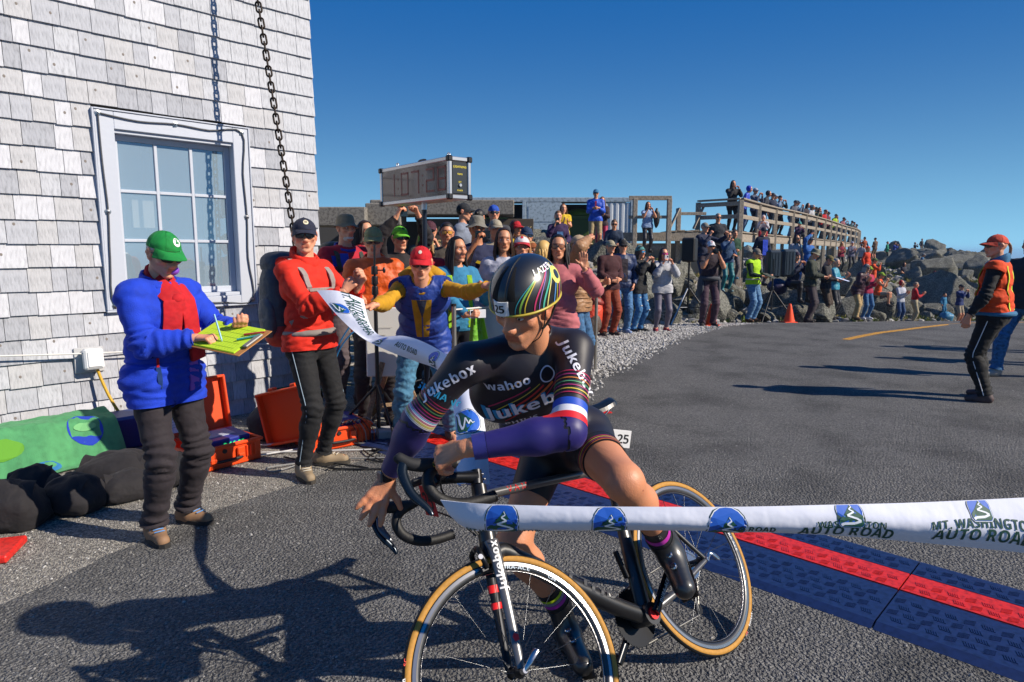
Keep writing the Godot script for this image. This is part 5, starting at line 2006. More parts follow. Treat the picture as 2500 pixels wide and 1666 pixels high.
func pelican(label:String,at:Vector3,front:Vector3,sz:Vector3,lid_turn: float,lid_left: bool)->Node3D:
	var o:=thing("equipment_case",label,"case",at,atan2(front.x,front.z),"orange equipment cases")
	var om:=plain("case_orange",hx("#e2480f"),0.45)
	var dk:=plain("case_dark",hx("#1b1d20"),0.6)
	var m:=MB.new()
	var t:=0.014
	m.box(Vector3(0,t*0.5,0),Vector3(sz.x,t,sz.z),Basis(),0.005)
	m.box(Vector3(0,sz.y*0.5,sz.z*0.5-t*0.5),Vector3(sz.x,sz.y,t),Basis(),0.005)
	m.box(Vector3(0,sz.y*0.5,-sz.z*0.5+t*0.5),Vector3(sz.x,sz.y,t),Basis(),0.005)
	for s in [-1,1]: m.box(Vector3(s*(sz.x*0.5-t*0.5),sz.y*0.5,0),Vector3(t,sz.y*0.998,sz.z-2.0*t),Basis(),0.005)
	var base:=part("base",m.mesh(),om,o)
	var rim:=MB.new()
	for s in [-1,1]:
		rim.box(Vector3(0,sz.y-0.012,s*(sz.z*0.5+0.006)),Vector3(sz.x+0.03,0.022,0.018),Basis(),0.006)
		rim.box(Vector3(s*(sz.x*0.5+0.006),sz.y-0.012,0),Vector3(0.018,0.0216,sz.z+0.01),Basis(),0.006)
	part("rim",rim.mesh(),om,base)
	for x in [-0.36,-0.30,-0.24,0.22,0.28,0.34,0.40]:
		var rb:=MB.new()
		rb.box(Vector3(x*sz.x,sz.y*0.52,sz.z*0.5+0.006),Vector3(0.012,sz.y*0.5,0.016),Basis(),0.004)
		part("rib",rb.mesh(),om,base)
	for x in [-0.22,0.18]:
		var la:=MB.new()
		la.box(Vector3(x*sz.x,sz.y*0.55,sz.z*0.5+0.014),Vector3(0.055,0.075,0.02),Basis(),0.006)
		la.box(Vector3(x*sz.x,sz.y*0.42,sz.z*0.5+0.026),Vector3(0.045,0.03,0.014),Basis(),0.004)
		part("latch",la.mesh(),om,o)
	var hd:=MB.new()
	hd.tube(smooth_path([Vector3(-0.09,sz.y*0.42,sz.z*0.5),Vector3(-0.085,sz.y*0.36,sz.z*0.5+0.03),Vector3(0.085,sz.y*0.36,sz.z*0.5+0.03),Vector3(0.09,sz.y*0.42,sz.z*0.5)],4),0.011,6)
	part("handle",hd.mesh(false),dk,o)
	var va:=MB.new()
	va.lathe([Vector2(0.016,0),Vector2(0.016,0.008),Vector2(0.0001,0.008)],12,Transform3D(Basis(Vector3.RIGHT,PI/2),Vector3(-0.02,sz.y*0.72,sz.z*0.5)))
	part("valve",va.mesh(),dk,o)
	var lid:=MB.new()
	var lh:=0.065
	lid.box(Vector3(0,sz.z*0.5,-lh*0.5),Vector3(sz.x+0.02,sz.z+0.02,0.02),Basis(),0.008)
	for s in [-1,1]:
		lid.box(Vector3(s*sz.x*0.5,sz.z*0.5,0),Vector3(0.02,sz.z+0.02,lh),Basis(),0.006)
		lid.box(Vector3(0,sz.z*(0.5+s*0.5),0),Vector3(sz.x+0.016,0.02,lh-0.002),Basis(),0.006)
	for x in [-0.3,0.3]: lid.box(Vector3(x*sz.x,sz.z*0.5,-lh*0.5-0.012),Vector3(0.05,sz.z*0.99,0.016),Basis(),0.006)
	var ld:=part("lid",lid.mesh(),om,o)
	if lid_left:
		ld.transform=Transform3D(Basis(Vector3.UP,PI/2)*Basis(Vector3.RIGHT,lid_turn),Vector3(-sz.x*0.5-0.02,sz.y,0))
	else:
		ld.transform=Transform3D(Basis(Vector3.RIGHT,lid_turn),Vector3(0,sz.y,-sz.z*0.5-0.02))
	for x in [-0.22,0.22]:
		var lt:=MB.new()
		lt.box(Vector3(x*sz.x,sz.z+0.018,-0.012),Vector3(0.06,0.035,0.05),Basis(),0.008)
		part("lid_latch",lt.mesh(),om,ld)
	return o
func cases_and_bags()->void:
	var c:=pelican("open orange case nearest the green cap's boots, paper sheet inside its lid",Vector3(-2.16,0,-4.62),Vector3(0.80,0,0.60),Vector3(0.52,0.165,0.40),-0.16,false)
	var pp:=MB.new()
	pp.box(Vector3(-0.10,0.19,0.036-0.055),Vector3(0.235,0.30,0.002))
	part("paper_sheet",pp.mesh(),plain("paper",hx("#dcdfe6"),0.8),c.get_node("lid"))
	var lines:=MB.new()
	for i in 12: lines.box(Vector3(-0.10,0.30-i*0.02,-0.0175),Vector3(0.18-0.03*(i%3),0.003,0.001))
	part("print",lines.mesh(),plain("ink",hx("#8d90a0"),0.8),c.get_node("lid"))
	var c2:=pelican("open orange case behind the red jacket's legs, its lid standing on edge",Vector3(-1.44,0,-5.12),Vector3(0.62,0,0.78),Vector3(0.50,0.165,0.40),0.10,true)
	c2.get_node("lid").rotation=Vector3(0,-1.05,0.25)
	c2.get_node("lid").position+=Vector3(-0.02,-0.10,0.0)
	var lb:=MB.new()
	lb.box(Vector3(0.04,0.29,-0.0465),Vector3(0.12,0.055,0.003))
	part("sticker",lb.mesh(),plain("sticker",hx("#e6e2dc"),0.6),c2.get_node("lid"))
	var blue:=plain("box_blue",hx("#1a2c86"),0.4)
	for k in 2:
		var host:Node3D=[c,c2][k]
		var o:=thing("timing_box",["blue timing box with green lit digits in the near orange case","blue timing box with plugged leads in the case behind the red jacket"][k],"electronic box",host.position+Vector3(0,0.10,0)+host.basis.z*[0.03,0.02][k]+host.basis.x*[0.06,0.04][k],host.rotation.y)
		var m:=MB.new()
		m.box(Vector3(0,0.05,0),Vector3(0.30,0.10,0.24),Basis(Vector3.RIGHT,0.08),0.008)
		part("housing",m.mesh(),blue,o)
		var tp:=MB.new()
		tp.box(Vector3(-0.02,0.103,-0.02),Vector3(0.20,0.006,0.14),Basis(Vector3.RIGHT,0.08),0.002)
		part("label",tp.mesh(),plain("grey_label",hx("#9a9fae"),0.6),o)
		if k==0:
			var gm:=plain("green_led",hx("#16c46a"),0.4)
			gm.emission_enabled=true
			gm.emission=hx("#16d070")
			gm.emission_energy_multiplier=0.7
			part("digits",text_mb("8:16:05",0.035,func(x,y): return Vector3(x+0.02,0.045+y,0.127-y*0.08),true).mesh(),gm,o)
			var sp:=MB.new()
			sp.box(Vector3(-0.153,0.05,0),Vector3(0.008,0.09,0.22),Basis(),0.002)
			part("end_plate",sp.mesh(),plain("case_orange",hx("#e2480f"),0.45),o)
		else:
			var co:=plain("plug_white",hx("#d8d6d0"),0.5)
			for i in 9:
				var pl:=MB.new()
				pl.lathe([Vector2(0.009,0),Vector2(0.009,0.02),Vector2(0.004,0.022),Vector2(0.003,0.04)],8,Transform3D(Basis(Vector3.RIGHT,1.1),Vector3(-0.13+i*0.032,0.075,0.118)))
				part("plug",pl.mesh(),co,o)
			for i in 6:
				var cb:=MB.new()
				var x0:=-0.05+i*0.032
				cb.tube(smooth_path([Vector3(x0,0.07,0.14),Vector3(x0+0.06,0.11,0.18),Vector3(x0+0.12,0.02,0.20+0.01*i),Vector3(x0+0.14,-0.09,0.22),Vector3(x0+0.2-i*0.02,-0.095,0.36)],4),0.004,5)
				part("lead",cb.mesh(false),plain(["lead_black","lead_orange","lead_grey"][i%3],[hx("#151515"),hx("#b5541d"),hx("#7d7d7d")][i%3],0.5),o)
	var bm:=cloth("sandbag",hx("#1f1c1f"))
	var list:=[[-2.78,-3.50,0.19,0.22,0.3,"leftmost black sandbag by the wall, cut off by the picture's edge"],[-2.57,-3.72,0.165,0.19,-0.2,"upright black sandbag standing in front of the green towel"],[-2.38,-3.93,0.16,0.15,0.7,"low black sandbag lying just left of the green cap's legs"],[-2.55,-4.12,0.24,0.20,0.1,"large grey-black sandbag resting behind the two front bags"],[-2.22,-4.20,0.17,0.17,0.9,"brownish black sandbag partly hidden by the dark trousers"],[-2.88,-3.82,0.15,0.20,0.4,"black sandbag with a folded top against the towel"]]
	for i in list.size():
		var q:Array=list[i]
		var o:=thing("sandbag",q[5],"sandbag",Vector3(q[0],-0.01,q[1]),q[4],"black sandbags along the wall")
		var m:=MB.new()
		m.ball(Vector3.ZERO,Vector3.ONE,18,30)
		for j in m.v.size():
			var p:=m.v[j]
			p=Vector3(signf(p.x)*pow(absf(p.x),0.62),signf(p.y)*pow(absf(p.y),0.7),signf(p.z)*pow(absf(p.z),0.62))
			var top:=clampf(p.y,0.0,1.0)
			p.x*=1.0-0.45*top
			p.z*=1.0-0.55*top*top
			p*=1.0+0.20*noise.get_noise_3d(p.x*90.0+i*900,p.y*60.0,p.z*90.0)+0.09*noise.get_noise_3d(p.x*260.0+i*900,p.y*120.0,p.z*260.0)
			m.v[j]=Vector3(p.x*q[2],maxf((p.y*0.5+0.46)*q[3]*1.25,0.0),p.z*q[2]*0.85)
		part("sack",m.mesh(false),bm,o)
		var f:=MB.new()
		f.slab(10,4,func(u,w): return Vector3((u-0.5)*q[2]*1.5,q[3]*(1.12-0.35*w*w)+0.012*sin(u*9.0+i),q[2]*(0.02+0.42*w)),func(u,w): return Vector3(0,0.8,0.6),0.006)
		part("flap",f.mesh(false),bm,o)
	var tub:=MB.new()
	tub.box(Vector3(0,0.13,0),Vector3(0.95,0.26,0.30),Basis(),0.02)
	var tb:=lone("storage_tub",tub.mesh(),plain("tub_blue",hx("#14327a"),0.5),"long dark blue storage tub against the foot of the wall","tub")
	tb.position=wall_at(1.98,-0.01,0.34)
	tb.basis=Basis(-ALONG,Vector3.UP,OUT)
	var bt:=MB.new()
	bt.box(Vector3(0,0.12,0),Vector3(0.26,0.28,0.2),Basis(),0.05)
	var bb:=lone("blue_bag",bt.mesh(),cloth("bag_blue",hx("#173f9c")),"bright blue bag squeezed between the tub and the orange case","bag")
	bb.position=wall_at(1.36,0.0,0.42)
	bb.basis=Basis(-ALONG,Vector3.UP,OUT)
	var tw:=thing("towel","green beach towel with a blue oval thrown over the tub","towel",wall_at(2.48,0,0.40))
	tw.basis=Basis(-ALONG,Vector3.UP,OUT)
	var surf:=func(u: float,w: float)->Vector3:
		var x:=(u-0.5)*0.95
		var y:=0.285-0.30*smoothstep(0.35,1.0,w)+0.014*noise.get_noise_2d(x*400.0,w*200.0)*2.0
		return Vector3(x,maxf(y,0.012),-0.20+w*0.60+0.03*sin(x*14.0+w*3.0)*w)
	var m3:=MB.new()
	m3.slab(40,26,surf,func(u,w): return Vector3(0,0.8,0.6),0.008)
	part("cloth",m3.mesh(false),cloth("towel_green",hx("#4f9a63"),"fleece"),tw)
	var lay:=func(poly:Array,col:String,off: float)->void:
		var q:=MB.new()
		var pv:=PackedVector2Array(poly)
		var t:=Geometry2D.triangulate_polygon(pv)
		for i in t.size():
			var e:=pv[t[i]]
			q.v.append(surf.call(e.x,e.y)+Vector3(0,0.8,0.6)*off)
			q.ix.append(i)
		part("print",q.mesh(),plain("towel"+col,hx(col),0.9),tw)
	var oval:=func(cx: float,cy: float,a: float,b2: float,n: int)->Array:
		var r:=[]
		for i in n: r.append(Vector2(cx+cos(TAU*i/n)*a,cy+sin(TAU*i/n)*b2))
		return r
	lay.call(oval.call(0.78,0.52,0.115,0.2,26),"#1b3aa8",0.007)
	lay.call(oval.call(0.78,0.52,0.075,0.055,20),"#6fae72",0.0085)
	lay.call(oval.call(0.25,0.62,0.13,0.09,20),"#5f9a2e",0.007)
	lay.call(oval.call(0.45,0.85,0.12,0.07,20),"#2a6fa3",0.007)
	lay.call(oval.call(0.10,0.35,0.08,0.07,20),"#659c33",0.007)
	var gm:=plain("crate_green",hx("#0e5b48"),0.5)
	var cr:=thing("milk_crate","dark green plastic lattice crate beside the wall behind the orange cases","crate",wall_at(0.60,0,0.62),atan2(OUT.x,OUT.z))
	for s in 4:
		var side:=Node3D.new()
		var g:=MB.new()
		var b4:=Basis(Vector3.UP,PI/2*s)
		for y in [0.02,0.27]: g.box(b4*Vector3(0,y,0.16),Vector3(0.33,0.04,0.014),b4,0.003)
		for x in [-0.155,0.155]: g.box(b4*Vector3(x,0.145,0.1605),Vector3(0.022,0.21,0.012),b4,0.003)
		for k in range(-3,4):
			for d in [-1.0,1.0]: g.bar(b4*Vector3(clampf(k*0.06-d*0.09,-0.15,0.15),0.04,0.16+0.002*d),b4*Vector3(clampf(k*0.06+d*0.09,-0.15,0.15),0.25,0.16+0.002*d),0.009,0.006)
		part("side_panel",g.mesh(),gm,cr)
		side.free()
	var fl:=MB.new()
	fl.box(Vector3(0,0.008,0),Vector3(0.31,0.012,0.31))
	part("floor",fl.mesh(),gm,cr)
	var bo:=MB.new()
	bo.lathe([Vector2(0.0001,0),Vector2(0.036,0.0),Vector2(0.037,0.14),Vector2(0.03,0.18),Vector2(0.013,0.215),Vector2(0.013,0.235),Vector2(0.0001,0.236)],14)
	var bot:=lone("bottle",bo.mesh(false),plain("bottle_plastic",Color(0.85,0.9,0.92),0.2),"clear plastic bottle standing beside the green crate","bottle")
	bot.position=Vector3(-1.75,0.0,-5.75)
	var rk:=MB.new()
	rk.ball(Vector3(0,0.13,0),Vector3(0.2,0.16,0.16),10,16)
	for i in rk.v.size(): rk.v[i]*=1.0+0.12*noise.get_noise_3d(rk.v[i].x*700.0,rk.v[i].y*700.0,rk.v[i].z*700.0)
	var rs:=lone("duffel_bag",rk.mesh(false),cloth("duffel",hx("#1d2230")),"dark blue-black soft bag lying between the two orange cases","bag")
	rs.position=Vector3(-1.94,0,-5.22)
	for k in 7:
		var cb:=MB.new()
		var r:=RandomNumberGenerator.new()
		r.seed=40+k
		var p:=[]
		var a:=Vector3(r.randf_range(-1.9,-0.7),0.012,r.randf_range(-5.6,-4.5))
		for i in 7: p.append(a+Vector3(r.randf_range(-0.5,0.6)*(i/3.0),0.006*(i%2),r.randf_range(-0.25,0.25)))
		cb.tube(smooth_path(p,5),0.006,5)
		lone("cable",cb.mesh(false),plain(["lead_black","lead_grey","lead_white"][k%3],[hx("#151515"),hx("#7d7d7d"),hx("#c9c9c9")][k%3],0.5),["black lead winding over the ground by the orange case","grey lead looping on the ground by the sign's wooden legs","pale lead looping between the case and the mat","black lead lying across the foot of the stand","grey lead snaking under the red jacket's shoes","pale lead trailing to the mat end","black lead coiled by the milk crate"][k],"cable")
	var ps:=MB.new()
	ps.box(Vector3(0,0.04,0),Vector3(0.36,0.08,0.16),Basis(),0.012)
	var pst:=lone("power_box",ps.mesh(),plain("grey_box",hx("#a7a4a8"),0.5),"flat pale grey box on the ground behind the wooden legs","box")
	pst.position=Vector3(-0.92,0.006,-5.25)
	pst.rotation.y=0.3
func seven_segment(s:String,size:Vector2,where:Callable)->MB:
	var m:=MB.new()
	var seg:={"0": "abcdef","1": "bc","2": "abged","3": "abgcd","4": "fgbc","5": "afgcd","6": "afgedc","7": "abc","8": "abcdefg","9": "abcdfg"}
	var x:=0.0
	for ch in s:
		if ch==":":
			for y in [0.3,0.7]: m.quad(where.call(x,size.y*y),where.call(x+0.014,size.y*y),where.call(x+0.014,size.y*y+0.014),where.call(x,size.y*y+0.014))
			x+=size.x*0.35
			continue
		var H:=size.y
		var W:=size.x*0.72
		var t:=0.016
		var R:={"a":[0,H-t,W,H],"g":[0,H*0.5-t*0.5,W,H*0.5+t*0.5],"d":[0,0,W,t],"f":[0,H*0.5,t,H],"b":[W-t,H*0.5,W,H],"e":[0,0,t,H*0.5],"c":[W-t,0,W,H*0.5]}
		for k in seg[ch]:
			var r:Array=R[k]
			m.quad(where.call(x+r[0],r[1]),where.call(x+r[2],r[1]),where.call(x+r[2],r[3]),where.call(x+r[0],r[3]))
		x+=size.x
	return m
func clock_and_stands()->void:
	var alu:=plain("aluminium",hx("#c3c4c6"),0.35,0.85)
	var dk:=plain("black_metal",hx("#15161a"),0.4)
	var d:=Vector3(0.635,0,0.772)
	var nf:=Vector3(-0.772,0,0.635)
	var c:=thing("race_clock","silver-framed race clock with dark red display raised on a black pole","clock",Vector3(-0.75,0.0,-5.75))
	var b:=Basis(d,Vector3.UP,nf)
	var ctr:=Vector3(-0.825,2.075,-5.66)-c.position
	var bx:=MB.new()
	bx.box(ctr-nf*0.09,Vector3(1.085,0.30,0.17),b,0.006)
	part("housing",bx.mesh(),dk,c)
	var fr:=MB.new()
	for s in [-1,1]:
		fr.box(ctr+Vector3(0,s*0.145,0)-nf*0.09,Vector3(1.10,0.032,0.205),b,0.005)
		for e in [0.0,-0.18]:
			fr.box(ctr+d*s*0.537+nf*e,Vector3(0.034,0.258,0.03),b,0.005)
	part("frame",fr.mesh(),alu,c)
	for s in [-1,1]:
		for y in [-1,1]:
			for e in [0.004,-0.184]:
				var co:=MB.new()
				co.box(ctr+d*s*0.54+Vector3(0,y*0.145,0)+nf*e,Vector3(0.045,0.045,0.045),b,0.008)
				part("corner",co.mesh(),dk,c)
	var face:=plain("clock_face",hx("#2d0f12"),0.08)
	face.clearcoat_enabled=true
	var fm:=MB.new()
	fm.box(ctr+nf*0.002,Vector3(1.04,0.258,0.012),b)
	part("display",fm.mesh(),face,c)
	var led:=plain("dim_led",hx("#4f1216"),0.4)
	led.emission_enabled=true
	led.emission=hx("#c01018")
	led.emission_energy_multiplier=0.02
	part("display_digits",seven_segment("1:07:28",Vector2(0.17,0.19),func(x,y): return ctr+nf*0.0095+d*(x-0.42)+Vector3(0,y-0.095,0)).mesh(),led,c)
	var pan:=MB.new()
	pan.box(ctr+d*0.5445-nf*0.09,Vector3(0.006,0.235,0.135),b)
	part("control_panel",pan.mesh(),plain("panel_dark",hx("#1c262e"),0.4),c)
	var yl:=plain("panel_yellow",hx("#d2c23a"),0.5)
	for q in [[0.085,0.016],[0.03,0.012],[-0.03,0.012],[-0.095,0.011]]:
		part("panel_print",text_mb(["LIGHTNING","TIMER","SET","POWER"][[0.085,0.03,-0.03,-0.095].find(q[0])],q[1],on_plane(ctr+d*0.549-nf*0.09+Vector3(0,q[0],0),-nf,Vector3.UP)).mesh(),yl,c)
	var kn:=MB.new()
	kn.lathe([Vector2(0.013,0),Vector2(0.012,0.012),Vector2(0.0001,0.012)],12,Transform3D(Basis(Vector3(0,0,1),-PI/2).rotated(Vector3.UP,atan2(-d.z,d.x)),ctr+d*0.548-nf*0.09+Vector3(0,-0.055,0)))
	part("knob",kn.mesh(),alu,c)
	for s in [-0.36,0.44]:
		var e:=MB.new()
		var lp:=[]
		for i in 12: lp.append(ctr+d*s+Vector3(0,0.185,0)-nf*0.06+d*cos(TAU*i/12)*0.016+Vector3(0,sin(TAU*i/12)*0.016,0))
		e.loop(lp,0.005,6)
		part("eye_bolt",e.mesh(false),alu,c)
	var hn:=MB.new()
	hn.tube(smooth_path([ctr+Vector3(0,0.155,0)-d*0.06-nf*0.09,ctr+Vector3(0,0.19,0)-d*0.05-nf*0.09,ctr+Vector3(0,0.19,0)+d*0.05-nf*0.09,ctr+Vector3(0,0.155,0)+d*0.06-nf*0.09],4),0.008,6)
	part("carry_handle",hn.mesh(false),dk,c)
	var pole:=MB.new()
	pole.tube([Vector3(0.0,0.55,0.0),Vector3(0.0,1.88,0.0)],0.021,12)
	pole.tube([Vector3(0.0,0.35,0.0),Vector3(0.0,0.8,0.0)],0.027,12)
	part("pole",pole.mesh(false),plain("pole_navy",hx("#141b2a"),0.35),c)
	var col:=MB.new()
	col.tube([Vector3(0.0,1.86,0),Vector3(0.0,1.93,0)],0.024,12)
	part("top_collar",col.mesh(false),alu,c)
	for k in 3:
		var a:=TAU*k/3.0+0.5
		var lg:=MB.new()
		lg.tube([Vector3(0,0.72,0),Vector3(cos(a)*0.55,0.03,sin(a)*0.55)],0.016,8)
		lg.tube([Vector3(0,0.40,0),Vector3(cos(a)*0.30,0.345,sin(a)*0.30)],0.009,6)
		part("leg",lg.mesh(false),dk,c)
		var ft:=MB.new()
		ft.ball(Vector3(cos(a)*0.55,0.025,sin(a)*0.55),Vector3(0.024,0.026,0.024),5,8)
		part("foot",ft.mesh(false),plain("rubber",hx("#0c0c0c"),0.8),c)
	var w:=thing("white_panel_stand","white panel on a wooden easel with blue leads, beside the red cap's jeans","panel stand",Vector3(-1.02,0,-5.32),0.12)
	var pn:=MB.new()
	pn.box(Vector3(0.02,0.78,0.02),Vector3(0.36,0.56,0.035),Basis(Vector3.RIGHT,-0.04),0.008)
	part("panel",pn.mesh(),plain("panel_white",hx("#d6d4cd"),0.6),w)
	var sc:=MB.new()
	for q in [[-0.05,0.84],[-0.09,0.70],[0.03,0.60],[0.0,0.90]]: sc.box(Vector3(q[0],q[1],0.0395),Vector3(0.10,0.004,0.001))
	part("scrawl",sc.mesh(),plain("pencil",hx("#b9b6ae"),0.8),w)
	var wd:=plain("pale_wood",hx("#a98a6a"),0.75)
	tri(wd,3.0)
	wd.albedo_texture=ntex("timber",0.02,FastNoiseLite.TYPE_SIMPLEX,5,512,0.0,[[0.0,grey(0.55)],[0.5,grey(0.88)],[1.0,grey(1.0)]],91)
	for q in [[Vector3(-0.03,0.62,0.05),Vector3(-0.20,0.0,0.10)],[Vector3(0.09,0.62,0.0),Vector3(0.34,0.0,-0.05)],[Vector3(0.0,0.55,-0.03),Vector3(-0.18,0.0,-0.50)]]:
		var lg:=MB.new()
		lg.bar(q[0],q[1],0.042,0.022,0.003,Vector3(0,0,1))
		part("leg",lg.mesh(),wd,w)
	var st:=MB.new()
	st.bar(Vector3(-0.11,0.26,0.06),Vector3(0.22,0.27,-0.02),0.03,0.018,0.002,Vector3(0,0,1))
	part("stretcher",st.mesh(),wd,w)
	for k in 2:
		var cb:=MB.new()
		var y:=0.93-k*0.05
		cb.tube(smooth_path([Vector3(-0.15,y,0.05),Vector3(-0.24,y+0.02-k*0.02,0.09),Vector3(-0.36,y-0.14,0.06),Vector3(-0.44,y-0.34,0.0),Vector3(-0.46,0.40,-0.02),Vector3(-0.50,0.05,-0.2)],5),0.0065,6)
		part("lead",cb.mesh(false),plain("lead_blue",hx("#2f7fb5"),0.4),w)
	var mp:=thing("clamp_pole","thin black pole with clamps standing before the orange jacket","pole",Vector3(-1.08,0,-5.22))
	var p:=MB.new()
	p.tube([Vector3(0,0.0,0),Vector3(0,1.30,0)],0.016,10)
	p.tube([Vector3(0,1.30,0),Vector3(0.005,1.56,0)],0.009,8)
	part("pole",p.mesh(false),dk,mp)
	for y in [1.20,1.28,1.36]:
		var cl:=MB.new()
		cl.lathe([Vector2(0.018,-0.035),Vector2(0.027,-0.03),Vector2(0.025,0.03),Vector2(0.018,0.035)],10,Transform3D(Basis(),Vector3(0,y,0)))
		part("clamp",cl.mesh(false),dk,mp)
	var tk:=MB.new()
	tk.tube([Vector3(0.02,1.36,0),Vector3(0.07,1.36,0.0)],0.006,6)
	tk.ball(Vector3(0.075,1.36,0),Vector3(0.012,0.024,0.012),6,8)
	part("wing_screw",tk.mesh(false),dk,mp)
	for k in 3:
		var a:=TAU*k/3.0+1.0
		var lg:=MB.new()
		lg.tube([Vector3(0,0.45,0),Vector3(cos(a)*0.4,0.015,sin(a)*0.4)],0.012,7)
		part("leg",lg.mesh(false),dk,mp)
	for q in [[-0.49,-5.55,0.0,1.06,"silver","bare steel barrier post behind the red cap"],[1.06,-8.3,0.0,1.12,"silver","steel barrier post with loops right of the yellow post"]]:
		var o:=thing("barrier_post",q[5],"post",Vector3(q[0],0,q[1]),0.0,"steel barrier posts")
		var m:=MB.new()
		m.tube([Vector3(0,0,0),Vector3(0,q[3],0)],0.020,12)
		part("tube",m.mesh(false),plain("steel_pole",hx("#9a968f"),0.4,0.7),o)
		var cp:=MB.new()
		cp.lathe([Vector2(0.023,0),Vector2(0.023,0.02),Vector2(0.0001,0.022)],12,Transform3D(Basis(),Vector3(0,q[3]-0.01,0)))
		part("cap",cp.mesh(),plain("rubber",hx("#0c0c0c"),0.8),o)
	var yp:=thing("yellow_post","square yellow wooden post with hooks at the end of the rope","post",Vector3(0.83,0,-8.0))
	var m4:=MB.new()
	m4.box(Vector3(0,0.62,0),Vector3(0.085,1.24,0.085),Basis(Vector3.UP,0.4),0.006)
	part("post",m4.mesh(),plain("post_yellow",hx("#c79b2b"),0.7),yp)
	for y in [1.12,0.5]:
		var hk:=MB.new()
		hk.tube(smooth_path([Vector3(0.03,y,0.03),Vector3(0.08,y+0.03,0.05),Vector3(0.12,y+0.02,0.06),Vector3(0.12,y-0.04,0.06)],4),0.006,6)
		part("hook",hk.mesh(false),plain("steel_pole",hx("#9a968f"),0.4,0.7),yp)
	var rope:=MB.new()
	var rp:=[]
	for i in 18:
		var t:=i/17.0
		rp.append(Vector3(lerpf(-0.49,1.06,t),lerpf(1.02,1.08,t)-0.05*sin(t*PI),lerpf(-5.55,-8.3,t)))
	rope.tube(rp,0.008,6)
	lone("barrier_rope",rope.mesh(false),plain("white_rope",hx("#d5d3cf"),0.8),"white rope between the barrier posts in front of the crowd","rope")
	var bd:=MB.new()
	bd.box(Vector3(0,0.55,0),Vector3(0.62,0.66,0.015),Basis(Vector3.UP,-0.25),0.004)
	var bdn:=lone("white_board",bd.mesh(),plain("board_grey",hx("#bdbcc4"),0.7),"pale board hung below the rope between the red cap and the helmet","board")
	bdn.position=Vector3(-0.02,0.12,-6.05)
	for k in 2:
		var at:Vector3=[Vector3(3.70,0,-13.9),Vector3(6.25,-0.16,-15.9)][k]
		var o:=thing("speaker_tripod",["black tripod stand under the loudspeaker beside the photographer","black tripod under the grey cases beside the yellow-green vest"][k],"tripod",at,0.0,"black tripods")
		var mh: float=[1.32,1.5][k]
		var st2:=MB.new()
		st2.tube([Vector3(0,0.25,0),Vector3(0,mh,0)],0.02,10)
		part("pole",st2.mesh(false),dk,o)
		for j in 3:
			var a: float=TAU*j/3.0+[0.35,0.2][k]
			var lg:=MB.new()
			lg.tube([Vector3(0,0.78,0),Vector3(cos(a)*0.55,0.02,sin(a)*0.55)],0.016,8)
			lg.tube([Vector3(0,0.35,0),Vector3(cos(a)*0.30,0.36,sin(a)*0.30)],0.009,6)
			part("leg",lg.mesh(false),alu if j==1 and k==0 else dk,o)
		var hb:=MB.new()
		hb.lathe([Vector2(0.03,0),Vector2(0.038,0.02),Vector2(0.038,0.09),Vector2(0.03,0.11)],12,Transform3D(Basis(),Vector3(0,0.74,0)))
		part("hub",hb.mesh(false),dk,o)
		if k==0:
			var s:=thing("loudspeaker","black loudspeaker on the tripod beside the man taking pictures","loudspeaker",at+Vector3(0,mh-0.02,0),-0.5)
			var sb:=MB.new()
			sb.box(Vector3(0,0.25,0),Vector3(0.28,0.50,0.27),Basis(),0.03)
			part("cabinet",sb.mesh(),plain("cabinet_black",hx("#191b1e"),0.6),s)
			var gr:=MB.new()
			gr.box(Vector3(0,0.25,0.137),Vector3(0.235,0.45,0.012),Basis(),0.006)
			part("grille",gr.mesh(),plain("grille_black",hx("#0e0f11"),0.5),s)
		else:
			for j in 2:
				var s:=thing("hard_case",["dark blue-grey hard case hung on the far tripod, left of the pair","dark blue-grey hard case hung on the far tripod, right of the pair"][j],"case",at+Vector3([-0.02,0.36][j]+0.05,1.05+j*0.02,[0.0,-0.1][j]-0.1),0.2)
				var sb:=MB.new()
				sb.box(Vector3(0,0.33,0),Vector3(0.34,0.66,0.2),Basis(),0.05)
				part("shell",sb.mesh(),plain("case_slate",hx("#1d2a36"),0.4),s)
				for x in [-0.08,0.0,0.08]:
					var rb:=MB.new()
					rb.box(Vector3(x,0.33,0.103),Vector3(0.018,0.54,0.012),Basis(),0.004)
					part("rib",rb.mesh(),plain("case_slate",hx("#1d2a36"),0.4),s)
	var pk:=thing("rucksack","orange and grey rucksack slumped against the legs of the man in rust trousers","rucksack",Vector3(1.32,0,-11.6),0.3)
	for q in [[Vector3(0,0.34,0),Vector3(0.19,0.36,0.15),"#d6401c"],[Vector3(0.02,0.24,0.12),Vector3(0.13,0.2,0.07),"#5b4a40"],[Vector3(-0.02,0.66,0.0),Vector3(0.15,0.09,0.12),"#8f2418"],[Vector3(-0.12,0.16,0.05),Vector3(0.1,0.15,0.1),"#44506a"]]:
		var m:=MB.new()
		m.ball(q[0],q[1],10,16)
		for i in m.v.size(): m.v[i]+=Vector3(1,0,1)*0.02*noise.get_noise_3d(m.v[i].x*900.0,m.v[i].y*900.0,m.v[i].z*900.0)
		part(["pack","pocket","lid","side_pocket"][["#d6401c","#5b4a40","#8f2418","#44506a"].find(q[2])],m.mesh(false),cloth("pk"+q[2],hx(q[2]),"shell"),pk)
	pk.rotation.z=-0.28
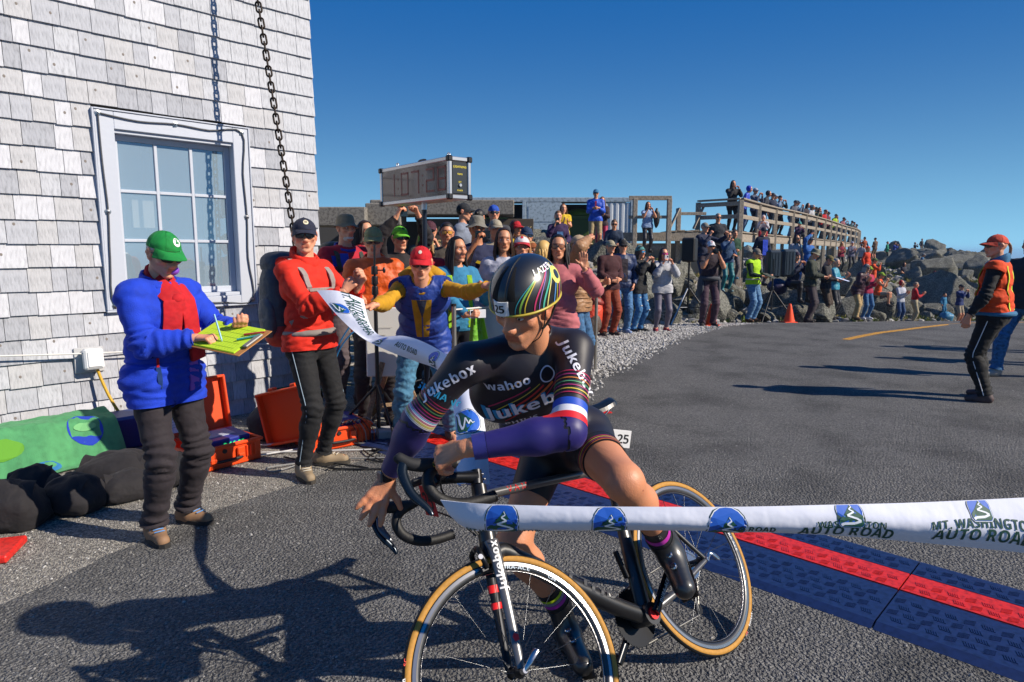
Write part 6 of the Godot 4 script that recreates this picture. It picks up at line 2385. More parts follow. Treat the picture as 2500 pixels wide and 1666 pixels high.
	for q in [[Vector3(1.14,0.5,-11.9),0.22,"#b5116a","bright pink rolled jacket on top of the slumped rucksack"],[Vector3(6.85,0.62,-17.1),0.26,"#231f4c","dark violet jacket dropped on the flat boulder"],[Vector3(18.6,0.0,-28.2),0.3,"#2f7fa8","light blue jacket bundled among the rocks at the foot of the hill"]]:
		var m:=MB.new()
		m.ball(Vector3.ZERO,Vector3(q[1],q[1]*0.75,q[1]*0.8),12,18)
		for i in m.v.size(): m.v[i]*=1.0+0.35*noise.get_noise_3d(m.v[i].x*500.0,m.v[i].y*500.0,m.v[i].z*500.0)
		var o:=lone("bundled_jacket",m.mesh(false),cloth("bd"+q[2],hx(q[2]),"shell"),q[3],"jacket")
		o.position=q[0]
		if q[0].x>10.0: o.position.y=height(q[0].x,q[0].z)+0.15
const BF:=Vector3(-0.718,0,0.696)
const BU:=Vector3(-0.384,0.834,-0.397)
const BL:=Vector3(0.580,0.552,0.599)
const BO:=Vector3(0.8463,0,-2.3404)
func bp(s: float, h: float, l := 0.0) -> Vector3:
	return BF*s+BU*h+BL*l
func sp(s: float, h: float, l := 0.0) -> Vector3:
	var o:=bp(0.91,0.69)
	var ax:=(bp(0.855,0.90)-o).normalized()
	return o+(bp(s,h,l)-o).rotated(ax,-0.2684)
func bicycle()->void:
	var b:=thing("bicycle","black carbon racing bicycle with tan-walled tyres leaning under the rider","bicycle",BO)
	var carbon:=plain("carbon",hx("#141416"),0.28)
	carbon.clearcoat_enabled=true
	carbon.clearcoat=0.6
	var silver:=plain("carbon_silver",hx("#6f6f70"),0.28,0.6)
	var black:=plain("bar_tape",hx("#121213"),0.6)
	tri(black,12.0)
	black.heightmap_enabled=true
	black.heightmap_texture=ntex("cloth_tone",0.02,FastNoiseLite.TYPE_SIMPLEX_SMOOTH,4,256,0.0,[[0.0,grey(0.80)],[0.5,grey(0.93)],[1.0,grey(1.0)]],5)
	black.heightmap_scale=0.3
	var met:=plain("polished",hx("#c8c8ca"),0.2,1.0)
	var dark:=plain("dark_alloy",hx("#26272a"),0.35,0.7)
	var red:=plain("fork_red",hx("#d81a1c"),0.35)
	var white:=plain("print_white",hx("#e4e4e4"),0.5)
	var fr:=MB.new()
	fr.tube(smooth_path([bp(0.90,0.665),bp(0.86,0.66),bp(0.75,0.565),bp(0.52,0.37),bp(0.40,0.285)],4),0.034,14,true,0.86,BL)
	var ff:=part("down_tube",fr.mesh(false),carbon,b)
	var m:=MB.new()
	m.tube([bp(0.915,0.672),bp(0.86,0.885)],[0.031,0.027],14,true,0.9,BL)
	part("head_tube",m.mesh(false),carbon,b)
	m=MB.new()
	m.tube(smooth_path([bp(0.87,0.845),bp(0.80,0.845),bp(0.45,0.815),bp(0.235,0.79)],4),0.021,12,true,0.75,BL)
	part("top_tube",m.mesh(false),silver,b)
	m=MB.new()
	m.tube([bp(0.375,0.28),bp(0.33,0.45),bp(0.255,0.70),bp(0.225,0.80)],[0.026,0.023,0.020,0.019],12,true,1.3,BL)
	part("seat_tube",m.mesh(false),carbon,b)
	for s in [-1.0,1.0]:
		m=MB.new()
		m.tube([bp(0.24,0.74,0.018*s),bp(0.12,0.54,0.045*s),bp(0.005,0.345,0.062*s)],[0.011,0.009,0.009],8)
		part("seat_stay",m.mesh(false),carbon,b)
		m=MB.new()
		m.tube([bp(0.37,0.275,0.025*s),bp(0.25,0.29,0.048*s),bp(0.005,0.335,0.062*s)],[0.017,0.013,0.010],9)
		part("chain_stay",m.mesh(false),carbon if s<0 else silver,b)
	m=MB.new()
	m.tube([bp(0.38,0.275,-0.042),bp(0.38,0.275,0.042)],0.038,16)
	part("bottom_bracket",m.mesh(false),carbon,b)
	m=MB.new()
	m.tube([bp(0.38,0.275,0.042),bp(0.38,0.275,0.05)],0.022,14)
	part("red_ring",m.mesh(false),red,b)
	m=MB.new()
	m.tube([bp(0.225,0.79),bp(0.19,0.99)],0.0145,12)
	part("seat_post",m.mesh(false),carbon,b)
	var dd:=(bp(0.40,0.285)-bp(0.86,0.66)).normalized()
	var du:=dd.cross(BL).normalized()*-1.0
	du=BL.cross(dd)
	var mid:=bp(0.86,0.66).lerp(bp(0.40,0.285),0.50)
	part("frame_lettering",text_mb("FACTOR",0.042,func(x,y): return mid+dd*x+du*y+BL*(sqrt(maxf(0.0345*0.0345-y*y,0.0))*1.0+0.0012),true,0.02,1.45).mesh(),plain("frame_print",hx("#3c3d40"),0.35),b)
	var td:=(bp(0.45,0.815)-bp(0.80,0.845)).normalized()
	var tu:=BL.cross(td)
	part("frame_lettering",text_mb("V A M",0.02,func(x,y): return bp(0.72,0.8385)+td*x+tu*y+BL*(sqrt(maxf(0.0213*0.0213-y*y*1.7,0.0))+0.001),false,0.02,1.3).mesh(),red,b)
	var hub:=sp(0.985,0.336)
	var sl:=(sp(0.985,0.336,1.0)-hub)
	var su:=(sp(0.985,1.336)-hub)
	var sf:=(sp(1.985,0.336)-hub)
	for s in [1.0,-1.0]:
		m=MB.new()
		var P:=smooth_path([sp(0.905,0.705,0.022*s),sp(0.915,0.655,0.036*s),sp(0.945,0.52,0.045*s),sp(0.985,0.345,0.05*s)],6)
		var R:=[]
		for i in P.size():R.append(lerpf(0.024,0.0125,float(i)/(P.size()-1)))
		m.tube(P,R,12,true,0.55,sf)
		part("fork_leg",m.mesh(false),silver if s>0 else dark,b)
		if s<0:
			for q in [[0.30,0.40],[0.53,0.58],[0.645,0.68]]:
				var mm:=MB.new()
				var i0:=int(q[0]*(P.size()-1))
				var a:Vector3=P[0].lerp(P[-1],q[0])+(P[i0]-P[0].lerp(P[-1],float(i0)/(P.size()-1)))
				var i1:=int(q[1]*(P.size()-1))
				var c:Vector3=P[0].lerp(P[-1],q[1])+(P[i1]-P[0].lerp(P[-1],float(i1)/(P.size()-1)))
				mm.tube([a,c],[lerpf(0.024,0.0125,q[0])+0.0012,lerpf(0.024,0.0125,q[1])+0.0012],12,true,0.58,sf)
				part("red_band",mm.mesh(false),red,b)
		else:
			var fd:Vector3=(P[4]-P[12]).normalized()
			var fc:Vector3=P[8]
			var nr:=sl
			part("fork_lettering",text_mb("Jukebox",0.024,func(x,y): return fc+fd*(x+0.01)+fd.cross(nr)*-y+nr*(0.0118-0.35*y*y/0.02),true,0.02,1.15).mesh(),white,b)
			var hp:=MB.new()
			hp.plate(PackedVector2Array([Vector2(0,0.012),Vector2(0.010,0.004),Vector2(0.007,-0.010),Vector2(-0.006,-0.011),Vector2(-0.009,0.004)]),0.002,Transform3D(Basis(sf*-1.0,su,sl),sp(0.966,0.425,0.0575)))
			part("red_badge",hp.mesh(),red,b)
	m=MB.new()
	m.tube([sp(0.925,0.66),sp(0.905,0.705)],[0.034,0.032],14,true,0.9,BL)
	part("fork_crown",m.mesh(false),dark,b)
	for q in [[0,0.93,0.672,0.9],[1,0.10,0.70,1.0]]:
		var cal:=MB.new()
		var C:=func(s: float,h: float,l: float)->Vector3: return sp(s,h,l) if q[0]==0 else bp(s,h,l)
		for s in [-1.0,1.0]:
			cal.tube(smooth_path([C.call(q[1]+0.025,q[2]+0.03,0.01*s),C.call(q[1]+0.03,q[2]+0.02,0.035*s),C.call(q[1]+0.03,q[2]-0.01,0.042*s),C.call(q[1]+0.025,q[2]-0.035,0.03*s)],4),0.009,7)
			cal.box(C.call(q[1]+0.022,q[2]-0.038,0.022*s),Vector3(0.05,0.014,0.012),Basis(BF,BU,BL),0.003)
		part("brake_caliper",cal.mesh(false),dark,b)
		var bl:=MB.new()
		bl.tube([C.call(q[1]+0.038,q[2]+0.0,0.042),C.call(q[1]+0.038,q[2]+0.0,0.052)],0.008,9)
		part("brake_bolt",bl.mesh(false),met,b)
	m=MB.new()
	m.tube(smooth_path([sp(0.975,0.95,-0.19),sp(0.975,0.953,-0.05),sp(0.975,0.953,0.05),sp(0.975,0.95,0.19)],4),0.015,12)
	part("handlebar",m.mesh(false),carbon,b)
	m=MB.new()
	m.tube([sp(0.852,0.915),sp(0.90,0.93),sp(0.975,0.953)],[0.024,0.019,0.021],12)
	m.tube([sp(0.862,0.89),sp(0.848,0.935)],0.021,12)
	m.box(sp(0.985,0.953),Vector3(0.03,0.042,0.045),Basis(sf,su,sl),0.006)
	part("stem",m.mesh(false),dark,b)
	for k in 2:
		var bo:=MB.new()
		bo.tube([sp(0.838,0.915-0.018*k,0.012),sp(0.832,0.915-0.018*k,0.012)],0.005,8)
		part("stem_bolt",bo.mesh(false),met,b)
	for s in [-1.0,1.0]:
		m=MB.new()
		m.tube(smooth_path([sp(0.975,0.951,0.11*s),sp(0.98,0.948,0.17*s),sp(1.02,0.945,0.205*s),sp(1.07,0.935,0.213*s),sp(1.095,0.905,0.215*s),sp(1.088,0.86,0.217*s),sp(1.045,0.822,0.218*s),sp(0.99,0.805,0.22*s),sp(0.925,0.80,0.222*s)],5),0.0172,12)
		part("taped_drop",m.mesh(false),black,b)
		for i in 9:
			var t:=0.11+i*0.011
		m=MB.new()
		m.tube([sp(0.928,0.80,0.222*s),sp(0.921,0.80,0.222*s)],0.0178,12)
		part("bar_end_plug",m.mesh(false),dark,b)
		m=MB.new()
		m.tube(smooth_path([sp(1.03,0.943,0.21*s),sp(1.075,0.955,0.214*s),sp(1.12,0.972,0.216*s),sp(1.145,0.998,0.216*s),sp(1.152,1.012,0.216*s)],4),[0.018,0.019,0.020,0.0205,0.021,0.021,0.0205,0.020,0.0195,0.019,0.018,0.0175,0.017,0.0165,0.015,0.013,0.009],12)
		part("brake_hood",m.mesh(false),plain("hood_rubber",hx("#17181b"),0.7),b)
		m=MB.new()
		m.tube(smooth_path([sp(1.14,0.985,0.222*s),sp(1.158,0.95,0.226*s),sp(1.155,0.89,0.23*s),sp(1.13,0.835,0.234*s),sp(1.125,0.81,0.236*s)],4),[0.013,0.014,0.0145,0.015,0.015,0.015,0.0145,0.014,0.0135,0.013,0.012,0.011,0.010,0.009,0.008,0.007,0.005],10,true,0.55,sf)
		part("brake_lever",m.mesh(false),plain("lever_blue_black",hx("#16222e"),0.22,0.5),b)
		m=MB.new()
		m.tube(smooth_path([sp(1.15,0.94,0.212*s),sp(1.152,0.90,0.205*s),sp(1.135,0.855,0.205*s)],4),[0.006,0.007,0.009,0.011,0.012,0.011,0.010,0.008,0.005],8,true,0.5,sf)
		part("shift_paddle",m.mesh(false),plain("lever_grey",hx("#5d6168"),0.3,0.5),b)
		m=MB.new()
		m.tube(smooth_path([sp(1.0,0.948,0.15*s),sp(1.02,0.90,0.10*s),sp(0.97,0.82,0.03*s),sp(0.93,0.74,0.01*s)],5),0.003,6)
		part("brake_cable",m.mesh(false),plain("lead_black",hx("#151515"),0.5),b)
	m=MB.new()
	m.box(sp(1.03,0.965,0.0),Vector3(0.09,0.018,0.055),Basis(sf,su,sl),0.008)
	part("bike_computer",m.mesh(),plain("case_dark",hx("#1b1d20"),0.6),b)
	m=MB.new()
	var pc:=sp(1.03,0.90,-0.02)
	m.box(pc,Vector3(0.105,0.10,0.003),Basis(sl,su,sf)*Basis(Vector3(0,0,1),-0.35),0.001)
	var np:=part("number_plate",m.mesh(),plain("plate_red",hx("#c81a20"),0.5),b)
	var pb:=Basis(sl,su,sf)*Basis(Vector3(0,0,1),-0.35)
	part("number",text_mb("25",0.056,on_plane(pc+pb.z*0.0022,pb.x,pb.y),true,1.0,1.0).mesh(),plain("ink_black",hx("#0d0d0f"),0.6),np)
	m=MB.new()
	var prof:=func(u: float,w: float)->Vector3:
		var wd:=lerpf(0.064,0.019,smoothstep(0.12,0.75,w))*(1.0 if w>0.08 else 0.75+3.0*w)
		var x:=(u-0.5)*2.0
		return bp(lerpf(0.065,0.335,w),1.045-0.030*x*x*x*x+0.012*(1.0-smoothstep(0.0,0.35,w))-0.006*w,-x*wd)
	m.slab(12,18,prof,func(u,w): return BU,0.016)
	part("saddle",m.mesh(false),plain("saddle_blue_black",hx("#10161f"),0.35),b)
	for s in [-1.0,1.0]:
		m=MB.new()
		m.tube(smooth_path([bp(0.08,1.03,0.03*s),bp(0.13,1.0,0.022*s),bp(0.23,0.995,0.02*s),bp(0.31,1.03,0.008*s)],4),0.0038,7)
		part("saddle_rail",m.mesh(false),met,b)
	m=MB.new()
	m.box(bp(0.185,0.99),Vector3(0.05,0.03,0.05),Basis(BF,BU,BL),0.008)
	part("seat_clamp",m.mesh(),dark,b)
	var rp:=Vector3(0.408,0.79,-2.47)-BO
	var rb:=Basis(Vector3.UP,0.25)*Basis(Vector3(0,0,1),-0.16)*Basis(Vector3.RIGHT,-0.1)
	m=MB.new()
	m.box(rp,Vector3(0.105,0.068,0.002),rb,0.0008)
	var rn:=part("race_plate",m.mesh(),plain("plate_white",hx("#e8e8e6"),0.5),b)
	part("number",text_mb("25",0.034,on_plane(rp+rb*Vector3(0.02,0,0.0016),rb.x,rb.y)).mesh(),plain("ink_black",hx("#0d0d0f"),0.6),rn)
	wheel(b,"front_wheel",hub,sl,sf,su,20)
	wheel(b,"rear_wheel",bp(0,0.336),BL,BF,BU,24)
	for k in 2:
		var q:=hub if k==0 else bp(0,0.336)
		var ax:=sl if k==0 else BL
		var upv:=(su if k==0 else BU)
		var fv:=(sf if k==0 else BF)
		m=MB.new()
		m.tube([q+ax*0.055,q+ax*0.075],[0.011,0.008],10)
		m.tube(smooth_path([q+ax*0.072,q+ax*0.082-fv*0.02+upv*0.015,q+ax*0.082-fv*0.055+upv*(0.035 if k==0 else -0.02)],4),[0.007,0.007,0.008,0.008,0.009,0.009,0.010,0.010,0.007],8,true,0.5,upv)
		part("quick_release",m.mesh(false),met,b)
	m=MB.new()
	var gear:=func(mm:MB,c:Vector3,r: float,teeth: int,th: float)->void:
		var poly:=PackedVector2Array()
		for i in teeth*2:
			var a:=TAU*i/(teeth*2)
			poly.append(Vector2(cos(a),sin(a))*(r+(0.0025 if i%2 else -0.0025)))
		mm.plate(poly,th,Transform3D(Basis(BF,BU,BL),c))
	gear.call(m,bp(0.38,0.275,-0.048),0.098,50,0.003)
	gear.call(m,bp(0.38,0.275,-0.055),0.072,36,0.003)
	part("chainring",m.mesh(),dark,b)
	m=MB.new()
	for i in 9: gear.call(m,bp(0,0.336,-0.018-i*0.0042),0.056-i*0.0042,26-i*2,0.002)
	part("cassette",m.mesh(),met,b)
	m=MB.new()
	m.tube(smooth_path([bp(0.0,0.325,-0.062),bp(-0.005,0.29,-0.06),bp(0.01,0.255,-0.05),bp(0.03,0.19,-0.048),bp(0.035,0.17,-0.048)],4),0.011,8,true,0.7)
	gear.call(m,bp(0.015,0.245,-0.045),0.020,11,0.006)
	gear.call(m,bp(0.035,0.175,-0.045),0.020,11,0.006)
	part("rear_derailleur",m.mesh(false),dark,b)
	m=MB.new()
	m.tube([bp(0.38,0.373,-0.048),bp(0.0,0.385,-0.045)],0.0042,5)
	m.tube([bp(0.37,0.178,-0.048),bp(0.045,0.158,-0.045)],0.0042,5)
	m.tube([bp(0.025,0.19,-0.045),bp(-0.02,0.25,-0.045),bp(-0.045,0.31,-0.045)],0.0042,5)
	part("chain",m.mesh(false),plain("chain_steel",hx("#8b8983"),0.4,0.8),b)
	var ca:=Vector2(-0.14,0.10)
	for s in [1.0,-1.0]:
		var e:=bp(0.38+ca.x*s,0.275+ca.y*s,0.068*s)
		m=MB.new()
		m.tube([bp(0.38,0.275,0.055*s),e],[0.019,0.014],10,true,0.55,BL.cross((e-bp(0.38,0.275,0.055*s)).normalized()))
		part("crank_arm",m.mesh(false),plain("crank_black",hx("#14181d"),0.2,0.4),b)
		m=MB.new()
		m.box(e+BL*0.05*s,Vector3(0.085,0.016,0.06),Basis(BF,BU,BL)*Basis(Vector3(0,0,1),-0.5),0.006)
		m.tube([e,e+BL*0.03*s],0.007,8)
		part("pedal",m.mesh(),dark,b)
		if s>0:
			var cd:=(e-bp(0.38,0.275,0.055)).normalized()
			part("crank_lettering",text_mb("DURA-ACE",0.014,func(x,y): return bp(0.38,0.275,0.061).lerp(e+BL*0.008,0.5)+cd*x+BL.cross(cd)*y+BL*0.006,true,0.05).mesh(),plain("print_grey",hx("#b9bcc0"),0.4),b)
	m=MB.new()
	m.box(bp(0.345,0.46,0.0)+BF*0.04,Vector3(0.012,0.10,0.022),Basis(BF,BU,BL),0.003)
	part("bottle_mount",m.mesh(),dark,b)
func wheel(b:Node3D,called:String,c:Vector3,ax:Vector3,f:Vector3,u:Vector3,spokes: int)->void:
	var w:=Node3D.new()
	w.name=called
	b.add_child(w,true)
	var xf := Transform3D(Basis(f, ax, u), c)
	var m:=MB.new()
	var prof:=[]
	for i in 17: prof.append(Vector2(0.3225+0.0135*cos(TAU*i/17),0.0125*sin(TAU*i/17)))
	m.lathe(prof,96,xf,true)
	var tan_:=plain("tyre_tan",hx("#c08a35"),0.7)
	tri(tan_,14.0)
	tan_.albedo_texture=ntex("cloth_tone",0.02,FastNoiseLite.TYPE_SIMPLEX_SMOOTH,4,256,0.0,[[0.0,grey(0.80)],[0.5,grey(0.93)],[1.0,grey(1.0)]],5)
	part("tyre",m.mesh(false),tan_,w)
	m=MB.new()
	prof=[]
	for i in 9:
		var a:=deg_to_rad(-52.0+13.0*i)
		prof.append(Vector2(0.3225+0.0145*cos(a),0.0135*sin(a)))
	m.lathe(prof,96,xf,false)
	part("tread",m.mesh(false),plain("tread_black",hx("#1b1a19"),0.75),w)
	m=MB.new()
	m.lathe([Vector2(0.311,-0.0095),Vector2(0.3135,-0.0108),Vector2(0.312,0.0),Vector2(0.3135,0.0108),Vector2(0.311,0.0095),Vector2(0.300,0.0105),Vector2(0.290,0.0085),Vector2(0.286,0.0),Vector2(0.290,-0.0085),Vector2(0.300,-0.0105)],96,xf,true)
	var rm:=plain("rim_black",hx("#17181a"),0.2)
	rm.clearcoat_enabled=true
	part("rim",m.mesh(false),rm,w)
	m=MB.new()
	for s in [-1.0,1.0]:
		m.lathe([Vector2(0.3005,0.0106*s),Vector2(0.310,0.0100*s)],96,xf,false)
	part("brake_track",m.mesh(false),plain("rim_alloy",hx("#a9a9ab"),0.25,0.9),w)
	m=MB.new()
	m.lathe([Vector2(0.286,-0.006),Vector2(0.2855,0.0),Vector2(0.286,0.006),Vector2(0.2835,0.003),Vector2(0.2835,-0.003)],96,xf,true)
	part("rim_bed",m.mesh(false),plain("rim_silver",hx("#8d8d90"),0.25,0.9),w)
	m=MB.new()
	m.tube([c-ax*0.05,c-ax*0.03,c-ax*0.025,c+ax*0.025,c+ax*0.03,c+ax*0.05],[0.010,0.019,0.013,0.013,0.019,0.010],14)
	part("hub",m.mesh(false),plain("hub_dark",hx("#2a2c30"),0.3,0.7),w)
	var st:=plain("spoke_steel",hx("#55575a"),0.25,0.9)
	for i in spokes:
		var a:=TAU*i/spokes
		var side:=1.0 if i%2 else -1.0
		var off:=0.0 if spokes==20 else (0.55 if (i/2)%2 else -0.55)
		var s:=MB.new()
		s.tube([c+(f*cos(a+off)+u*sin(a+off))*0.018+ax*0.028*side,c+(f*cos(a)+u*sin(a))*0.286+ax*0.002*side],0.0011,5)
		part("spoke",s.mesh(false),st,w)
	var ring_text:=func(s:String,size: float,phi: float,r: float,off: float,col:String,spread:=1.0)->void:
		part("print",text_mb(s,size,func(x,y):
			var a: float=deg_to_rad(phi)+x/r
			return c+(u*cos(a)-f*sin(a))*(r+y)+ax*off,true,0.012,spread).mesh(),plain("print"+col,hx(col),0.5),w)
	if called=="front_wheel":
		ring_text.call("DURA-ACE",0.011,24.0,0.296,0.0112,"#aebfce",1.5)
		ring_text.call("C24",0.009,50.0,0.296,0.0112,"#aebfce",1.3)
		ring_text.call("KENDA",0.011,-74.0,0.332,0.0102,"#d8d8d8",1.5)
		ring_text.call("SC",0.009,-61.0,0.332,0.0102,"#e0331f",1.4)
	else:
		ring_text.call("DURA-ACE",0.011,88.0,0.296,0.0112,"#d0d4d8",1.5)
		ring_text.call("KENDA",0.010,150.0,0.332,0.0102,"#d8d8d8",1.4)
		ring_text.call("SC",0.009,162.0,0.332,0.0102,"#e0331f",1.4)
func lay_on(r:Dictionary,c:Vector3,right:Vector3,up:Vector3,off: float,reach:=0.2)->Callable:
	var F:Field=r.F
	var nd:=right.cross(up).normalized()
	var pts:=PackedVector3Array()
	for i in F.v.size():
		if F.v[i].distance_to(c)<reach and F.n[i].dot(nd)>0.05:
			var d:=F.v[i]-c
			pts.append(Vector3(d.dot(right),d.dot(up),d.dot(nd)))
	var rad:=F.cell*1.4
	return func(x: float,y: float)->Vector3:
		var top:=-9.0
		for p in pts:
			if absf(p.x-x)<rad and absf(p.y-y)<rad: top=maxf(top,p.z)
		var sw:=0.0
		var sz:=0.0
		for p in pts:
			var q:=((p.x-x)*(p.x-x)+(p.y-y)*(p.y-y))/(rad*rad)
			if q<2.5 and p.z>top-0.05:
				var w:=exp(-q*2.2)
				sw+=w
				sz+=w*p.z
		if sw<=0.0: return Vector3(NAN,0,0)
		var z:=sz/sw
		return c+right*x+up*y+nd*(z+off)
func lay_line(where:Callable,a:Vector2,b:Vector2,w: float)->MB:
	var m:=MB.new()
	var n:=maxi(int(a.distance_to(b)/0.012),2)
	var s:=(b-a).normalized().orthogonal()*w*0.5
	for i in n:
		var p:=a.lerp(b,float(i)/n)
		var q:=a.lerp(b,float(i+1)/n)
		var c:Array[Vector3]=[where.call(p.x-s.x,p.y-s.y),where.call(q.x-s.x,q.y-s.y),where.call(q.x+s.x,q.y+s.y),where.call(p.x+s.x,p.y+s.y)]
		if not is_nan(c[0].x+c[1].x+c[2].x+c[3].x): m.quad(c[0],c[1],c[2],c[3])
	return m
func lay_poly(where:Callable,poly:Array,longest:=0.02)->MB:
	var m:=MB.new()
	var pv:=PackedVector2Array(poly)
	var t:=Geometry2D.triangulate_polygon(pv)
	var todo:=[]
	for i in range(0,t.size(),3):
		var q:=[pv[t[i]],pv[t[i+1]],pv[t[i+2]]]
		if (q[1]-q[0]).cross(q[2]-q[0])<0.0: q.reverse()
		todo.append(q)
	while todo.size():
		var q:Array=todo.pop_back()
		var l:=[q[0].distance_to(q[1]),q[1].distance_to(q[2]),q[2].distance_to(q[0])]
		var w:=0
		if l[1]>l[w]: w=1
		if l[2]>l[w]: w=2
		if l[w]>longest:
			var mid:Vector2=(q[w]+q[(w+1)%3])*0.5
			todo.append([q[w],mid,q[(w+2)%3]])
			todo.append([mid,q[(w+1)%3],q[(w+2)%3]])
			continue
		var k:=m.v.size()
		var w3:Array[Vector3]=[]
		for e in 3: w3.append(where.call(q[e].x,q[e].y))
		if is_nan(w3[0].x+w3[1].x+w3[2].x): continue
		for e in 3:
			m.v.append(w3[e])
			m.ix.append(k+e)
	return m
func limb_band(r:Dictionary,J:Dictionary,limb: int,t0: float,t1: float,col:String,o:Node3D,off: float)->void:
	var F:Field=r.F
	var k:String=["R","L"][limb%2]
	var a:Vector3=J[["sh","el","hip","kn"][(limb-6)/2]+k]
	var b:Vector3=J[["el","wr","kn","an"][(limb-6)/2]+k]
	var len:=a.distance_to(b)
	var y:=(b-a)/len
	var x:=y.cross(Vector3(0.3,0.1,1)).normalized()
	var z:=x.cross(y)
	var near:=[]
	for i in F.v.size():
		if F.id[i]!=limb and F.id[i]!=limb+2 and F.id[i]!=limb-2 and not (limb<8 and F.id[i] in [3,4]): continue
		var d:=F.v[i]-a
		var t:=d.dot(y)/len
		if t>t0-0.12 and t<t1+0.12:
			var q:=Vector2(d.dot(x),d.dot(z))
			if q.length()<0.13: near.append([t,q.angle(),q.length()])
	var rows:=[]
	var n:=maxi(int((t1-t0)*len/0.009),1)+1
	for i in n:
		var t:=lerpf(t0,t1,float(i)/(n-1))
		var row:=[]
		for j in 36:
			var g:=TAU*j/36.0
			var sw:=0.0
			var sr:=0.0
			for e in near:
				var da:=wrapf(e[1]-g,-PI,PI)/0.17
				var dt: float=(e[0]-t)*len/0.009
				var w:=da*da+dt*dt
				if w<8.0:
					w=exp(-w)
					sw+=w
					sr+=w*e[2]
			var rad:=sr/sw if sw>0.0 else 0.04
			row.append(a+y*(t*len)+(x*cos(g)+z*sin(g))*(rad+off))
		rows.append(row)
	var m:=MB.new()
	m.rings(rows,true,false)
	part("sleeve_band" if limb<10 else ("hem_band" if limb<12 else "sock_band"),m.mesh(false),cloth("band"+col,hx(col),"lycra"),o)
func star_poly(c:Vector2,r: float)->Array:
	var out:=[]
	for i in 10:
		var a:=TAU*i/10.0+PI/2
		out.append(c+Vector2(cos(a),sin(a))*(r if i%2==0 else r*0.42))
	return out
func rider()->void:
	var at:=Vector3(0.15,0,-2.25)
	var o:=thing("rider","cyclist in dark striped jersey, number 25, bending over the leaning bicycle","person",at)
	var J:={}
	J.hd=Vector3(0.035,1.335,-1.976); J.nb=Vector3(0.064,1.205,-2.111); J.nt=Vector3(0.05,1.275,-2.045)
	J.shL=Vector3(0.197,1.198,-2.038); J.shR=Vector3(-0.144,1.160,-1.992)
	J.elL=Vector3(0.158,0.998,-1.815); J.wrL=Vector3(-0.135,0.956,-1.790)
	J.elR=Vector3(-0.290,0.985,-2.010); J.wrR=Vector3(-0.405,0.775,-2.090)
	J.chest=Vector3(0.045,1.075,-2.14); J.belly=Vector3(0.105,0.925,-2.275); J.pel=Vector3(0.215,0.82,-2.40)
	J.hipL=Vector3(0.275,0.815,-2.335); J.hipR=Vector3(0.135,0.755,-2.45)
	J.knL=Vector3(0.344,0.80,-1.955); J.anL=Vector3(0.530,0.485,-2.262)
	J.toL=Vector3(0.592,0.355,-2.14); J.heL=Vector3(0.567,0.446,-2.315)
	J.knR=Vector3(0.005,0.468,-2.262); J.anR=Vector3(0.178,0.165,-2.38); J.heR=Vector3(0.199,0.055,-2.44); J.toR=Vector3(0.252,0.042,-2.18)
	J.hdL=(Vector3(-0.262,0.895,-1.835)-J.wrL).normalized()
	J.pnL=Vector3(-0.25,-0.72,-0.62)
	J.hdR=Vector3(-0.42,-0.84,0.30).normalized()
	J.pnR=Vector3(-0.15,-0.25,-0.95)
	for k in J:
		if not k in ["hdL","hdR","pnL","pnR"]:J[k]-=at
	J.cbR=Vector3(0.0,-0.012,-0.012)
	J.cbL=Vector3(0.012,-0.01,-0.012)
	var zf:=Vector3(-0.50,-0.40,0.77).normalized()
	var xf:=Vector3.UP.cross(zf).normalized()
	J.hb=Basis(xf,zf.cross(xf),zf)*Basis(Vector3(0,0,1),-0.10)
	var q:={"h":1.80,"cell":0.0095,"hcell":0.0038,"handcell":0.0032,"fat":0.94,"limb":1.0,"K":80.0,"handR": "spread","handL": "drape","tone":2}
	q.skin=skin("skin_rider",hx("#c98a66"))
	var lyc:=cloth("jersey",hx("#17141f"),"lycra")
	var vio:=cloth("sleeve_violet",hx("#22195a"),"lycra")
	var shoe:=plain("race_shoe",hx("#0e1013"),0.22)
	shoe.clearcoat_enabled=true
	var E:=func(limb: int,t0: float,t1: float,col:String,off:=0.0078)->Array: return ["band",cloth("band"+col,hx(col),"lycra"),off,{"limb": limb,"t0": t0,"t1": t1,"wave":0.0,"fold":0.0,"name": "sleeve_band" if limb<10 else "hem_band"}]
	q.clothes=[["shoes",shoe,0.006,{"top":0.97,"wave":0.0,"fold":0.0}],["socks",cloth("sock_black",hx("#16161a"),"lycra"),0.003,{"top":0.74,"wave":0.0,"fold":0.0}],
		["shorts",cloth("bib_shorts",hx("#0d0f16"),"lycra"),0.004,{"leg":0.52,"wave":0.0,"fold":0.0}],
		["jacket",lyc,0.0045,{"hem":0.99,"cuff":0.90,"collar":0.42,"wave":0.0,"fold":0.0,"cuffoff":1.0,"flare":1.1,"name": "jersey"}]]
	var rings_:=[]
	for b in [[8,-0.6,0.9,"#201a58"],[9,-0.6,0.78,"#241c63"],[7,0.93,1.6,"#241c63"],[6,0.97,1.6,"#201a58"],[9,0.785,0.91,"#2b2c78"]]: q.clothes.append(E.call(b[0],b[1],b[2],b[3],0.0062 if b[3]!="#2b2c78" else 0.0075))
	for i in 6: rings_.append([6,0.60+i*0.042,0.612+i*0.042,["#b3264f","#8f2a6a","#c4762b","#4a8a54","#b3264f","#8a2a78"][i]])
	for i in 8: rings_.append([6,0.85+i*0.019,0.864+i*0.019,["#b06a9a","#7fb0cf","#d8d8e2","#c86a86","#e0cf9a","#c9b65a","#d9d0b0","#c7c7cf"][i]])
	for i in 7: rings_.append([7,0.40+i*0.042,0.412+i*0.042,["#b3264f","#a02a6a","#c4762b","#4f9a6a","#a02a6a","#c9b53a","#b3264f"][i]])
	rings_.append([7,0.715,0.80,"#1a49b4"])
